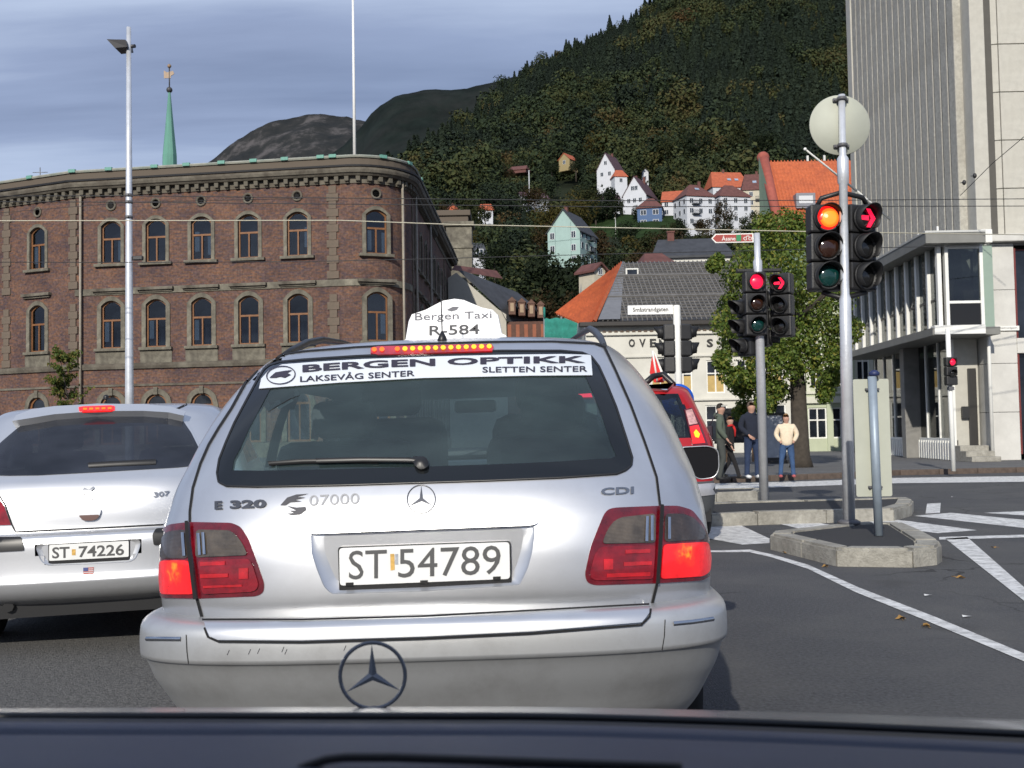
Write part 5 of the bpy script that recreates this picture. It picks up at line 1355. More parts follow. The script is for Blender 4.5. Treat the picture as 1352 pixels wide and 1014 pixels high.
for (px, py, rr_) in [(1030, 320, .75), (1065, 315, .8), (1000, 345, .7), (1095, 350, .75), (975, 370, .6), (1050, 370, .9), (1100, 400, .8), (985, 420, .65), (1030, 420, .9), (1070, 430, .85), (1108, 440, .5), (965, 450, .45), (1000, 470, .6), (1035, 480, .6), (960, 400, .4), (1020, 515, .45), (1005, 300, .4), (1085, 300, .45), (1045, 292, .4), (985, 505, .35), (1060, 400, 1.0), (1040, 345, .9), (950, 470, .3), (1100, 465, .35), (1015, 540, .3), (945, 350, .25), (1118, 375, .5), (1000, 500, .6), (1020, 455, .7), (1080, 480, .6), (1105, 495, .35), (1045, 450, .7), (985, 540, .3), (970, 500, .4), (1090, 520, .3), (960, 430, .5), (1120, 430, .4)]:
    for q in range(2):
        c = at(px + rl_.uniform(-8, 8), py + rl_.uniform(-8, 8), Dt + rl_.uniform(-1.3, 1.3)); lump.append((c - Vector((bp_.x, bp_.y, .12)), rr_ * .72))
def leaf(b, p, nn, L, r):
    nn = nn.normalized(); t = nn.orthogonal().normalized(); t.rotate(Matrix.Rotation(r.uniform(0, 6.28), 3, nn)); s_ = nn.cross(t)
    b.add([p - t * L, p - s_ * L * .62 + nn * L * .12, p + t * L, p + s_ * L * .62 + nn * L * .12], [(0, 1, 2), (0, 2, 3)], 0)
for k in range(34000):
    c, cr_ = rl_.choice(lump); d = Vector((rl_.gauss(0, 1), rl_.gauss(0, 1), rl_.gauss(0, 1))).normalized()
    p = c + d * cr_ * (rl_.random() ** .5) * 1.25
    leaf(lb, p, d * .6 + Vector((rl_.uniform(-1, 1), rl_.uniform(-1, 1), rl_.uniform(-.2, 1))), rl_.uniform(.035, .07), rl_)
lb.obj('crown', m_lf, st)

# thin sapling left
bp2 = gnd(92, 612, .13)
sp_ = thing('young_tree', 'thin young tree with feathery yellow green leaves left of the lamp post', 'tree', (bp2.x, bp2.y, .13))
r = random.Random(8); b = MB(); lb = MB()
Hs = at(92, 452, bp2.y).z
b.tube([(0, 0, 0), (.1, 0, 1.6), (-.1, 0, 3), (-.5, 0, Hs - .6)], [.07, .06, .045, .015], 7)
m_sl = leaf_mat('sapling_leaves', [(.06, .11, .025), (.11, .16, .035), (.17, .18, .04), (.19, .13, .04)], .6)
for k in range(60):
    f = r.uniform(.12, .98); z = Hs * f * .9; a = r.uniform(0, 6.28); L = (1.5 - .9 * f) * r.uniform(.5, 1.1)
    s0 = Vector((-.35 * f, 0, z)); e_ = s0 + Vector((cos(a) * L, sin(a) * L, L * r.uniform(.2, 1.0)))
    b.tube([s0, e_], [.018, .006], 5)
    for q in range(60):
        g_ = r.uniform(.2, 1.05); p = s0.lerp(e_, g_) + Vector((r.uniform(-.13, .13), r.uniform(-.13, .13), r.uniform(-.1, .1)))
        leaf(lb, p, Vector((r.uniform(-1, 1), r.uniform(-1, 1), r.uniform(-.3, 1))), r.uniform(.05, .1), r)
b.obj('trunk', m_bark, sp_); lb.obj('crown', m_sl, sp_)
# ================================================================ posts, signals, signs, wires
m_galv = M('galvanised_post', (.70, .72, .75), .32, .45, var=.12, scale=5, bump=.1, bscale=30)
m_galvd = M('painted_blue_grey_post', (.30, .36, .42), .5, .3, var=.15, scale=5)
m_blk = M('signal_black', (.018, .018, .019), .45, var=.2, scale=8, bump=.1, bscale=60)
m_blk2 = M('visor_black', (.010, .010, .011), .55, var=.1)
m_signback = M('sign_back_grey', (.44, .455, .38), .6, var=.06, scale=3, bump=.05, bscale=20, dirt=(.36, .37, .32), dscale=2, damt=.35)
m_redlit = M('red_lens_lit', (.5, .01, .01), .3, var=0, emit=(1.0, .012, .012), estr=1.5)
m_redcore = M('red_lens_core', (.6, .2, .02), .3, var=0, emit=(1.0, .20, .02), estr=1.35)
m_redhot = M('red_lens_hot', (.9, .7, .3), .3, var=0, emit=(1.0, .75, .35), estr=1.3)
m_pink = M('red_led_pinkish', (.5, .01, .03), .3, var=0, emit=(1.0, .010, .06), estr=1.3)
m_amber = M('amber_lens_off', (.030, .011, .006), .12, var=.2, scale=40, spec=.8)
m_green = M('green_lens_off', (.003, .034, .031), .12, var=.2, scale=40, spec=.8)
m_lblack = M('lens_off_black', (.012, .012, .012), .15, var=0, spec=.7)
m_band = M('post_band', (.10, .10, .11), .5)
RX = Matrix.Rotation(pi / 2, 4, 'X')
SIG = {}
def signal_mesh(k, w, mod, lr, vis):
    key = (k, w, mod, lr, vis)
    if key in SIG: return SIG[key]
    if k == 'housing':
        b = MB()
        for i in (-1, 0, 1): b.bbox(-w / 2, w / 2, 0, .20, i * mod - mod / 2 + .004, i * mod + mod / 2 - .004, .025)
        for i in (-1, 0, 1): b.bbox(w / 2 - .05, w / 2 - .02, -.012, .0, i * mod - mod / 2 + .02, i * mod - mod / 2 + .035, .003)
        r = b.mesh('signal_housing', m_blk)
    elif k == 'rim':
        b = MB(); b.lathe([(lr * 1.16, 0), (lr * 1.16, .03), (lr * 1.02, .035), (lr * 1.02, -.01)], 24, RX); r = b.mesh('lens_rim', m_blk2)
    elif k == 'visor':
        b = MB(); n = 22; vs = []
        for (rr, y, cut) in ((lr * 1.1, -.02, 0), (lr * 1.08, -vis, .5), (lr * 1.02, -vis, .5), (lr * 1.02, -.02, 0)):
            for j in range(n + 1):
                a = -pi * .28 + (pi * 1.56) * j / n
                vs.append((rr * cos(a), y + (vis - .03) * cut * (1 - max(0, sin(a))) , rr * sin(a)))
        m1 = n + 1
        b.add(vs, [(q * m1 + j, q * m1 + j + 1, ((q + 1) % 4) * m1 + j + 1, ((q + 1) % 4) * m1 + j) for q in range(3) for j in range(n)], 0, True)
        r = b.mesh('visor', m_blk2)
    SIG[key] = r; return r
def lens(par, x, z, r, kind, T):
    b = MB(); prof = [(r, .0), (r * .85, .022), (r * .5, .04), (.001, .046)]
    mats = {'red': m_redlit, 'amber': m_amber, 'green': m_green, 'black': m_lblack, 'pink': m_pink, 'plain': m_pink, 'arrow': m_lblack}[kind]
    TT = T @ Matrix.Translation((x, 0, z)) @ RX
    b.lathe(prof, 24, TT); o = b.obj('lens', mats, par)
    if kind == 'red':
        b = MB(); b.lathe([(r * .80, .030), (r * .5, .0465), (.001, .0495)], 20, TT @ Matrix.Translation((r * .12, -r * .02, 0))); b.obj('glow_disc', m_redcore, par)
        b = MB(); b.lathe([(r * .16, .050), (.001, .053)], 14, TT @ Matrix.Translation((-r * .18, r * .1, 0))); b.obj('bulb_spot', m_redhot, par)
    if kind == 'arrow':
        b = MB(); TA = T @ Matrix.Translation((x, -.050, z))
        s = r
        b.prism([(-.05 * s, .78 * s), (.35 * s, .78 * s), (.9 * s, 0), (.35 * s, -.78 * s), (-.05 * s, -.78 * s), (.45 * s, 0)], -.004, .004, 0, TA)
        b.prism([(-.55 * s, .18 * s), (.18 * s, .2 * s), (.18 * s, -.2 * s), (-.55 * s, -.18 * s), (-.68 * s, 0)], -.004, .004, 0, TA)
        b.obj('red_arrow', m_pink, par)
    return o
def signal_head(t, T, lenses, w=.32, mod=.31, lr=.125, vis=.20, name='signal_head'):
    h = place(name, signal_mesh('housing', w, mod, lr, vis), t, mat=T)
    I4 = Matrix.Identity(4)
    for i, k in zip((1, 0, -1), lenses):
        Z = i * mod
        M4 = Matrix.Translation((0, -.001, Z))
        place('lens_rim', signal_mesh('rim', w, mod, lr, vis), h, mat=M4)
        if k: lens(h, 0, Z, lr, k, Matrix.Translation((0, -.003, 0)))
        place('visor', signal_mesh('visor', w, mod, lr, vis), h, mat=M4)
    return h
RZ = lambda a: Matrix.Rotation(radians(a), 4, 'Z')
TR = Matrix.Translation

# big signal post on the near island
pb = gnd(1121, 692, .15); D = pb.y
t = thing('traffic_light_post', 'nearest tall traffic light post with round sign back, red ball and red right arrow', 'traffic light', (pb.x, pb.y, .15), 0, 'traffic signal posts')
t.rotation_euler = (0, radians(.8), 0)
def Z_(px, py, D): return at(px, py, D).z - .15
za, zb, zc = Z_(1113, 395, D), Z_(1107, 205, D), Z_(1107, 125, D)
b = MB(); b.lathe([(.064, 0), (.062, za), (.047, za + .05), (.045, zb - .32), (.060, zb - .30), (.062, zb - .04), (.038, zb), (.036, zc)], 20); b.obj('pole', m_galv, t)
b = MB(); b.lathe([(.12, 0), (.12, .03), (.085, .05)], 20); b.obj('base_collar', m_band, t)
zc_ = Z_(1106, 163, D); R_ = 40.5 / FOC * D
b = MB(); b.lathe([(R_, 0), (R_ + .004, .004), (R_, .012), (.001, .012)], 56, TR((-.005, .075, zc_)) @ RX); b.lathe([(.001, -.004), (R_ - .004, -.004)], 56, TR((-.005, .075, zc_)) @ RX); b.obj('round_sign', m_signback, t)
for dz in (.27, -.24):
    b = MB(); b.bbox(-.085, .085, .03, .062, zc_ + dz - .018, zc_ + dz + .018, .005); b.tube([(-.07, .02, zc_ + dz), (-.07, .07, zc_ + dz)], .012, 6); b.tube([(.07, .02, zc_ + dz), (.07, .07, zc_ + dz)], .012, 6); b.lathe([(.053, -.018), (.056, 0), (.053, .018)], 14, TR((0, 0, zc_ + dz))); b.obj('sign_clamp', m_band, t)
zm = Z_(1094, 325, D)
dxl = (1094 - 1110) / FOC * D
signal_head(t, TR((dxl - .035, .06, zm)) @ RZ(2), ['red', 'amber', 'green'], .36, .315, .130, .16)
signal_head(t, TR((.245, .10, zm)) @ RZ(24), ['arrow', 'black', 'black'], .36, .315, .130, .20)
b = MB(); b.tube([(-.24, .16, zm + .47), (-.2, .14, zm + .55), (0, .08, zm + .6), (.26, .16, zm + .56), (.32, .2, zm + .47)], .028, 8); b.tube([(-.2, .16, zm - .48), (0, .08, zm - .56), (.28, .18, zm - .48)], .028, 8); b.obj('bracket', m_blk, t)

# second signal post on the middle island
pm2 = gnd(1009, 661, .15); D = pm2.y
t = thing('traffic_light_post', 'middle traffic light post with red brown direction sign and four dark signal heads', 'traffic light', (pm2.x, pm2.y, .15), 0, 'traffic signal posts')
z1, z2 = Z_(1003, 345, D), Z_(1002, 308, D)
b = MB(); b.lathe([(.066, 0), (.064, z1 - .1), (.066, z1), (.045, z1 + .04), (.043, z2)], 18); b.obj('pole', m_galv, t)
zm = Z_(1003, 402, D)
signal_head(t, TR((-.07, -.16, zm)) @ RZ(3), ['plain', 'amber', 'green'], .31, .31, .105, .14)
signal_head(t, TR((.29, -.08, zm - .02)) @ RZ(-32), ['arrow', 'black', 'black'], .31, .31, .105, .2)
signal_head(t, TR((-.22, .10, zm - .32)) @ RZ(-62), [None, 'black', 'black'], .28, .28, .10, .24)
signal_head(t, TR((.20, .22, zm - .18)) @ RZ(70), [None, 'black', 'black'], .28, .28, .10, .24)
b = MB(); b.bbox(-.3, .34, -.02, .1, zm + .475, zm + .52, .01); b.obj('bracket', m_blk, t)
# direction sign, pointing left
xs0, xs1 = (941 - 1003) / FOC * D, (997 - 1003) / FOC * D
zt1, zb1 = Z_(970, 309.5, D), Z_(970, 321.5, D); zmid = (zt1 + zb1) / 2
out_ = [(xs0, zmid), (xs0 + .06, zt1), (xs1, zt1), (xs1, zb1), (xs0 + .06, zb1)]
s = place('direction_sign', (lambda b: (b.prism(out_, -.075, -.055), b.mesh('direction_sign', m_white))[1])(MB()), t)
ins = [(xs0 + .022, zmid), (xs0 + .07, zt1 - .016), (xs1 - .02, zt1 - .016), (xs1 - .02, zb1 + .016), (xs0 + .07, zb1 + .016)]
b = MB(); b.prism(ins, -.079, -.0755); b.obj('sign_face', M('tourist_red_brown', (.33, .045, .035), .5, var=.05), s)
hS = zt1 - zb1
flat_text('lettering', 'Åsane', .20, hS * .55, m_white, s, TR((xs0 + .25, -.081, zb1 + hS * .24)), .01)
b = MB(); gx = xs0 + .395; b.prism(roundc([(gx - .035, zb1 + .022), (gx + .035, zb1 + .022), (gx + .035, zt1 - .022), (gx - .035, zt1 - .022)], .01), -.083, -.0795); b.obj('route_shield', M('route_green', (.02, .22, .08), .5, var=0), s)
b = MB()
for cx in (xs0 + .49, xs0 + .56): ring(b, [(cx + .026 * cos(a * pi / 6), zmid - .012 + .026 * sin(a * pi / 6)) for a in range(12)], [(cx + .018 * cos(a * pi / 6), zmid - .012 + .018 * sin(a * pi / 6)) for a in range(12)], -.083, -.0795)
b.prism([(xs0 + .49, zmid - .014), (xs0 + .51, zmid + .03), (xs0 + .545, zmid + .03), (xs0 + .56, zmid - .012), (xs0 + .54, zmid + .02), (xs0 + .515, zmid + .02)], -.083, -.0795); b.obj('bicycle_symbol', m_white, s)

# back facing signals with the street name
D = 18.5; p = at(899, 640, D)
t = thing('traffic_light_post', 'white post with street name sign and two signal heads seen from behind', 'traffic light', (p.x, D, .15), 0, 'traffic signal posts')
zt = at(897, 403, D).z - .15
b = MB(); b.lathe([(.062, 0), (.062, zt - .02), (.05, zt)], 16); b.obj('pole', m_white, t)
zm = at(897, 460, D).z - .15
signal_head(t, TR((-.225, .10, zm)) @ RZ(-97), ['black'] * 3, .26, .275, .10, .16)
signal_head(t, TR((.225, .10, zm)) @ RZ(97), ['black'] * 3, .26, .275, .10, .16)
b = MB()
for q in (-.4, .4): b.bbox(-.14, .14, .02, .12, zm + q - .02, zm + q + .02, .005)
b.obj('bracket', m_blk, t)
xs0, xs1 = (833 - 898) / FOC * D, (893 - 898) / FOC * D
zt1, zb1 = at(865, 403, D).z - .15, at(865, 415.5, D).z - .15
b = MB(); b.bbox(xs0, xs1, -.03, .03, zb1, zt1, .008); s = b.obj('street_name_sign', M('sign_white', (.82, .82, .80), .5, var=.04), t)
flat_text('lettering', 'Småstrandgaten', (xs1 - xs0) * .78, (zt1 - zb1) * .58, m_lb, s, TR(((xs0 + xs1) / 2, -.034, zb1 + .03)), .012)
zz_ = at(896, 528, D).z - .15
b = MB(); b.lathe([(.27, 0), (.27, .012), (.001, .012)], 32, TR((-.03, -.09, zz_)) @ RX); s = b.obj('round_sign', M('sign_blue', (.01, .10, .55), .4, var=.03), t)
b = MB(); TA = TR((-.03, -.104, zz_)) @ Matrix.Rotation(radians(0), 4, 'Y'); b.prism([(-.12, .12), (-.08, .16), (.06, .02), (.06, .1), (.12, .1), (.12, -.08), (-.06, -.08), (-.06, -.02), (.02, -.02)], -.003, .003, 0, TA); b.obj('white_arrow', m_white, s)

# grey sign panel seen from behind on its own post
pp = gnd(1161, 707, .15); D = pp.y
t = thing('traffic_sign', 'grey back of a tall narrow traffic sign on its own blue grey post', 'traffic sign', (pp.x, pp.y, .15))
zt = at(1153, 497, D).z - .15
b = MB(); b.tube([(-.005, 0, 0), (-.02, 0, zt)], .041, 14); b.obj('pole', m_galvd, t)
b = MB(); b.lathe([(.03, zt + .001), (.05, zt + .01), (.05, zt + .04), (.02, zt + .06)], 12); b.obj('post_cap', M('cap_blue', (.02, .03, .10), .5), t)
x0_, x1_ = at(1130.5, 560, D).x - pp.x, at(1178, 560, D).x - pp.x; zt1, zb1 = at(1155, 500, D).z - .15, at(1156, 656, D).z - .15
b = MB(); b.prism(roundc([(x0_, zb1), (x1_, zb1), (x1_ - .0, zt1), (x0_, zt1)], .02), .06, .068); b.obj('sign_panel', m_signback, t)
for z in (zt1 - .10, zb1 + .09):
    b = MB(); b.bbox(-.075, .055, .042, .06, z - .012, z + .012, .003); b.tube([(-.065, .02, z), (-.065, .07, z)], .011, 6); b.tube([(.045, .02, z), (.045, .07, z)], .011, 6); b.obj('sign_clamp', m_band, t)

# far pedestrian signal
pf = gnd(1259, 622, .12); D = pf.y
t = thing('pedestrian_signal', 'slim white pole with small red pedestrian signal in front of the glass wing', 'pedestrian signal', (pf.x, pf.y, .12), 0, 'traffic signal posts')
zt = at(1252, 434, D).z - .12
b = MB(); b.tube([(0, 0, 0), (-.02, 0, zt)], .055, 12); b.obj('pole', m_white, t)
zm = at(1255, 487, D).z - .12
h = place('signal_head', signal_mesh('housing', .26, .22, .08, .14), t, mat=TR((-.02, -.18, zm - .06)))
for i, k in ((1, 'pink'), (0, 'black')):
    place('lens_rim', signal_mesh('rim', .26, .22, .08, .14), h, mat=TR((0, -.001, i * .26 - .05))); lens(h, 0, i * .26 - .05, .08, k, TR((0, -.003, 0))); place('visor', signal_mesh('visor', .26, .22, .08, .14), h, mat=TR((0, -.001, i * .26 - .05)))
b = MB(); b.bbox(-.07, .05, -.1, .05, zm - .5, zm - .42, .01); b.obj('clamp', m_band, t)

# lamp post on the left
D = 28.0; p = at(171, 620, D)
t = thing('street_lamp', 'tall grey lamp post with flat slanted lamp head in front of the brick building', 'street lamp', (p.x, D, 0))
zt = at(173, 36, D).z
b = MB(); b.lathe([(.115, 0), (.105, 2.5), (.080, zt * .62), (.058, zt)], 18); b.obj('pole', m_galv, t)
zl_ = at(165, 58, D).z
b = MB(); b.add([(-.50, -.2, zl_ + .06), (-.50, .35, zl_ + .06), (-.02, .35, zl_ + .04), (-.02, -.2, zl_ + .04), (-.30, -.16, zl_ - .16), (-.30, .3, zl_ - .16), (.02, .3, zl_ - .13), (.02, -.16, zl_ - .13)], [(0, 1, 2, 3), (4, 7, 6, 5), (0, 3, 7, 4), (1, 5, 6, 2), (0, 4, 5, 1), (2, 6, 7, 3)]); b.tube([(-.1, .08, zl_ - .05), (.16, 0, zl_ - .06)], .05, 8); b.obj('lamp_head', M('lamp_dark', (.045, .045, .05), .45), t)
for py in (258, 267, 287): b = MB(); z = at(171, py, D).z; b.lathe([(.090, z - .04), (.096, z), (.090, z + .04)], 14); b.tube([(0, -.14, z), (0, -.1, z)], .03, 6); b.obj('band', m_band, t)
b = MB(); z = at(185, 341, D).z; b.bbox(.10, .36, -.06, .06, z - .05, z + .06, .02); b.obj('camera_box', m_blk, t)

# lantern by the far left
p = at(13, 563, 46); t = thing('lantern', 'small warm glowing lantern low at the far left edge', 'lantern', (p.x, 46, 0)); zq = p.z
b = MB(); b.tube([(0, 0, .1), (0, 0, zq - .2)], .04, 6); b.lathe([(.2, zq + .25), (.02, zq + .42)], 8); b.lathe([(.03, zq - .25), (.12, zq - .2)], 8); b.obj('post', m_blk, t)
b = MB(); b.lathe([(.09, zq - .19), (.14, zq + .24)], 8); b.obj('lantern_glass', M('lantern_glow', (.8, .5, .2), .4, var=0, emit=(1, .55, .2), estr=.9), t)
# dark block added where the ground floor lies in shade, behind the left car
p = at(2, 590, 44); t = thing('shade_block', 'low dark block added for ground floor shade at the far left edge behind the silver hatchback', 'shade_block', (p.x - .6, 44, 0))
b = MB(); b.bbox(-1.6, .9, .3, 2.2, 0, 2.0, .04); b.obj('wall', M('shade_dark', (.022, .02, .03), .7), t); b = MB(); b.bbox(-1.7, 1.0, .2, 2.3, 2.001, 2.12, .03); b.obj('roof', m_blk, t)
b = MB(); b.bbox(.1, .5, .26, .299, 1.0, 1.16, .005); b.obj('white_plate', m_white, t)

# flagpole leaning out from the tower
a = at(1063, 197, 30); c = at(1131, 252, 31.5)
t = thing('slanted_flagpole', 'white flagpole slanting up to the left behind the big traffic signal', 'flagpole', c)
b = MB(); b.tube([Vector((0, 0, 0)), a - c], [.035, .022], 8); b.tube([Vector((0, 0, 0)), (at(1175, 290, 33.5) - c)], .035, 8); b.obj('pole', m_white, t)
b = MB(); b.ball(a - c, .045, 6); b.obj('finial', m_white, t)

# wires over the square
m_wire = M('wire_dark', (.03, .03, .032), .6, var=0); m_wirel = M('wire_pale', (.50, .47, .36), .5, var=0)
def wire(label, pts, r, mat=m_wire, group='overhead wires'):
    P = [at(*q) for q in pts]; o0 = P[0]
    b = MB(); b.tube([p - o0 for p in P], r, 5)
    t = b.obj('overhead_wire', mat, None, o0); tag(t, label, 'wire', group)
wire('topmost dark wire across the brick facade and the ribbed tower', [(-60, 259, 24), (170, 258.5, 24), (450, 261.5, 24), (800, 265, 25), (1100, 264.5, 26), (1420, 262, 27)], .010)
wire('second dark wire, just under the topmost one', [(-60, 266, 24), (170, 267, 24), (450, 269.5, 24), (800, 273, 25), (1100, 272.5, 26), (1420, 272, 27)], .010)
wire('pale yellowish wire running past the mint house', [(-60, 291, 23), (0, 291.5, 23), (450, 291, 23), (600, 296.5, 23), (930, 303, 24), (1080, 306, 24.5), (1420, 311, 26)], .011, m_wirel)
wire('lowest dark wire across the upper window sills', [(-60, 346, 25), (170, 346.5, 25), (400, 345.5, 25), (560, 342, 25), (780, 336, 25.5), (1160, 327, 27), (1420, 322, 29)], .009)
wire('thin wire rising across the left wing of the brick building', [(-60, 286, 30), (60, 276, 30), (170, 267, 30), (400, 262, 30)], .008)
wire('diagonal wire slanting up across the stone panels at the far right', [(1268, 258, 31), (1310, 216, 29), (1400, 140, 26)], .010)
for px, py, D_, lab in ((1273, 241, 31, 'small dark wire clamp beside the corner strip of the tower, upper one'), (1287, 232, 30.5, 'small dark wire clamp on the diagonal wire')):
    p = at(px, py, D_); t = thing('wire_clamp', lab, 'wire clamp', p, 0, 'wire clamps'); b = MB(); b.ball((0, 0, 0), .055, 6, 0, (1, 1, 1.4)); b.obj('insulator', m_blk, t); b = MB(); b.tube([(0, 0, 0), (0, .25, .05)], .012, 5); b.obj('hook', m_blk, t)

# poster stand and dark boards on the pavement
p = gnd(1020, 612, .12)
t = thing('poster_stand', 'pale poster board in a dark frame on the pavement behind the pedestrians', 'poster stand', (p.x, p.y, .12))
b = MB(); ring(b, [(-.42, .1), (.42, .1), (.42, 1.55), (-.42, 1.55)], [(-.34, .18), (.34, .18), (.34, 1.47), (-.34, 1.47)], -.04, .04); b.box(-.45, .45, -.2, .2, 0, .099); b.obj('frame', M('stand_frame', (.03, .028, .028), .5), t)
b = MB(); b.box(-.339, .339, -.02, .02, .181, 1.469); b.obj('poster', M('poster_grey', (.42, .44, .48), .6, var=.2, scale=6), t)
p = gnd(978, 610, .12)
t = thing('poster_stand', 'dark square display frame on legs behind the man in the dark jumper', 'display frame', (p.x, p.y, .12))
b = MB(); b.bbox(-.55, .5, -.06, .06, .62, 1.75, .02); b.obj('frame', M('stand_frame2', (.02, .02, .022), .4), t)
for x in (-.45, .4): b = MB(); b.box(x - .03, x + .03, -.03, .03, 0, .62); b.obj('leg', M('stand_wood', (.25, .15, .08), .6), t)
# ================================================================ vehicles
def pchip(xs, ys, x):
    n = len(xs)
    if x <= xs[0]: return ys[0]
    if x >= xs[-1]: return ys[-1]
    i = 0
    while x > xs[i + 1]: i += 1
    def d(k):
        if k == 0 or k == n - 1:
            return (ys[1] - ys[0]) / (xs[1] - xs[0]) if k == 0 else (ys[-1] - ys[-2]) / (xs[-1] - xs[-2])
        a = (ys[k] - ys[k - 1]) / (xs[k] - xs[k - 1]); b = (ys[k + 1] - ys[k]) / (xs[k + 1] - xs[k])
        return 0 if a * b <= 0 else 2 * a * b / (a + b)
    h = xs[i + 1] - xs[i]; t = (x - xs[i]) / h
    return ys[i] * (1 + 2 * t) * (1 - t) ** 2 + h * d(i) * t * (1 - t) ** 2 + ys[i + 1] * t * t * (3 - 2 * t) + h * d(i + 1) * t * t * (t - 1)

class Car:
    def __init__(s, name, label, cat, base, heading, tilt=0.0):
        """heading: degrees to the right of straight ahead; origin on the road under the rearmost point"""
        s.T = Matrix.Translation(base) @ Matrix.Rotation(radians(-heading), 4, 'Z') @ Matrix.Rotation(radians(tilt), 4, 'Y')
        s.I = s.T.inverted()
        s.root = thing(name, label, cat, mat=s.T)
    def loft(s, secs, nr=30, ns=14, nf=12, sub=5, yend=None):
        """secs: z, y0, w, c, n, y1, cf  -> grid of world points"""
        acc = [0.0]
        for a, b in zip(secs, secs[1:]): acc.append(acc[-1] + max(1e-3, sqrt((a[0] - b[0]) ** 2 + (a[1] - b[1]) ** 2 + .5 * (a[2] - b[2]) ** 2)))
        rows = []
        for i in range(len(secs) - 1):
            k = max(1, min(sub, int((acc[i + 1] - acc[i]) / .012)))
            for q in range(k): rows.append(acc[i] + (acc[i + 1] - acc[i]) * q / k)
        rows.append(acc[-1])
        cols = list(zip(*secs)); G = []
        for u in rows:
            z, y0, w, c, n, y1, cf = [pchip(acc, col, u) for col in cols]
            half = []
            for j in range(nr + 1):
                f = pi / 2 * (j / nr)
                half.append((w * sin(f) ** (2 / n), y0 + c * (1 - max(0, cos(f)) ** (2 / n))))
            if yend is None:
                ya, yb = y0 + c, y1 - cf
                for j in range(1, ns): half.append((w, ya + (yb - ya) * j / ns))
                for j in range(nf + 1):
                    f = pi / 2 * (1 - j / nf); half.append((w * sin(f) ** (2 / 3.0), y1 - cf * (1 - max(0, cos(f)) ** (2 / 3.0))))
                loop = half + [(-x, y) for x, y in half[-2:0:-1]]
            else:
                for j in range(1, 5): half.append((w, y0 + c + (yend - y0 - c) * j / 4))
                loop = [(-x, y) for x, y in half[::-1]] + half[1:]
            G.append([s.T @ Vector((x, y, z)) for x, y in loop])
        return G, yend is None
    def surface(s, G, closed):
        n = len(G[0]); V = [p for r in G for p in r]; F = []
        for i in range(len(G) - 1):
            for j in range(n if closed else n - 1):
                k = (j + 1) % n; F.append((i * n + j, i * n + k, (i + 1) * n + k, (i + 1) * n + j))
        N = [Vector((0, 0, 0)) for _ in V]
        for f in F:
            nn = (V[f[1]] - V[f[0]]).cross(V[f[3]] - V[f[0]])
            if nn.length < 1e-12: nn = (V[f[2]] - V[f[1]]).cross(V[f[3]] - V[f[1]])
            for q in f: N[q] += nn
        for q in N: q.normalize()
        return V, F, N
    def setsurf(s, V, F, N):
        tri = []
        for f in F: tri += [(f[0], f[1], f[2]), (f[0], f[2], f[3])]
        s.V, s.N, s.tri = V, N, tri; s.bvh = BVHTree.FromPolygons(V, tri)
    def hit(s, px, py):
        r = ray(px, py); o = Vector((0, 0, EYE))
        loc, nn, idx, d = s.bvh.ray_cast(o, r)
        if loc is None:
            D = s.T.translation.y + .3
            loc, nn, idx, d = s.bvh.find_nearest(o + r * (D / r.y))
        t = s.tri[idx]; A, B_, C_ = (s.V[q] for q in t)
        v0, v1, v2 = B_ - A, C_ - A, loc - A
        d00, d01, d11, d20, d21 = v0.dot(v0), v0.dot(v1), v1.dot(v1), v2.dot(v0), v2.dot(v1); den = d00 * d11 - d01 * d01
        if abs(den) < 1e-14: return loc, nn
        b = (d11 * d20 - d01 * d21) / den; c = (d00 * d21 - d01 * d20) / den
        nn = (s.N[t[0]] * (1 - b - c) + s.N[t[1]] * b + s.N[t[2]] * c).normalized()
        if nn.dot(r) > 0: nn = -nn
        return loc, nn
    def plane(s, px, py, off=0.0, tilt=0.0):
        """mapper onto the flat upright plane through the point seen at px, py"""
        loc, nn = s.hit(px, py); h = (s.T.to_3x3() @ Vector((0, -1, tilt))).normalized(); loc = loc + h * off
        def m(x, y):
            r = ray(x, y); o = Vector((0, 0, EYE)); return o + r * ((loc - o).dot(h) / r.dot(h)), h
        return m
    def local(s, me): me.transform(s.I); return me
    def put(s, mb, name, mat, par=None):
        me = s.local(mb.mesh(name, mat)); return place(name, me, par or s.root)
    def patch(s, name, pts, mat, off=.003, thick=.006, sp=7, par=None, mp=None, holes=(), dome=0.0, smooth=True):
        mp = mp or s.hit
        loop = dens(pts, sp); P2 = [Vector(p) for p in loop]; E = [(i, (i + 1) % len(loop)) for i in range(len(loop))]
        edge = set(range(len(loop)))
        for h in holes:
            hl = dens(h, sp); b0 = len(P2); P2 += [Vector(p) for p in hl]; E += [(b0 + i, b0 + (i + 1) % len(hl)) for i in range(len(hl))]
        x0, x1 = min(p[0] for p in pts), max(p[0] for p in pts); y0, y1 = min(p[1] for p in pts), max(p[1] for p in pts)
        gin = grow(pts, -sp * .45)
        y = y0 + sp / 2
        k = 0
        while y < y1:
            x = x0 + sp / 2 + (sp / 2 if k % 2 else 0)
            while x < x1:
                if inside((x, y), gin) and not any(inside((x, y), grow(h, sp * .45)) for h in holes): P2.append(Vector((x, y)))
                x += sp
            y += sp * .87; k += 1
        v2, e2, f2, ov_, oe, of_ = delaunay_2d_cdt(P2, E, [], 0, 1e-4)
        out_v = []; 
        cx, cy = (x0 + x1) / 2, (y0 + y1) / 2
        for v in v2:
            loc, nn = mp(v.x, v.y)
            dz = 0
            if dome: dz = dome * max(0, 1 - ((v.x - cx) / (x1 - x0) * 2) ** 2) * max(0, 1 - ((v.y - cy) / (y1 - y0) * 2) ** 2)
            out_v.append((loc, nn, loc + nn * (off + dz)))
        keep = []
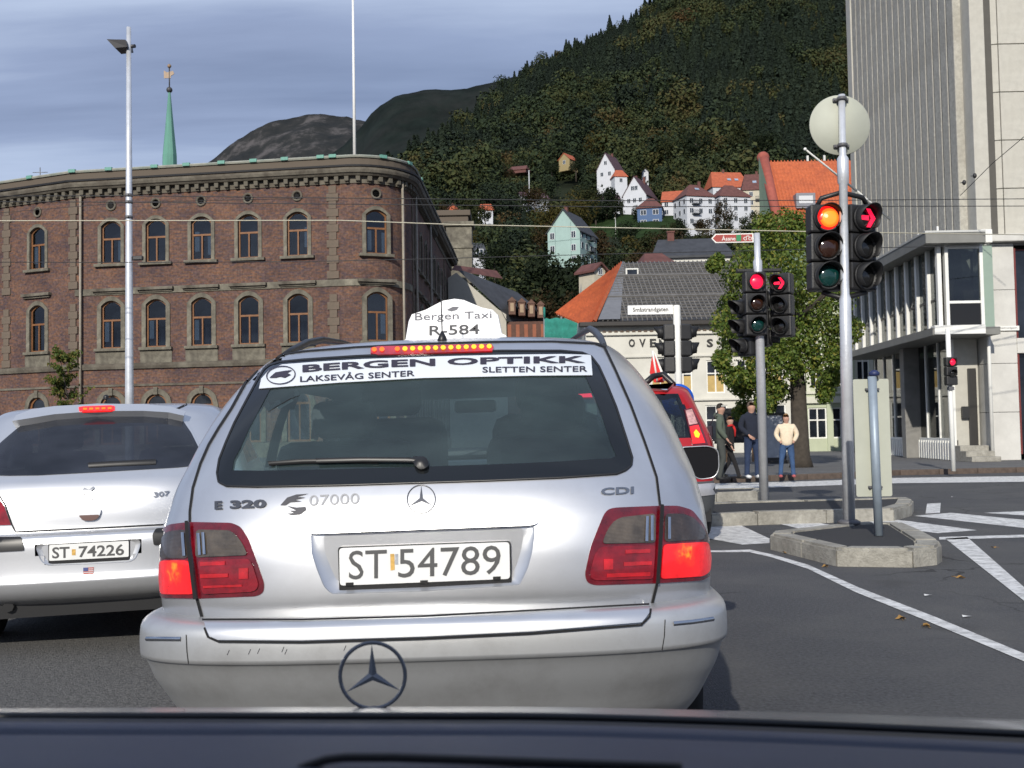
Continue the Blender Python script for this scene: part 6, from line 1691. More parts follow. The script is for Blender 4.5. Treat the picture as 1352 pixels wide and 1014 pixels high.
        for f in f2:
            c = sum((v2[i] for i in f), Vector((0, 0))) / len(f)
            if inside(c, pts) and not any(inside(c, h) for h in holes): keep.append(tuple(f))
        mb = MB(); mb.add([q[2] for q in out_v], [f[::-1] for f in keep], 0, smooth)
        if thick > 0:
            cnt = {}
            for f in keep:
                for i in range(len(f)):
                    a, b = f[i], f[(i + 1) % len(f)]; cnt[(a, b)] = 1
            for (a, b) in list(cnt):
                if (b, a) not in cnt:
                    A, B_ = out_v[a], out_v[b]
                    mb.add([A[2], B_[2], B_[2] - B_[1] * thick, A[2] - A[1] * thick], [(0, 1, 2, 3)])
        me = s.local(mb.mesh(name, mat))
        if not dome and smooth:
            R3 = s.I.to_3x3(); nl = [(R3 @ q[1]).normalized() for q in out_v] + [Vector((0, 0, 0))] * (len(mb.v) - len(out_v))
            me.normals_split_custom_set_from_vertices(nl)
        return place(name, me, par or s.root)
    def strip(s, name, line, wpx, mat, off=.001, par=None, mp=None, h=0.0, sp=6):
        """a thin band along a pixel line, laid on the bodywork"""
        mp = mp or s.hit; L = dens(line, sp, False); A = []; B_ = []
        for i, p in enumerate(L):
            a = Vector(L[max(0, i - 1)]); b = Vector(L[min(len(L) - 1, i + 1)]); d = (b - a).normalized(); nx = Vector((-d.y, d.x)) * wpx / 2
            for lst, sg in ((A, 1), (B_, -1)):
                loc, nn = mp(p[0] + nx.x * sg, p[1] + nx.y * sg); lst.append((loc + nn * off, nn))
        mb = MB(); n = len(L)
        if h == 0:
            mb.add([q[0] for q in A] + [q[0] for q in B_], [(i, i + 1, n + i + 1, n + i) for i in range(n - 1)], 0, True)
        else:
            mid = [(a[0] + b[0]) / 2 + a[1] * h for a, b in zip(A, B_)]
            mb.add([q[0] for q in A] + mid + [q[0] for q in B_], [(i, i + 1, n + i + 1, n + i) for i in range(n - 1)] + [(n + i, n + i + 1, 2 * n + i + 1, 2 * n + i) for i in range(n - 1)], 0, True)
        return s.put(mb, name, mat, par)
    def text(s, name, txt, x0, x1, yb0, yb1, hgt, mat, off=.006, bold=.0, par=None, mp=None, lean=0.0, thick=0.0, yb_mid=None):
        mp = mp or s.hit; vs, fs = text_mesh2d(txt, bold, 3); V = []; mb = MB()
        for u, v in vs:
            yb = yb0 + (yb1 - yb0) * u
            if yb_mid is not None: yb += (yb_mid - (yb0 + yb1) / 2) * 4 * u * (1 - u)
            loc, nn = mp(x0 + (x1 - x0) * u - lean * v * hgt, yb - v * hgt); V.append(loc + nn * off)
        mb.add(V, fs); return s.put(mb, name, mat, par)
    def recess(s, name, outer, inner, mat, depth, off=.004, par=None, mats=None, imp=None):
        """a sunk panel: outer and inner outlines have as many points"""
        O = [s.hit(*p) for p in outer]; I_ = [(imp or s.hit)(*p) for p in inner]
        n = len(outer); K = 5; mb = MB(); vs = []
        for k in range(K + 1):
            t = k / K; e = 1 - (1 - t) ** 1.6; g_ = t ** 1.5
            for a, b in zip(O, I_):
                p = (a[0] + a[1] * off).lerp(b[0] - b[1] * 0, g_ * .999); p -= b[1] * depth * e
                vs.append(p)
        fs = [(k * n + i, (k + 1) * n + i, (k + 1) * n + (i + 1) % n, k * n + (i + 1) % n) for k in range(K) for i in range(n)]
        mb.add(vs, fs, 0, True)
        mb.add(vs[-n:], [tuple(range(n))], 0)
        return s.put(mb, name, mat, par)
    def wheel(s, x, y, r, w, sd):
        T = s.T @ Matrix.Translation((x, y, r)) @ Matrix.Rotation(pi / 2, 4, 'Y')
        mb = MB(); mb.lathe([(r * .62, -w / 2), (r * .93, -w / 2), (r * .99, -w * .38), (r, 0), (r * .99, w * .38), (r * .93, w / 2), (r * .62, w / 2)], 32, T)
        wh = s.put(mb, 'wheel', m_tyre)
        mb = MB(); mb.lathe([(r * .62, w * .42 * sd), (r * .58, w * .30 * sd), (r * .2, w * .34 * sd), (.001, w * .38 * sd)], 24, T); o = s.put(mb, 'rim', m_alu); o.parent = wh
        return wh

m_tyre = M('tyre_rubber', (.014, .014, .015), .8, var=.2, scale=20)
m_silver = M('silver_paint', (.68, .69, .71), .33, .80, var=.03, scale=2, coat=.35, dirt=(.36, .355, .34), dscale=2.4, damt=.22)
m_silverd = M('silver_bumper_plastic', (.55, .56, .565), .42, .65, var=.05, scale=3, coat=.1, dirt=(.22, .21, .20), dscale=3, damt=.45)
m_silver2 = M('pale_silver_paint', (.68, .69, .71), .33, .72, var=.03, scale=2, coat=.35, dirt=(.42, .42, .40), dscale=2, damt=.25)
m_seam = M('panel_gap', (.006, .006, .007), .8, var=0)
m_frit = M('black_glass_border', (.010, .012, .014), .08, var=0, spec=.6)
m_cglass = glass_mat('rear_glass', (.62, .76, .76), spec=.9, rough=.015, haze=.06)
m_sglass = glass_mat('side_glass', (.75, .84, .82), spec=.6)
m_liner = M('car_lining', (.16, .17, .17), .9, var=.1)
m_seat = M('seat_fabric', (.050, .058, .062), .9, var=.15, scale=15)
m_trim = M('black_trim', (.014, .014, .015), .4, var=.1)
m_chrome = M('chrome', (.55, .56, .58), .12, 1.0, var=0)
m_dchrome = M('dark_chrome', (.16, .165, .18), .16, 1.0, var=0)
m_badge = M('badge_metal', (.30, .31, .33), .25, .9, var=0)
m_badged = M('badge_dark', (.10, .105, .12), .3, .6, var=0)
m_plate = M('number_plate_white', (.78, .79, .78), .45, var=.03, scale=8)
m_plchar = M('plate_character_grey', (.085, .085, .085), .5, var=0)
m_stick = M('sticker_white', (.66, .70, .74), .45, var=.02)
m_stchar = M('sticker_ink', (.035, .03, .045), .5, var=0)
def lens_mat(name, col, emit=None, estr=0, rib=120, rough=.08):
    m = M(name, col, rough, 0, var=.5, scale=16, spec=.7, coat=1.0, emit=emit, estr=estr)
    t_ = m.node_tree
    if 'Wave Texture' not in t_.nodes:
        tcn = t_.nodes.new('ShaderNodeTexCoord'); wv = t_.nodes.new('ShaderNodeTexWave'); wv.bands_direction = 'Z'; wv.inputs['Scale'].default_value = rib / 6.28
        t_.links.new(tcn.outputs['Object'], wv.inputs['Vector']); bp = t_.nodes.new('ShaderNodeBump'); bp.inputs['Strength'].default_value = .3; bp.inputs['Distance'].default_value = .003
        wv.inputs['Scale'].default_value = rib / 2.6; t_.links.new(wv.outputs['Fac'], bp.inputs['Height']); t_.links.new(bp.outputs[0], t_.nodes['Principled BSDF'].inputs['Normal'])
    return m
m_lr = lens_mat('red_tail_lens', (.23, .004, .010), rib=260)
m_lrd = lens_mat('deep_red_tail_lens', (.13, .003, .008), rib=260)
m_lrl = lens_mat('red_tail_lens_lit', (.5, .01, .01), emit=(1.0, .012, .008), estr=.85, rib=260)
m_lrm = lens_mat('red_tail_lens_half_lit', (.45, .008, .012), emit=(1.0, .01, .015), estr=.05, rib=260)
m_ls = lens_mat('smoked_lens', (.050, .036, .028), rib=200); m_lc = lens_mat('clear_ribbed_lens', (.085, .068, .05), rib=200)
m_fil = M('filament_yellow', (.8, .4, .02), .4, var=0, emit=(1.0, .42, .015), estr=1.25)
m_filo = M('filament_orange', (.8, .15, .01), .4, var=0, emit=(1.0, .11, .01), estr=1.15)

def lit_mat(name, core):
    m = lens_mat(name, (.45, .008, .01), rib=260); t_ = m.node_tree; b_ = t_.nodes['Principled BSDF']
    tc_ = t_.nodes.new('ShaderNodeTexCoord'); ds = t_.nodes.new('ShaderNodeVectorMath'); ds.operation = 'DISTANCE'; ds.inputs[1].default_value = core
    nz_ = t_.nodes.new('ShaderNodeTexNoise'); nz_.inputs['Scale'].default_value = 38; nz_.inputs['Detail'].default_value = 2
    t_.links.new(tc_.outputs['Object'], ds.inputs[0]); t_.links.new(tc_.outputs['Object'], nz_.inputs['Vector'])
    ad_ = t_.nodes.new('ShaderNodeMath'); ad_.operation = 'MULTIPLY_ADD'; ad_.inputs[1].default_value = .075; t_.links.new(nz_.outputs['Fac'], ad_.inputs[0]); t_.links.new(ds.outputs['Value'], ad_.inputs[2])
    rp = t_.nodes.new('ShaderNodeValToRGB'); mr_ = t_.nodes.new('ShaderNodeMapRange'); mr_.inputs[1].default_value = .03; mr_.inputs[2].default_value = .15
    t_.links.new(ad_.outputs[0], mr_.inputs[0]); t_.links.new(mr_.outputs[0], rp.inputs[0])
    e_ = rp.color_ramp.elements; e_[0].position = 0.04; e_[0].color = (1, .62, .03, 1); e_[1].position = 1; e_[1].color = (.55, .003, .004, 1)
    for p_, c_ in ((.14, (1, .34, .012, 1)), (.27, (1, .045, .008, 1)), (.5, (.95, .008, .008, 1))):
        q_ = rp.color_ramp.elements.new(p_); q_.color = c_
    t_.links.new(rp.outputs[0], b_.inputs['Emission Color']); b_.inputs['Emission Strength'].default_value = .95
    return m

# ---------------------------------------------------------------- the taxi
tb = at(563, 900, 3.27)
TX = Car('taxi_estate_car', 'silver estate taxi straight ahead with white roof sign and lit brake lights', 'taxi', (tb.x, 3.27, -0.0), 1.6, -1.0)
C_, Nn = .46, 3.3
body = [(.30, .22, .86, C_, Nn, 4.72, .6), (.56, .14, .90, C_, Nn, 4.76, .6), (.625, .105, .915, C_, Nn, 4.78, .6), (.69, .092, .918, C_, Nn, 4.78, .6), (.80, .098, .918, C_, Nn, 4.76, .6), (.90, .118, .912, C_, Nn, 4.70, .7),
        (.97, .145, .902, C_ + .02, Nn, 4.5, .7), (1.02, .172, .892, C_ + .02, Nn, 4.0, .5), (1.10, .222, .868, C_ + .03, 3.2, 3.68, .4), (1.20, .290, .836, C_ + .04, 3.1, 3.48, .4), (1.30, .368, .794, C_ + .05, 3.0, 3.25, .4), (1.38, .442, .750, C_ + .06, 2.9, 3.06, .4),
        (1.440, .520, .710, C_ + .06, 2.8, 2.9, .4), (1.475, .570, .680, C_ + .05, 2.7, 2.78, .4), (1.503, .625, .64, C_, 2.5, 2.6, .4), (1.530, .735, .56, C_, 2.3, 2.4, .3), (1.545, .95, .42, .4, 2.1, 2.2, .3), (1.553, 1.2, .25, .3, 2.1, 2.0, .2), (1.556, 1.4, .12, .1, 2, 1.8, .1)]
G, cl = TX.loft(body, 40, 22, 12, 6)
V, F, N = TX.surface(G, cl); TX.setsurf(V, F, N)
win = [(350, 489), (357, 484), (370, 480), (402, 477), (470, 472.5), (560, 468.5), (660, 465.5), (740, 465.5), (768, 468), (780, 473), (790, 486), (800, 508), (813, 540), (826, 580), (834, 606), (833, 616), (826, 622), (814, 627), (740, 632), (640, 636), (560, 638.5), (446, 642), (340, 644), (300, 643), (290, 638), (288, 626), (291, 608), (300, 585), (311, 560), (328, 528), (343, 500)]
rec = roundc([(409, 704), (414, 699), (560, 693), (697, 689), (705, 690), (708, 702), (704, 730), (698, 752), (687, 774), (560, 782), (438, 786), (427, 776), (418, 754), (410, 730)], 5, 2)
gate = [(357.5, 471.7), (344, 484), (328, 501), (307, 540), (290, 566), (277, 588), (266, 613), (256, 645), (252, 676), (252, 699), (255, 735), (261, 788), (272, 829), (277, 840), (290, 845.5), (400, 846), (560, 841), (700, 835), (800, 829), (844, 824), (855, 816), (859, 801), (866, 772), (870.5, 720), (870.6, 669), (866, 631), (858, 607), (850, 584), (832, 536), (811.5, 489.5), (797, 459), (786, 455), (730, 452.5), (650, 453), (560, 455.5), (470, 460), (400, 465.5)]
gate_in = grow(gate, -4)
def cls_taxi(c, lp, q):
    z, y = lp.z, lp.y
    if y < .95 and inside(q, gate_in): return None
    if 1.045 < z < 1.40:
        front = y > 2.85
        if front and abs(lp.x) < .72: return 'glass'
        if not front and y > .78 + (z - 1.04) * .9 and y < 3.0 - (z - 1.04) * 1.2:
            if 1.62 < y < 1.72 or 2.45 < y < 2.52: return 'pillar'
            return 'glass'
    return 'body'
def split(car, V, F, N, cls, mats, names, liner=True, cap=True, G=None):
    parts = {}
    for f in F:
        c = sum((V[i] for i in f), Vector((0, 0, 0))) / 4
        k = cls(c, car.I @ c, proj(c))
        if k: parts.setdefault(k, []).append(f)
    n = len(G[0])
    if cap: parts.setdefault('body', []).append(tuple((len(G) - 1) * n + j for j in range(n)))
    objs = {}
    for k, fs in parts.items():
        used = sorted({i for f in fs for i in f}); mp_ = {a: i for i, a in enumerate(used)}
        b = MB(); b.add([V[i] for i in used], [tuple(mp_[i] for i in f) for f in fs], 0, True)
        objs[k] = car.put(b, names[k], mats[k])
    if liner:
        b = MB(); fs = parts['body'] + parts.get('pillar', [])
        fs = [f for f in fs if all(V[i].z > .9 for i in f)]
        used = sorted({i for f in fs for i in f}); mp_ = {a: i for i, a in enumerate(used)}
        b.add([V[i] - N[i] * .018 for i in used], [tuple(mp_[i] for i in f) for f in fs], 0, True); car.put(b, 'lining', m_liner)
    return objs
# the normals must point outwards
if (N[len(G[0]) * 10].dot(TX.T.to_3x3() @ Vector((0, -1, 0)))) < 0: N = [-n_ for n_ in N]; TX.N = N
split(TX, V, F, N, cls_taxi, {'body': m_silver, 'glass': m_sglass, 'pillar': m_trim}, {'body': 'body', 'glass': 'side_window', 'pillar': 'door_pillar'}, G=G)
tg = TX.patch('tailgate', gate, m_silver, .004, .012, 9, holes=[grow(win, -4), grow(rec, -1.5)])
TX.strip('panel_gap', gate[:10], 3.0, m_seam, .0058)
TX.strip('panel_gap', gate[11:23], 3.6, m_seam, .0062)
TX.strip('panel_gap', gate[22:32], 3.0, m_seam, .0058)
TX.strip('panel_gap', gate[31:] + [gate[0]], 2.0, m_seam, .0058)
fr = grow(win, -17)
fri = [(x + (3 if x < 400 else -4 if x > 700 else 0), y - (4 if y > 600 else -2)) for x, y in fr]
TX.patch('window_border', win, m_frit, .007, .012, 8, holes=[fri], par=None)
TX.patch('rear_window', grow(fri, 3), m_cglass, .005, 0, 10)
TX.strip('window_seal', win + [win[0]], 2.4, m_trim, .0085, h=.003)
# banner on the glass
ban = [(344, 516), (347, 503), (357, 492), (374, 484.5), (420, 481), (480, 477.5), (580, 474), (660, 472), (740, 471), (779, 472), (781, 498.5), (700, 499), (560, 502), (450, 508)]
TX.patch('window_banner', ban, m_stick, .011, .002, 8)
TX.text('lettering', 'BERGEN', 401, 575, 496, 487.5, 9.6, m_stchar, .0145, .03, yb_mid=490.5)
TX.text('lettering', 'OPTIKK', 591, 772, 486.5, 483.5, 9.0, m_stchar, .0145, .03, yb_mid=484.5)
TX.text('lettering', 'LAKSEVÅG SENTER', 398, 548, 508.5, 500.5, 9.6, m_stchar, .0145, .012)
TX.text('lettering', 'SLETTEN SENTER', 637, 774, 496, 494.8, 7.2, m_stchar, .0145, .012)
cxy = [(373 + 18.5 * cos(a * pi / 14), 499.5 + 11.5 * sin(a * pi / 14) - (cos(a * pi / 14)) * 1.3) for a in range(29)]
TX.strip('emblem', cxy, 1.3, m_stchar, .0145)
TX.patch('emblem', [(358, 503), (366, 496), (378, 494), (388, 493), (381, 497), (386, 499), (378, 503), (372, 501.5), (366, 503)], m_stchar, .0145, 0, 4)
# third brake light: housing and single diodes
TX.patch('brake_light', [(490, 463), (500, 461), (649, 458), (652, 462), (650, 467), (500, 472), (490, 470)], m_lrm, .012, .012, 6)
for k in range(16):
    u = k / 15; x = 495 + 151 * u
    if 512 < x < 519: continue
    y = 466.3 - 4.2 * u
    TX.patch('diode', [(x + 3.4 * cos(a * pi / 4), y + 2.9 * sin(a * pi / 4)) for a in range(8)], m_fil if 3 < k else m_filo, .0155, 0, 4)
# wiper
TX.strip('wiper_arm', [(562, 616), (545, 611.5), (480, 611), (420, 612.5)], 6.5, m_trim, .020, h=.010)
TX.strip('wiper_blade', [(357, 615), (400, 612), (455, 611), (500, 612)], 5.0, m_trim, .010, h=.016)
TX.patch('wiper_pivot', roundc([(545, 607), (562, 607.5), (567, 614), (566, 622), (556, 625), (548, 620)], 4, 2), m_trim, .022, .02, 5, dome=.012)
# star on the tailgate
def star(car, cx, cy, R, mat, off, w=.10, mp=None, lean=0, par=None):
    pts = [(cx + R * cos(a * pi / 16), cy + R * sin(a * pi / 16)) for a in range(33)]
    car.strip('badge_ring', pts, R * w, mat, off, h=.002, mp=mp, par=par)
    sh = []
    for k in range(6):
        a = -pi / 2 + k * pi / 3 + lean; r = R * (.93 if k % 2 == 0 else .13); sh.append((cx + r * cos(a), cy + r * sin(a)))
    car.patch('badge_star', sh, mat, off + .001, .003, 6, mp=mp, par=par)
star(TX, 556.5, 660, 18.5, m_badged, .006, .07)
TX.text('badge', 'E', 285, 295, 674, 673.5, 11, m_badged, .008, .05); TX.text('badge', '320', 305, 353, 673, 671.5, 11, m_badged, .008, .05)
TX.text('badge', 'CDI', 793, 836, 655, 653, 9.5, m_badge, .008, .03)
# 07000 phone number and its swirl
TX.text('lettering', '07000', 409, 475, 669, 666, 14, M('decal_grey', (.33, .335, .35), .5, var=0), .0065, .0)
m_dec = M('decal_dark', (.05, .05, .06), .5, var=0)
for sh in ([(371, 668), (380, 658), (392, 654), (408, 653), (392, 657), (404, 658), (390, 661), (399, 663), (384, 664), (378, 668)], [(380, 669), (392, 671), (404, 670), (405, 674), (397, 680), (386, 681), (380, 679), (389, 678), (383, 675), (392, 675)]):
    TX.patch('decal', sh, m_dec, .0065, 0, 4)
# number plate recess, grip bar, plate
cx0, cy0 = 562, 736
inn_ = [(cx0 + (x - cx0) * .885, cy0 - 3 + (y - cy0) * .80) for x, y in rec]
PM = TX.plane(562, 748, -.012)
TX.recess('plate_recess', rec, inn_, m_silver, .012, .003, imp=PM)
TX.patch('tailgate_grip', roundc([(407, 703), (407, 694), (415, 688.5), (560, 684), (700, 680.5), (708, 685), (710, 692.5), (700, 695), (560, 700), (415, 706)], 4, 2), m_silver, .016, .03, 6)
TX.patch('plate_holder', roundc([(446, 722), (674, 714), (675.5, 772), (448, 783)], 5), m_trim, .0, .02, 12, mp=PM)
TX.patch('number_plate', roundc([(448, 723.5), (672.5, 715.5), (673.5, 764), (449, 773)], 5), m_plate, .004, .004, 12, mp=PM)
TX.text('plate_characters', 'ST', 461, 511, 765, 763, 38, m_plchar, .0062, .0, mp=PM); TX.text('plate_characters', '54789', 526, 661, 762.5, 757.5, 38, m_plchar, .0062, .0, mp=PM)
TX.patch('plate_sticker', [(515.5, 731), (521, 731), (521.5, 752), (516, 753)], M('plate_sticker_yellow', (.62, .38, .10), .5, var=.3, scale=60), .0054, 0, 6, mp=PM)
TX.patch('plate_emblem', [(521.8, 731), (526, 731), (526, 745), (521.8, 745)], M('plate_emblem_grey', (.4, .42, .46), .5, var=.4, scale=90), .0054, 0, 6, mp=PM)
for x, y in ((462, 772), (560, 769), (656, 764)): TX.patch('plate_clip', [(x - 5, y - 3), (x + 5, y - 3.4), (x + 5, y + 1), (x - 5, y + 1)], m_trim, .007, .006, 5, mp=PM)
# tail lamps
def tail(outline, split_, inner_clear, outer_clear, inner_low, outer_low, core, grid):
    outline, inner_clear, outer_clear, inner_low, outer_low = [roundc(q_, 5, 3) for q_ in (outline, inner_clear, outer_clear, inner_low, outer_low)]
    o = TX.patch('tail_lamp', outline, m_lrd, .007, .012, 6)
    TX.patch('clear_lens', inner_clear, m_lc, .012, .004, 6, par=o); TX.patch('smoked_lens', outer_clear, m_ls, .012, .004, 6, par=o)
    TX.patch('red_lens', inner_low, m_lr, .012, .004, 6, par=o)
    for gx, gy, gw, gh in grid: TX.patch('inner_reflector', [(gx, gy), (gx + gw, gy - gw * .035), (gx + gw, gy + gh - gw * .035), (gx, gy + gh)], m_lrm, .0145, 0, 6, par=o)
    cx, cy = core
    cl_ = TX.I @ TX.hit(cx, cy)[0]
    ml = lit_mat('lit_lens_%d' % int(cx), cl_)
    o_l = TX.patch('lit_red_lens', outer_low, ml, .012, .004, 6, par=o)
    TX.strip('lamp_gap', split_, 4.5, m_seam, .0185, par=o)
    for x_ in ((grid[0][0] + (4 if cx < 500 else 70)),):
        pass
    return o
oL = [(215, 703), (219, 697), (226, 693), (251, 690), (307, 691), (319, 696), (329, 711), (341, 743), (350, 770), (349, 782), (340, 787), (263, 790), (214, 789), (212, 764), (213, 735)]
oR = [(797, 679), (802.6, 673), (812, 671), (870.6, 668.7), (894, 668.7), (912, 674), (927, 693), (935, 714), (939, 738), (937, 758), (927, 766), (865, 770), (785, 772.5), (774.5, 769), (771.5, 758), (779, 723), (790.8, 693)]
tail(oL, [(251.5, 690), (253, 715), (257, 745), (262.5, 790)], [(262, 700), (306, 701), (314, 707), (322, 718), (329, 733), (261, 736)], [(218, 709), (226, 702), (249, 700), (252, 737), (215, 737)],
     [(264, 740), (330, 737.5), (335, 745), (343, 770), (341, 778), (334, 781), (270, 784)], [(215, 740), (252, 740), (257, 762), (259, 784), (216, 784), (214, 762)], (233, 752), [(268, 742, 32, 5), (268, 758, 36, 5), (272, 773, 50, 3), (318, 750, 12, 14)])
tail(oR, [(870.6, 668.7), (869, 700), (867, 735), (864.7, 770)], [(794, 718), (800, 702), (808, 690), (818, 684), (863, 679), (863.5, 716.5)], [(876, 679.5), (898, 679), (912, 684), (924, 697), (931, 712), (875, 715.5)],
     [(792, 722), (863, 719.5), (860.5, 764), (786, 766), (779, 763), (778, 755), (785, 730)], [(874, 719), (931, 715.5), (935, 735), (933.5, 754), (925, 760.5), (870.5, 764)], (903, 728), [(824, 726, 32, 5), (822, 742, 36, 5), (800, 757, 56, 5), (796, 738, 12, 14)])
# clear filament bars in the white lenses
for pts in ([(266, 705), (268, 733)], [(272, 704), (274, 732)], [(858, 682), (858, 714)], [(852, 683), (851, 715)], [(880, 684), (880, 712)], [(246, 704), (248, 734)]):
    TX.strip('reflector_edge', pts, 3.5, m_chrome, .0172, h=.001)
# fender gap over and under the lamps, small dent
TX.strip('panel_gap', [(206, 815), (240, 812), (271, 812)], 1.4, m_seam, .0024) if 0 else None
TX.patch('dent_mark', roundc([(836, 796), (842, 788), (848, 790), (850, 797), (842, 800)], 3, 2), m_silver, .0055, 0, 4, dome=-.004)

# bumper
bs = [(.22, .24, .83, .42, 3.2, 0, 0), (.30, .130, .865, .42, 3.2, 0, 0), (.37, .085, .895, .42, 3.2, 0, 0), (.43, .050, .918, .42, 3.3, 0, 0), (.503, .018, .936, .42, 3.4, 0, 0), (.511, .012, .940, .42, 3.4, 0, 0), (.515, .001, .946, .42, 3.4, 0, 0), (.56, .000, .948, .42, 3.4, 0, 0), (.606, .004, .945, .42, 3.4, 0, 0), (.626, .018, .935, .42, 3.4, 0, 0), (.636, .050, .918, .40, 3.4, 0, 0), (.638, .11, .88, .40, 3.4, 0, 0)]
G2, c2_ = TX.loft(bs, 40, sub=4, yend=.62)
V2, F2, N2 = TX.surface(G2, c2_)
b = MB(); b.add(V2, F2, 0, True); bo = TX.put(b, 'bumper', m_silverd)
keep_surf = (TX.V, TX.N, TX.tri, TX.bvh)
TX.setsurf(V2, F2, N2)
TX.patch('tailgate_moulding', [(270, 824), (400, 824), (560, 820), (700, 813.5), (857, 805), (856, 812), (846, 822), (700, 833.5), (560, 840), (400, 845), (290, 844.5), (279, 840)], m_silver, .012, .012, 7)
TX.strip('moulding_line', [(268, 823), (400, 823), (560, 818.5), (700, 811.5), (857, 803)], 2.2, m_seam, .0135)
TX.strip('moulding_line', [(271, 830), (276, 841), (290, 847), (400, 848), (560, 843), (700, 836.5), (846, 825), (857, 815), (859, 806)], 2.6, m_seam, .007)
TX.strip('bumper_chrome_strip', [(193, 843.5), (210, 843.5), (239, 843.8)], 6, m_chrome, .001, h=.004, par=bo)
TX.strip('bumper_chrome_strip', [(889, 823.5), (915, 821), (942, 817)], 6, m_chrome, .001, h=.004, par=bo)
TX.strip('bumper_seam', [(246, 838), (247, 860), (249, 876)], 1.2, m_seam, .0012, par=bo); TX.strip('bumper_seam', [(878, 818), (877, 840), (874, 858)], 1.2, m_seam, .0012, par=bo)
for x, y in ((300, 862), (328, 861), (340, 860), (372, 858), (376, 861), (454, 856), (815, 848)): TX.strip('scratch', [(x, y + 3), (x + 3, y - 4)], .9, m_silverd if x % 2 else m_badge, .0012, par=bo)
TX.V, TX.N, TX.tri, TX.bvh = keep_surf
b = MB(); b.box(-.80, .80, .45, 4.6, .24, .36, 0, TX.T); TX.put(b, 'underbody', m_trim)
for sx in (-1, 1):
    for y in (.95, 3.78): TX.wheel(sx * .80, y, .315, .215, sx)
# roof sign, antenna, rails, mirror
D = 4.25
b = MB(); out2 = [(529, 456), (531, 450), (536, 448), (540, 424), (544, 415), (562, 409), (575, 402), (585, 397), (600, 394.5), (612, 396), (624, 401), (636, 406), (650, 409), (657, 416), (662, 440), (668, 443), (669, 449), (666, 452)]
P3 = [at(x, y, D) for x, y in out2]; cen = sum(P3, Vector()) / len(P3)
vs = []
for (dy, k) in ((0.012, .97), (0, 1.0), (.02, 1.02), (.20, .98), (.22, .94)):
    for p in P3: q = cen + (p - cen) * k; vs.append(Vector((q.x, D + dy, q.z)))
n = len(P3); vs = vs[n:] ; K = 4
b.add(vs, [(r_ * n + i, r_ * n + (i + 1) % n, (r_ + 1) * n + (i + 1) % n, (r_ + 1) * n + i) for r_ in range(K - 1) for i in range(n)], 0, False); b.add(vs[:n], [tuple(range(n))[::-1]]); b.add(vs[-n:], [tuple(range(n))])
m_sg = M('roof_sign_plastic', (.85, .85, .85), .4, var=.02, emit=(1, 1, 1), estr=.22)
rs_ = TX.put(b, 'roof_sign', m_sg)
def PL(Dp):
    def m(x, y): return at(x, y, Dp), Vector((0, -1, 0))
    return m
TX.text('lettering', 'Bergen Taxi', 548, 649, 426, 423, 12.5, M('sign_ink_light', (.13, .13, .15), .5, var=0), .003, .0, par=rs_, mp=PL(D))
TX.text('lettering', 'R-584', 567, 633, 443, 441, 13, M('sign_ink', (.05, .05, .055), .5, var=0), .003, .01, par=rs_, mp=PL(D))
TX.patch('swoosh', [(590, 409), (598, 405), (606, 405), (603, 409), (596, 411)], M('sign_ink_light', (.13, .13, .15)), .003, 0, 4, par=rs_, mp=PL(D))
a = at(584, 452, 3.95); b = MB(); b.lathe([(.024, -.01), (.014, .02), (.004, .04)], 10, Matrix.Translation(a)); b.tube([a + Vector((0, 0, .03)), a + Vector((-.004, .02, .21))], .0022, 6); TX.put(b, 'antenna', m_trim)
b = MB(); b.tube([at(366, 474, 4.05), at(385, 463, 4.2), at(405, 453, 4.45), at(425, 449, 4.8), at(450, 452, 5.4), at(476, 459, 6.1)], [.008, .014, .016, .016, .013, .010], 10); TX.put(b, 'roof_rail', m_trim)
b = MB(); b.tube([at(798, 456, 4.05), at(793, 446, 4.2), at(786, 438, 4.45), at(779, 434, 4.8), at(765, 442, 5.6), at(752, 450, 6.3)], [.010, .014, .015, .014, .012, .010], 10); TX.put(b, 'roof_rail', M('rail_grey', (.07, .08, .10), .4, .3))
b = MB(); b.box(-.30, .30, .0, .2, -.03, .0, 0, Matrix.Translation(at(600, 457, 4.26))); TX.put(b, 'sign_base', m_trim)
# mirror
D = 5.45; mo = roundc([(897, 590), (937, 588), (949, 594), (950, 620), (944, 631), (922, 634), (900, 615)], 7, 4)
P3 = [at(x, y, D) for x, y in mo]; cen = sum(P3, Vector()) / len(P3); n = len(P3); vs = []
for dy, k in ((0, .93), (-.01, .97), (0, 1.0), (.04, 1.0), (.10, .85), (.13, .5)):
    for p in P3: q = cen + (p - cen) * k; vs.append((q.x, D + dy, q.z))
b = MB(); b.add(vs, [(r_ * n + i, r_ * n + (i + 1) % n, (r_ + 1) * n + (i + 1) % n, (r_ + 1) * n + i) for r_ in range(5) for i in range(n)], 0, True); b.add(vs[-n:], [tuple(range(n))]); b.tube([cen + Vector((-.02, .06, -.04)), cen + Vector((-.24, .1, -.06))], .035, 8); mh = TX.put(b, 'door_mirror', m_silver)
b = MB(); b.add([cen + (p - cen) * .925 + Vector((0, .004, 0)) for p in P3], [tuple(range(n))]); TX.put(b, 'mirror_glass', M('mirror_dark', (.012, .012, .014), .25, var=0, spec=.15), mh)
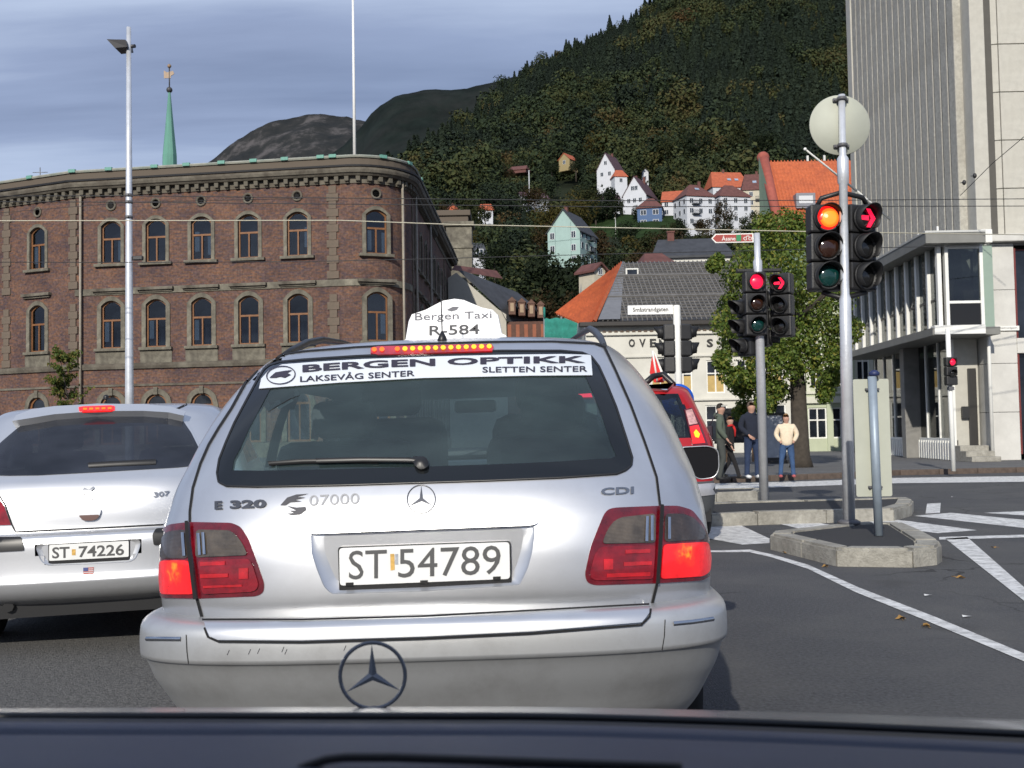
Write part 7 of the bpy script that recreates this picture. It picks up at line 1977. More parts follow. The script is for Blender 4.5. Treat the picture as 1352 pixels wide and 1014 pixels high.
# cabin
def cab(b, name, mat): return TX.put(b, name, mat)
b = MB(); b.bbox(-.72, .72, .30, 3.6, .40, .93, .05, 0, TX.T); cab(b, 'cabin_floor', m_liner)
for x in (-.42, .42):
    b = MB(); b.bbox(x - .27, x + .27, 1.05, 1.25, .85, 1.17, .06, 0, TX.T); b.bbox(x - .13, x + .13, 1.08, 1.18, 1.18, 1.33, .045, 0, TX.T); cab(b, 'rear_seat', m_seat)
for x in (-.36, .40):
    b = MB(); b.bbox(x - .27, x + .27, 2.0, 2.18, .8, 1.27, .08, 0, TX.T); b.bbox(x - .15, x + .15, 2.02, 2.13, 1.28, 1.45, .05, 0, TX.T); cab(b, 'front_seat', m_seat)
b = MB(); b.bbox(-.12, .12, 2.9, 2.94, 1.30, 1.37, .02, 0, TX.T); cab(b, 'inner_mirror', m_trim)
b = MB(); b.bbox(-.7, .7, 3.2, 3.7, .85, 1.02, .06, 0, TX.T); cab(b, 'dashboard', m_liner)

# ---------------------------------------------------------------- silver hatchback on the left
lb_ = at(119, 760, 6.15)
LC = Car('hatchback_car', 'pale silver hatchback on the left with plate ST 74226 and lit high brake light', 'car', (lb_.x, 6.15, 0), -11, -1.2)
lbdy = [(.26, .16, .80, .40, 3, 4.2, .6), (.315, .05, .845, .40, 3, 4.22, .6), (.36, .012, .865, .40, 3, 4.24, .6), (.41, .000, .872, .40, 3, 4.25, .6), (.43, .012, .870, .40, 3, 4.25, .6), (.52, .018, .872, .40, 3, 4.25, .6), (.60, .020, .875, .40, 3, 4.25, .6), (.655, .035, .872, .4, 3, 4.22, .6), (.672, .075, .868, .4, 3, 4.2, .6),
        (.78, .085, .868, .42, 3, 4.15, .6), (.88, .105, .862, .42, 3, 4.0, .6), (.95, .14, .852, .42, 3, 3.8, .6), (.985, .175, .842, .42, 2.9, 3.5, .5), (1.08, .26, .812, .44, 2.9, 3.2, .5), (1.20, .375, .765, .46, 2.8, 2.95, .5), (1.30, .480, .715, .46, 2.7, 2.7, .5), (1.345, .525, .685, .46, 2.6, 2.6, .5),
        (1.375, .57, .645, .45, 2.4, 2.5, .4), (1.395, .70, .58, .4, 2.3, 2.4, .4), (1.410, .95, .46, .4, 2.2, 2.2, .3), (1.42, 1.3, .2, .2, 2.0, 1.9, .2)]
G, cl = LC.loft(lbdy, 34, 20, 10, 5)
V, F, N = LC.surface(G, cl); LC.setsurf(V, F, N)
if (N[len(G[0]) * 10].dot(LC.T.to_3x3() @ Vector((0, -1, 0)))) < 0: N = [-n_ for n_ in N]; LC.N = N
lwin = [(24, 566), (34, 560), (60, 555), (130, 551), (190, 551), (228, 553), (241, 556), (252, 572), (262, 592), (268, 607), (262, 615), (235, 618), (133, 624), (50, 628.5), (13, 629), (-25, 628), (-30, 620), (-14, 600), (4, 583)]
lgate = [(20, 702), (90, 698.5), (160, 695), (215, 692), (232, 680), (250, 650), (262, 618), (272, 605), (252, 566), (243, 550), (228, 546), (130, 542), (60, 546), (30, 551), (16, 566), (-14, 594), (-34, 622), (-30, 634), (0, 655), (8, 668), (16, 692)]
lrec = roundc([(47, 722), (52, 718), (115, 715), (180, 711.5), (186, 714), (185, 722), (180, 736), (173, 741.5), (115, 744.5), (62, 746.5), (54, 741)], 4, 2)
def cls_left(c, lp, q):
    z, y = lp.z, lp.y
    if y < .9 and inside(q, grow(lgate, -3)) and z > .66: return None
    if y < .3 and inside(q, grow(lrec, -.4)): return None
    if 1.0 < z < 1.31:
        if y > 2.4 and abs(lp.x) < .66: return 'glass'
        if .80 + (z - 1) * .9 < y < 2.6 - (z - 1): return 'glass' if not (1.5 < y < 1.58) else 'pillar'
    return 'body'
split(LC, V, F, N, cls_left, {'body': m_silver2, 'glass': m_sglass, 'pillar': m_trim}, {'body': 'body', 'glass': 'side_window', 'pillar': 'door_pillar'}, G=G)
LC.patch('tailgate', lgate, m_silver2, .004, .01, 5, holes=[grow(lwin, -2)])
LC.strip('panel_gap', [(-28, 637), (0, 655), (8, 668), (16, 692), (21, 702.5), (90, 699), (160, 695.5), (216, 692.5)], 1.8, m_seam, .0075)
LC.patch('rear_window', lwin, glass_mat('tinted_rear_glass', (.09, .10, .12), spec=1.0, rough=.02, haze=.06, hazecol=(.3, .34, .45)), .007, .006, 7)
LC.patch('spoiler', [(21, 565), (27, 557), (45, 550), (75, 546), (130, 542.5), (190, 543), (225, 546), (243, 552), (241, 558), (222, 553.5), (190, 551), (130, 551), (75, 555.5), (45, 561)], m_silver2, .055, .05, 6)
LC.patch('brake_light', [(106, 547.5), (112, 546.5), (148, 545.2), (153, 546), (153, 550.5), (148, 551.5), (112, 552.8), (107, 552)], m_lrl, .060, .01, 5)
for k in range(5): LC.patch('diode', [(112 + 8 * k, 548.6 - .25 * k), (117 + 8 * k, 548.4 - .25 * k), (117 + 8 * k, 550.6 - .25 * k), (112 + 8 * k, 550.8 - .25 * k)], m_filo, .0625, 0, 5)
LC.strip('wiper', [(117, 615.5), (150, 613.5), (206, 611)], 7, m_trim, .010, h=.02)
LC.patch('gate_handle', roundc([(101, 674), (105, 672), (130, 671), (134.5, 673), (132, 682), (126, 686), (110, 686.5), (104, 683)], 4, 3), m_silver2, .02, .02, 4)
LC.patch('handle_gap', roundc([(104, 680.5), (133, 679.5), (130, 684.5), (124, 687.2), (111, 687.5)], 3, 2), M('grip_brown', (.12, .06, .05), .5), .0215, 0, 4)
LC.patch('tail_lamp', [(-50, 648), (-4, 655), (6, 668), (15, 693), (-45, 695)], m_lr, .008, .01, 6); LC.patch('tail_lamp', [(222, 690), (232, 668), (244, 642), (272, 640), (272, 690)], m_lr, .008, .01, 6)
LC.patch('bumper_insert', roundc([(-40, 711), (29, 710), (32.5, 727), (-40, 731)], 3), m_trim, .008, .008, 6); LC.patch('bumper_insert', roundc([(201, 706), (206, 699), (260, 697), (260, 716), (203, 720)], 3), m_trim, .008, .008, 6)
c0x, c0y = 117, 729; li = [(c0x + (x - c0x) * .90, c0y + (y - c0y) * .84) for x, y in lrec]
PM = LC.plane(117, 729, -.006)
LC.recess('plate_recess', lrec, li, m_silver2, .004, .0045, imp=PM)
LC.patch('plate_holder', roundc([(63.5, 718.5), (171.5, 712.5), (171.5, 739.5), (64, 745)], 2), m_trim, 0, .01, 12, mp=PM)
LC.patch('number_plate', roundc([(65, 719.5), (170, 714), (170, 735), (65, 740.5)], 2), m_plate, .003, .003, 12, mp=PM)
LC.text('plate_characters', 'ST', 69, 92, 737.5, 736.5, 15, m_plchar, .0042, .02, mp=PM); LC.text('plate_characters', '74226', 104, 164, 736, 733, 15, m_plchar, .0042, .02, mp=PM)
LC.patch('plate_sticker', [(95, 725), (100, 725), (100, 733), (95, 733)], M('plate_sticker_yellow', (.62, .38, .10)), .0042, 0, 6, mp=PM)
fl_ = LC.patch('flag_sticker', [(110, 749.5), (124, 748.8), (123.5, 757.8), (110, 758.2)], M('sticker_red', (.42, .10, .08), .5, var=0), .003, 0, 5)
LC.patch('flag_canton', [(110, 749.5), (116.5, 749.2), (116.5, 754), (110, 754.3)], M('sticker_blue', (.05, .07, .22), .5, var=0), .004, 0, 5, par=fl_)
for k in (0, 1, 2): LC.strip('flag_stripe', [(117 if k < 2 else 110.5, 751.3 + 2.2 * k), (123.6, 751 + 2.2 * k)], .8, m_stick, .0045, par=fl_)
LC.text('badge', 'PEUGEOT', 15, 58, 667, 664, 5.5, m_badge, .014, .02); LC.text('badge', 'XSI', 18, 31, 674, 673, 4.5, m_badge, .014, .02); LC.text('badge', '307', 203, 224, 657, 655, 6.5, m_badge, .014, .02)
LC.patch('badge', [(108, 649), (112, 645), (118, 647), (124, 643.5), (125, 646), (121, 649), (124, 652), (121, 653), (123.5, 660), (120, 661), (117, 654), (113, 652), (110, 654)], m_badge, .014, .003, 3)
b = MB(); a = at(140, 536, 7.05); b.lathe([(.03, -.04), (.02, .01), (.006, .03)], 8, Matrix.Translation(a)); b.ball(a + Vector((0, 0, .055)), .018, 6); LC.put(b, 'antenna', m_trim)
LC.strip('roof_seam', [(232, 541), (247, 534)], 2.0, m_seam, .004)
b = MB(); b.box(-.78, .78, .15, 4.0, .20, .36, 0, LC.T); LC.put(b, 'underbody', m_trim)
b = MB(); b.tube([LC.T @ Vector((-.45, .12, .27)), LC.T @ Vector((-.45, .5, .27))], .03, 8); b.bbox(-.62, -.2, .3, .7, .2, .3, .03, 0, LC.T); LC.put(b, 'exhaust', m_trim)
for sx in (-1, 1):
    for y in (.80, 3.42): LC.wheel(sx * .76, y, .31, .2, sx)
b = MB(); b.bbox(-.66, .66, .35, 3.2, .40, .93, .05, 0, LC.T); LC.put(b, 'cabin_floor', m_liner)
for x in (-.36, .36):
    b = MB(); b.bbox(x - .25, x + .25, 1.2, 1.35, .85, 1.12, .06, 0, LC.T); b.bbox(x - .12, x + .12, 1.22, 1.30, 1.13, 1.27, .04, 0, LC.T); LC.put(b, 'seat', m_seat)

# ---------------------------------------------------------------- red estate ahead
m_redp = M('red_paint', (.42, .012, .016), .3, .1, var=.04, coat=.6)
rb_ = at(840, 700, 11.3)
RC = Car('red_estate_car', 'tall red estate car ahead of the taxi with lit tail lamp on its rear pillar', 'car', (rb_.x, 11.3, 0), 0, -.5)
rbd = [(.24, .12, .82, .35, 3, 4.4, .6), (.34, .02, .86, .35, 3, 4.45, .6), (.55, 0, .875, .35, 3.2, 4.45, .6), (.60, .01, .875, .35, 3.2, 4.45, .6), (.64, .06, .87, .35, 3.2, 4.4, .6), (.9, .07, .885, .35, 3.2, 4.3, .6), (1.02, .09, .88, .35, 3.2, 4.0, .6), (1.12, .13, .865, .36, 3.2, 3.4, .5), (1.35, .25, .79, .38, 3, 3.0, .5), (1.55, .37, .72, .38, 3, 2.8, .4),
       (1.62, .42, .69, .38, 2.8, 2.7, .4), (1.655, .48, .64, .38, 2.6, 2.6, .4), (1.675, .65, .58, .35, 2.3, 2.4, .3), (1.685, 1.0, .35, .3, 2.1, 2.1, .3), (1.69, 1.4, .1, .1, 2, 1.8, .1)]
G, cl = RC.loft(rbd, 30, 16, 10, 4)
V, F, N = RC.surface(G, cl); RC.setsurf(V, F, N)
if (N[len(G[0]) * 10].dot(RC.T.to_3x3() @ Vector((0, -1, 0)))) < 0: N = [-n_ for n_ in N]; RC.N = N
def cls_red(c, lp, q):
    z, y = lp.z, lp.y
    if z < .645: return 'lower'
    if 1.10 < z < 1.56:
        if y < .62 and abs(lp.x) < .71 - (z - 1.1) * .34: return 'rear'
        if y > .75 + (z - 1.1) * .7 and not (1.6 < y < 1.68): return 'glass'
    return 'body'
split(RC, V, F, N, cls_red, {'body': m_redp, 'glass': m_sglass, 'rear': glass_mat('dark_rear_glass', (.10, .12, .12), spec=1.0), 'lower': M('grey_cladding', (.07, .075, .08), .6)}, {'body': 'body', 'glass': 'side_window', 'rear': 'rear_window', 'lower': 'bumper'}, G=G)
RC.patch('spoiler', [(790, 509), (857, 506), (886, 505), (889, 511), (857, 513), (790, 516)], m_silver, .05, .04, 6)
l_ = RC.patch('tail_lamp', [(903, 541), (913, 539), (924, 560), (934, 587), (914, 588), (909, 566)], m_lrd, .012, .012, 5)
RC.patch('clear_lens', [(904.5, 543), (912.5, 541), (920, 560), (909.5, 562)], M('pale_pink_lens', (.62, .35, .33), .15, var=.4, scale=30, coat=1), .016, .003, 4, par=l_)
RC.patch('lit_red_lens', [(910, 564), (921, 562), (930, 585), (914, 586.5)], m_lrl, .016, .003, 4, par=l_); RC.patch('filament', [(915, 572), (918, 568), (920.5, 571), (923, 574), (921.5, 579), (917, 578)], m_fil, .02, 0, 4, par=l_)
RC.patch('tail_lamp', [(748, 541), (757, 541), (757, 588), (742, 588)], m_lr, .012, .012, 5)
RC.patch('brake_light', [(747, 521), (783, 520.5), (783, 525.5), (747, 526)], m_pink, .02, .006, 5)
RC.patch('bumper_strip', [(880, 642), (925, 640), (949, 638), (950, 652), (925, 655), (880, 656)], M('bumper_silver_strip', (.5, .5, .52), .4, .4), .012, .01, 6)
RC.patch('reflector', [(936, 571), (941, 570), (947, 590), (940, 591)], m_lr, .012, .004, 4)
for sx in (-1, 1):
    for y in (.85, 3.4): RC.wheel(sx * .77, y, .33, .22, sx)
b = MB(); b.box(-.8, .8, .15, 4.2, .22, .36, 0, RC.T); RC.put(b, 'underbody', m_trim)
b = MB(); b.tube([at(852, 506, 12.0), at(862, 497, 12.1), at(876, 494, 12.2), at(889, 508, 12.0)], .035, 8); RC.put(b, 'roof_bar', m_trim)
b = MB(); A = at(868, 505, 12.3); b.tube([A, at(861.5, 463, 12.3)], .012, 5); RC.put(b, 'flag_stick', m_white)
b = MB(); q = [at(862, 464, 12.3), at(867, 478, 12.3), at(877, 505, 12.3), at(864, 505, 12.3), at(858, 492, 12.3)]; b.add(q + [p + Vector((0, .02, 0)) for p in q], [(0, 1, 2, 3, 4), (9, 8, 7, 6, 5)] + [(i, (i + 1) % 5, 5 + (i + 1) % 5, 5 + i) for i in range(5)]); fo = RC.put(b, 'flag', M('flag_red', (.62, .02, .02), .7, var=.1))
b = MB(); q = [at(862, 461, 12.28), at(866, 468, 12.28), at(880, 503, 12.28), at(876, 503, 12.28)]; b.add(q + [p + Vector((0, .02, 0)) for p in q], [(0, 1, 2, 3), (7, 6, 5, 4)] + [(i, (i + 1) % 4, 4 + (i + 1) % 4, 4 + i) for i in range(4)]); RC.put(b, 'flag_border', m_white, fo)

# ---------------------------------------------------------------- the car the photograph is taken from
t = thing('own_car', 'bonnet, star ornament and dark blue dashboard of the car the view is taken from', 'car', (0, 0, 0))
m_hood = M('bonnet_silver', (.42, .42, .41), .25, .7, var=.05, coat=.6)
m_dash = M('dashboard_blue_grey', (.072, .078, .108), .62, var=.10, scale=8, bump=.25, bscale=700)
m_cowl = bpy.data.materials.new('cowl_mesh'); m_cowl = M('cowl_mesh_black', (.012, .012, .014), .6, var=.3, scale=200)
def ysurf(name, rows, mat, xr=(-1.0, 1.0), nx=44, par=t, sm=True):
    """rows of (D, pixel row at the picture centre, drop to the right)"""
    b = MB(); vs = []
    for D, py, dr, dl in rows:
        for i in range(nx + 1):
            x = xr[0] + (xr[1] - xr[0]) * i / nx; px = 676 + x / D * FOC
            y = py + (max(0, px - 676) / 676) ** 1.35 * dr + (max(0, 676 - px) / 676) ** 1.5 * dl
            z = at(min(max(px, -700), 2000), y, D).z; vs.append((x, D, z))
    n = nx + 1
    b.add(vs, [(r_ * n + i, r_ * n + i + 1, (r_ + 1) * n + i + 1, (r_ + 1) * n + i) for r_ in range(len(rows) - 1) for i in range(nx)], 0, sm)
    return b.obj(name, mat, par)
ysurf('bonnet', [(1.05, 950, 20, -2), (1.2, 944, 19, -1), (1.36, 936, 18, 1), (1.42, 933, 18, 2), (1.46, 936, 20, 4), (1.50, 955, 24, 4), (1.52, 1000, 26, 4), (1.53, 1120, 30, 4)], m_hood, (-.85, .85))
ysurf('cowl', [(.86, 962, 26, -3), (.88, 955, 26, -3), (.95, 948, 24, -3), (1.0, 947.5, 23, -3), (1.049, 949, 20.5, -2.5)], m_cowl, (-.8, .8))
ysurf('dashboard', [(.30, 1230, 20, 0), (.42, 1060, 28, 0), (.50, 1010, 27, 0), (.58, 988, 26, 0), (.66, 973, 26, 0), (.672, 971.5, 26, -1), (.676, 976, 26, -1), (.69, 975, 26, -1), (.694, 964.5, 26, -2), (.80, 957.5, 26, -3), (.835, 956, 26, -3), (.845, 960, 26, -3)], m_dash, (-.62, .62), 60)
# raised panel line on the dashboard
b = MB(); L_ = dens([(395, 1016), (412, 1010), (430, 1004), (455, 1001), (520, 1001), (700, 1007), (900, 1014)], 12, False)
b.tube([at(x, y - 1, .495 + .0 * x) for x, y in L_], .0022, 6); b.obj('dashboard_seam', m_trim, t)
b = MB()
for k in range(9): pass
b.tube([at(x, 946 + (max(0, x - 676) / 676) ** 1.35 * 23, .93) for x in range(-250, 1600, 60)], .0035, 6); b.obj('wiper_blade', m_trim, t)
# roof and screen pillars over the viewer
b = MB(); b.bbox(-.66, .66, -1.6, .32, 1.45, 1.50, .02); b.obj('roof', m_hood, t)
for sx in (-1, 1): b = MB(); b.tube([(sx * .66, .3, 1.46), (sx * .78, 1.0, .93)], .035, 8); b.obj('screen_pillar', m_trim, t)
b = MB(); b.box(-.8, .8, .3, 1.45, .30, .72); b.obj('engine_bay', m_trim, t)
for sx in (-1, 1):
    b = MB(); b.bbox(sx * .82 - .03, sx * .82 + .03, -1.6, 1.4, .25, .88, .02); b.obj('side_panel', m_hood, t)
# star ornament
so = at(492, 892, 1.40); Rr = 44.5 / FOC * 1.40
TT = Matrix.Translation(so) @ Matrix.Rotation(radians(-1), 4, 'Y')
b = MB(); b.tube([TT @ Vector((Rr * .955 * cos(a * pi / 20), 0, Rr * .955 * sin(a * pi / 20))) for a in range(41)], Rr * .058, 8, cap=False); o = b.obj('ornament_ring', m_dchrome, t)
b = MB(); ctr = TT @ Vector((0, -.003, 0)); ctr2 = TT @ Vector((0, .003, 0))
for k in range(3):
    a = pi / 2 + k * 2 * pi / 3; tip = TT @ Vector((Rr * .92 * cos(a), 0, Rr * .92 * sin(a)))
    l = TT @ Vector((Rr * .14 * cos(a + pi / 3), 0, Rr * .14 * sin(a + pi / 3))); r_ = TT @ Vector((Rr * .14 * cos(a - pi / 3), 0, Rr * .14 * sin(a - pi / 3)))
    b.add([ctr, l, tip, r_, ctr2], [(0, 1, 2), (0, 2, 3), (4, 2, 1), (4, 3, 2)])
b.obj('ornament_star', m_dchrome, t)
b = MB(); b.tube([TT @ Vector((0, 0, -Rr)), TT @ Vector((0, 0, -Rr - .02))], .006, 8); b.lathe([(.016, -.012), (.012, 0), (.006, .004)], 12, Matrix.Translation(TT @ Vector((0, 0, -Rr)))); b.obj('ornament_foot', m_dchrome, t)
# ================================================================ people
m_skin = M('skin', (.44, .25, .18), .6, var=.05)
def skin_obj(name, verts, edges, mat, par, root=0, lv=2):
    """verts: (point, rx, ry)"""
    me = bpy.data.meshes.new(name); bm = bmesh.new(); sl = bm.verts.layers.skin.verify()
    vs = []
    for i, (p, rx, ry) in enumerate(verts):
        v = bm.verts.new(p); v[sl].radius = (rx, ry); v[sl].use_root = (i == root); vs.append(v)
    for a, b in edges: bm.edges.new((vs[a], vs[b]))
    bm.to_mesh(me); bm.free(); me.materials.append(mat)
    o = place(name, me, par)
    m1 = o.modifiers.new('skin', 'SKIN'); m1.use_smooth_shade = True; m1.branch_smoothing = .4
    m2 = o.modifiers.new('subdivision', 'SUBSURF'); m2.levels = lv; m2.render_levels = lv
    return o
def person(label, px, py, H, rz, jacket, trousers, shoes, hair, arms, legs, build=1.0, scarf=None, bag=None, hood=False, hands=(1, 1), hairlong=False, lean=0.0, head_turn=0):
    """arms: per side (elbow, wrist) offsets; legs: per side (knee, ankle)"""
    base = gnd(px, py, .12); t = thing('person', label, 'person', base, radians(rz), 'pedestrians')
    k = H / 1.75; B = build
    V = lambda x, y, z: Vector((x * k, y * k, z * k))
    pel = V(0, 0, .93); wa = V(0, -.01 - lean * .2, 1.10); ch = V(0, -lean * .6, 1.32); nb = V(0, .01 - lean, 1.47); nk = V(0, -.01 - lean, 1.52); hd = V(0, -.02 - lean, 1.60); ht = V(0, -.012 - lean, 1.675)
    body = [(pel, .12 * k, .09 * k), (wa, .11 * k, .08 * k), (ch, .13 * k, .095 * k), (nb, .065 * k, .06 * k), (nk, .062 * k, .062 * k), (hd, .098 * k, .112 * k), (ht, .100 * k, .114 * k)]
    E = [(i, i + 1) for i in range(6)]
    jac = [(V(0, 0, .80), .17 * k * B, .13 * k * B), (V(0, -.01 - lean * .2, 1.08), .17 * k * B, .13 * k * B), (V(0, -lean * .6, 1.30), .19 * k * B, .135 * k * B), (V(0, .01 - lean, 1.46), .115 * k, .095 * k), (V(0, 0 - lean, 1.535), .068 * k, .068 * k)]
    JE = [(i, i + 1) for i in range(4)]
    tr = [(V(0, 0, 1.0), .14 * k * B, .11 * k * B)]; TE = []
    for s_, (el, wr), (kn, an), hnd in zip((-1, 1), arms, legs, hands):
        sh = V(s_ * .19, .01 - lean, 1.415); e_ = V(*el) + Vector((0, -lean * .5 * k, 0)); w_ = V(*wr)
        b0 = len(body); d = (w_ - e_).normalized(); palm = w_ + d * .055 * k
        body += [(sh, .045 * k, .045 * k), (e_, .036 * k, .036 * k), (w_, .024 * k, .028 * k), (palm, .022 * k, .034 * k)]
        E += [(2, b0), (b0, b0 + 1), (b0 + 1, b0 + 2), (b0 + 2, b0 + 3)]
        if hnd:
            sd = d.cross(Vector((0, -1, .1))).normalized()
            for q, ln in zip((-1.5, -.5, .5, 1.5), (.06, .072, .068, .052)):
                i0 = len(body); f0 = palm + d * .03 * k + sd * q * .018 * k; f1 = f0 + d * ln * .55 * k + Vector((0, -.006, 0)); f2 = f1 + d * ln * .5 * k + Vector((0, -.016, 0)) * k
                body += [(f0, .009 * k, .009 * k), (f1, .008 * k, .008 * k), (f2, .007 * k, .007 * k)]; E += [(b0 + 3, i0), (i0, i0 + 1), (i0 + 1, i0 + 2)]
            i0 = len(body); th = palm - d * .01 + sd * s_ * -.03 * k
            body += [(th, .010 * k, .010 * k), (th + d * .035 * k + sd * s_ * -.012 * k, .009 * k, .009 * k)]; E += [(b0 + 2, i0), (i0, i0 + 1)]
        j0 = len(jac); jac += [(sh, .088 * k * B, .085 * k * B), ((sh + e_) / 2, .074 * k * B, .074 * k * B), (e_, .066 * k * B, .066 * k * B), (e_.lerp(w_, .98), .052 * k, .052 * k)]
        JE += [(2, j0), (j0, j0 + 1), (j0 + 1, j0 + 2), (j0 + 2, j0 + 3)]
        hp = V(s_ * .09, 0, .86); kk = V(*kn); aa = V(*an)
        b0 = len(body); body += [(hp, .075 * k, .08 * k), (kk, .05 * k, .055 * k), (aa, .035 * k, .04 * k), (aa + V(0, -.06, -.05), .03 * k, .02 * k)]
        E += [(0, b0), (b0, b0 + 1), (b0 + 1, b0 + 2), (b0 + 2, b0 + 3)]
        t0_ = len(tr); tr += [(hp, .095 * k * B, .10 * k * B), ((hp + kk) / 2, .082 * k * B, .088 * k * B), (kk, .068 * k, .072 * k), ((kk + aa) / 2, .062 * k, .066 * k), (aa + V(0, 0, -.055), .060 * k, .066 * k)]
        TE += [(0, t0_)] + [(t0_ + i, t0_ + i + 1) for i in range(4)]
        sm = MB(); T_ = Matrix.Translation(aa) @ Matrix.Scale(k, 4)
        bm = bmesh.new(); bmesh.ops.create_cube(bm, size=1)
        for v in bm.verts: v.co = Vector((v.co.x * .095, v.co.y * .27 - .06, v.co.z * .09 - .035)); v.co.z -= .0; v.co.z = v.co.z if v.co.y > -.1 else min(v.co.z, -.02)
        bmesh.ops.bevel(bm, geom=bm.edges[:], offset=.022, segments=3, affect='EDGES'); sm.bm(bm, 0, T_, True); bm.free(); sm.obj('shoe', shoes, t)
    skin_obj('body', body, E, m_skin, t); skin_obj('jacket', jac, JE, jacket, t); skin_obj('trousers', tr, TE, trousers, t)
    # head details: nose, ears, eyes, mouth, hair
    hc = (hd + ht) / 2 + V(0, 0, .0); HT = Matrix.Translation(hc) @ Matrix.Rotation(radians(head_turn), 4, 'Z') @ Matrix.Scale(k, 4)
    f = MB(); f.add([HT @ Vector(v) for v in [(0, -.082, .02), (-.016, -.083, -.022), (.016, -.083, -.022), (0, -.112, -.018)]], [(0, 1, 3), (0, 3, 2), (1, 2, 3)], 0, True)
    for s_ in (-1, 1): f.ball((s_ * .072, 0, -.005), .02, 6, 0, (.4, 1, 1.4), HT)
    f.obj('nose_and_ears', m_skin, t)
    f = MB()
    for s_ in (-1, 1): f.ball((s_ * .03, -.079, .012), .009, 5, 0, (1.3, .6, .8), HT)
    f.obj('eyes', M('eye_dark', (.02, .015, .012), .3, var=0), t)
    f = MB(); f.ball((0, -.078, -.048), .018, 6, 0, (1.3, .4, .3), HT); f.obj('mouth', M('lips', (.30, .11, .09), .5, var=0), t)
    bm = bmesh.new(); bmesh.ops.create_icosphere(bm, subdivisions=3, radius=1)
    rr = random.Random(int(px))
    for v in list(bm.verts):
        c = v.co
        if (c.y < -.25 and c.z < .52) or (c.z < (-.75 if hairlong else -.35)): bm.verts.remove(v)
    for v in bm.verts:
        n_ = 1 + .10 * noise.noise(v.co * 4 + Vector((px, 0, 0))); v.co = Vector((v.co.x * .083 * n_, v.co.y * .098 * n_ + .008, v.co.z * .112 * n_ + .018))
    f = MB(); f.bm(bm, 0, HT, True); bm.free(); f.obj('hair', hair, t)
    if scarf:
        f = MB(); c = nk + V(0, 0, -.03); f.tube([c + Vector((.085 * k * cos(a * pi / 6), .08 * k * sin(a * pi / 6), .012 * sin(a))) for a in range(13)], .03 * k, 8)
        f.tube([c + V(.03, -.09, -.01), c + V(.05, -.13, -.12), c + V(.05, -.125, -.30)], [.035 * k, .032 * k, .022 * k], 8); f.obj('scarf', scarf, t)
    if hood:
        f = MB(); f.ball(nb + V(0, .09, .0), .10 * k, 8, 0, (1.1, .6, .8)); f.obj('hood', jacket, t)
    if bag:
        bc, mt, sz = bag; tt = thing('shoulder_bag', 'dark bag carried behind the back of the pedestrian in the green hooded jacket', 'bag', t.matrix_world @ V(*bc), radians(rz))
        f = MB(); f.bbox(-sz[0] / 2, sz[0] / 2, -sz[1] / 2, sz[1] / 2, -sz[2] / 2, sz[2] / 2, min(sz) * .3); f.obj('bag_body', mt, tt)
        f = MB(); f.tube([Vector((-.1, 0, sz[2] / 2)), Vector((-.06, -.1, .3)), Vector((0, -.18, .42))], .012, 6); f.obj('strap', mt, tt)
    return t
m_hoodie = M('green_grey_cotton', (.085, .105, .080), .95, var=.2, scale=6); m_bl = M('black_cloth', (.012, .011, .012), .95, var=.2); m_navy = M('navy_wool', (.014, .018, .032), .95, var=.2, scale=8)
m_cr = M('cream_quilted_jacket', (.72, .60, .44), .85, var=.12, scale=10, bump=.6, bscale=14); m_je = M('blue_denim', (.035, .075, .165), .9, var=.3, scale=7); m_jd = M('dark_denim', (.018, .032, .075), .9, var=.25, scale=7)
m_tg = M('grey_trousers', (.05, .055, .05), .9, var=.2); m_wsh = M('white_trainer', (.7, .7, .7), .7, var=0); m_rsh = M('red_trainer', (.42, .10, .10), .7, var=.1); m_bsh = M('black_shoe', (.015, .015, .015), .5, var=0)
m_h1 = M('dark_hair', (.018, .012, .008), .8, var=.2, scale=30); m_h2 = M('brown_hair', (.07, .035, .015), .8, var=.2, scale=30); m_h3 = M('fair_hair', (.30, .17, .07), .8, var=.2, scale=30); m_h4 = M('grey_brown_hair', (.10, .07, .05), .8, var=.2)
def Hpx(py0, py1, px):
    b = gnd(px, py1, .12); return at(px, py0, b.y).z - b.z
stand = (((-.12, .0, .48), (-.13, .03, .08)), ((.12, .0, .48), (.13, .03, .08)))
down = (((-.25, .04, 1.15), (-.24, -.06, .90)), ((.25, .04, 1.15), (.24, -.06, .90)))
person('pedestrian in a grey green hooded jacket facing right at the kerb', 953, 633.5, Hpx(533, 633.5, 953), 78, m_hoodie, m_tg, m_bsh, m_h1,
       (((-.25, .02, 1.16), (-.20, -.14, .94)), ((.26, .06, 1.16), (.22, -.06, .92))), (((-.11, -.05, .48), (-.10, .06, .08)), ((.11, .05, .48), (.12, -.02, .08))), 1.05, hood=True,
       bag=((-.05, .24, 1.12), M('bag_plum', (.03, .018, .028), .8), (.32, .12, .24)))
person('short pedestrian in black with a red scarf, striding to the right', 965, 632.5, Hpx(550, 632.5, 965), 62, m_bl, m_bl, m_bsh, m_h2,
       (((-.24, .0, 1.15), (-.20, -.10, .92)), ((.24, .10, 1.15), (.22, .06, .90))), (((-.10, -.14, .50), (-.10, -.28, .10)), ((.10, .06, .48), (.10, .30, .14))), .92, scarf=M('red_scarf', (.48, .015, .015), .9, var=.1), head_turn=-20)
person('man in a navy jumper and blue jeans standing just left of the middle signal post', 994, 631, Hpx(530.5, 631, 994), 12, m_navy, m_jd, m_wsh, m_h4,
       (((-.27, .02, 1.16), (-.13, -.16, .98)), ((.27, .04, 1.16), (.24, -.04, .92))), stand, 1.08, head_turn=32)
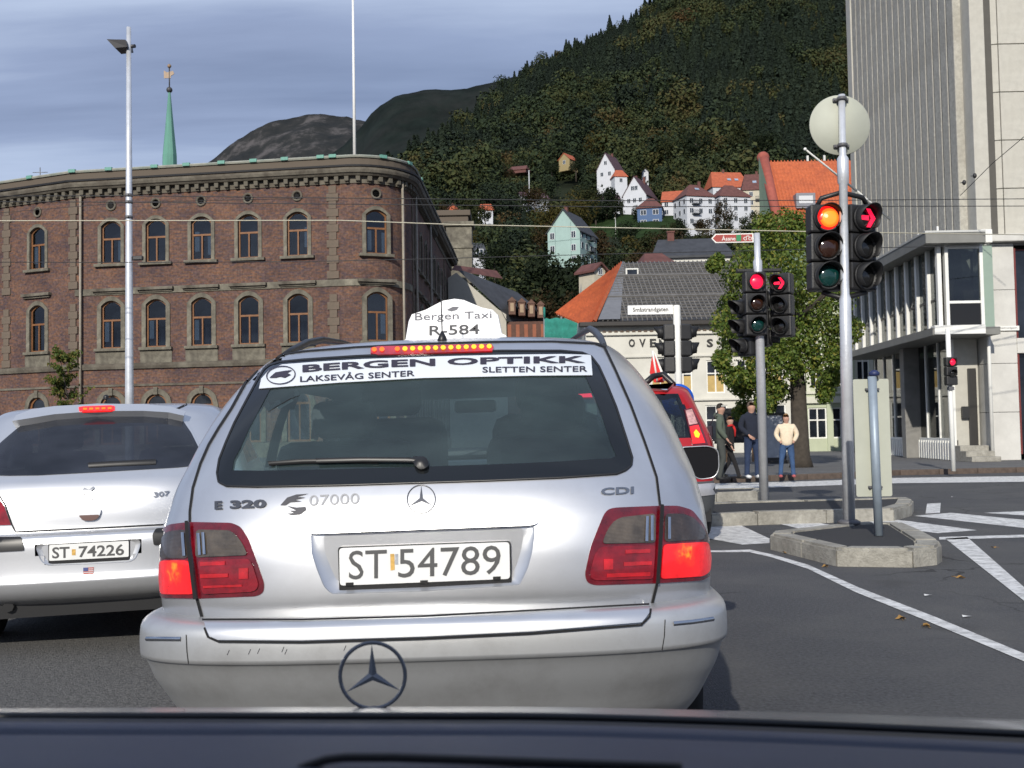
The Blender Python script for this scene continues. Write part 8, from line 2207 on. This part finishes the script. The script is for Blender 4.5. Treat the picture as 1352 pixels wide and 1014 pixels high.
person('pedestrian in a cream jacket and jeans with hands in the jacket pockets', 1040, 630, Hpx(546.5, 630, 1040), -8, m_cr, m_je, m_rsh, m_h3,
       (((-.29, .04, 1.17), (-.18, -.10, .98)), ((.29, .04, 1.17), (.18, -.10, .98))), (((-.15, .0, .50), (-.19, .03, .08)), ((.13, -.02, .50), (.16, .0, .08))), 1.16, hands=(0, 0))

# ================================================================ small things on the road
m_lfy = M('fallen_leaf_yellow', (.34, .19, .05), .7, var=.3, scale=30)
rq = random.Random(2)
lm = []
for k in range(4):
    b = MB(); n = 9; L = .05; pts = []
    for i in range(n): a = 2 * pi * i / n; rr_ = L * (1 if i % 2 else .62) * rq.uniform(.8, 1.15); pts.append((cos(a) * rr_, sin(a) * rr_ * .8, .012 * sin(a * 2 + k) + .010))
    b.add(pts + [(0, 0, .004)], [(i, (i + 1) % n, n) for i in range(n)]); b.tube([(L * .8, 0, .008), (L * 1.7, .01, .006)], .002, 4); lm.append(b.mesh('fallen_leaf', m_lfy))
for i, (px, py) in enumerate([(1038, 730), (1190, 817), (1223, 827), (1268, 763), (1312, 723), (1090, 748)]):
    p = gnd(px, py, .005); o = place('fallen_leaf', lm[i % 4], None, p, rq.uniform(0, 6)); s_ = rq.uniform(.5, .9); o.scale = (s_, s_, s_)
    tag(o, 'small yellow autumn leaf on the asphalt, ' + ['beside the left tip of the near island', 'left one of the pair under the curved line', 'right one of the pair under the curved line', 'alone between the curved line and the diagonal line', 'right of the diagonal painted line', 'near the foot of the island kerb'][i], 'leaf', 'fallen leaves on the road')
m_lit = M('paper_scrap', (.7, .7, .68), .8, var=0)
for px, py, lab in ((1225, 786, 'white paper scrap on the asphalt between the two painted lines'), (1276, 814, 'white paper scrap near the long curved painted line at the right'), (1258, 656, 'white paper scrap lying beyond the island near the far kerb')):
    p = gnd(px, py, .005); b = MB(); b.add([(-.028, -.015, 0), (.03, -.01, .006), (.02, .025, 0), (-.02, .02, .008)], [(0, 1, 2), (0, 2, 3)]); tag(b.obj('paper_scrap', m_lit, None, p), lab, 'litter', 'paper scraps on the road')
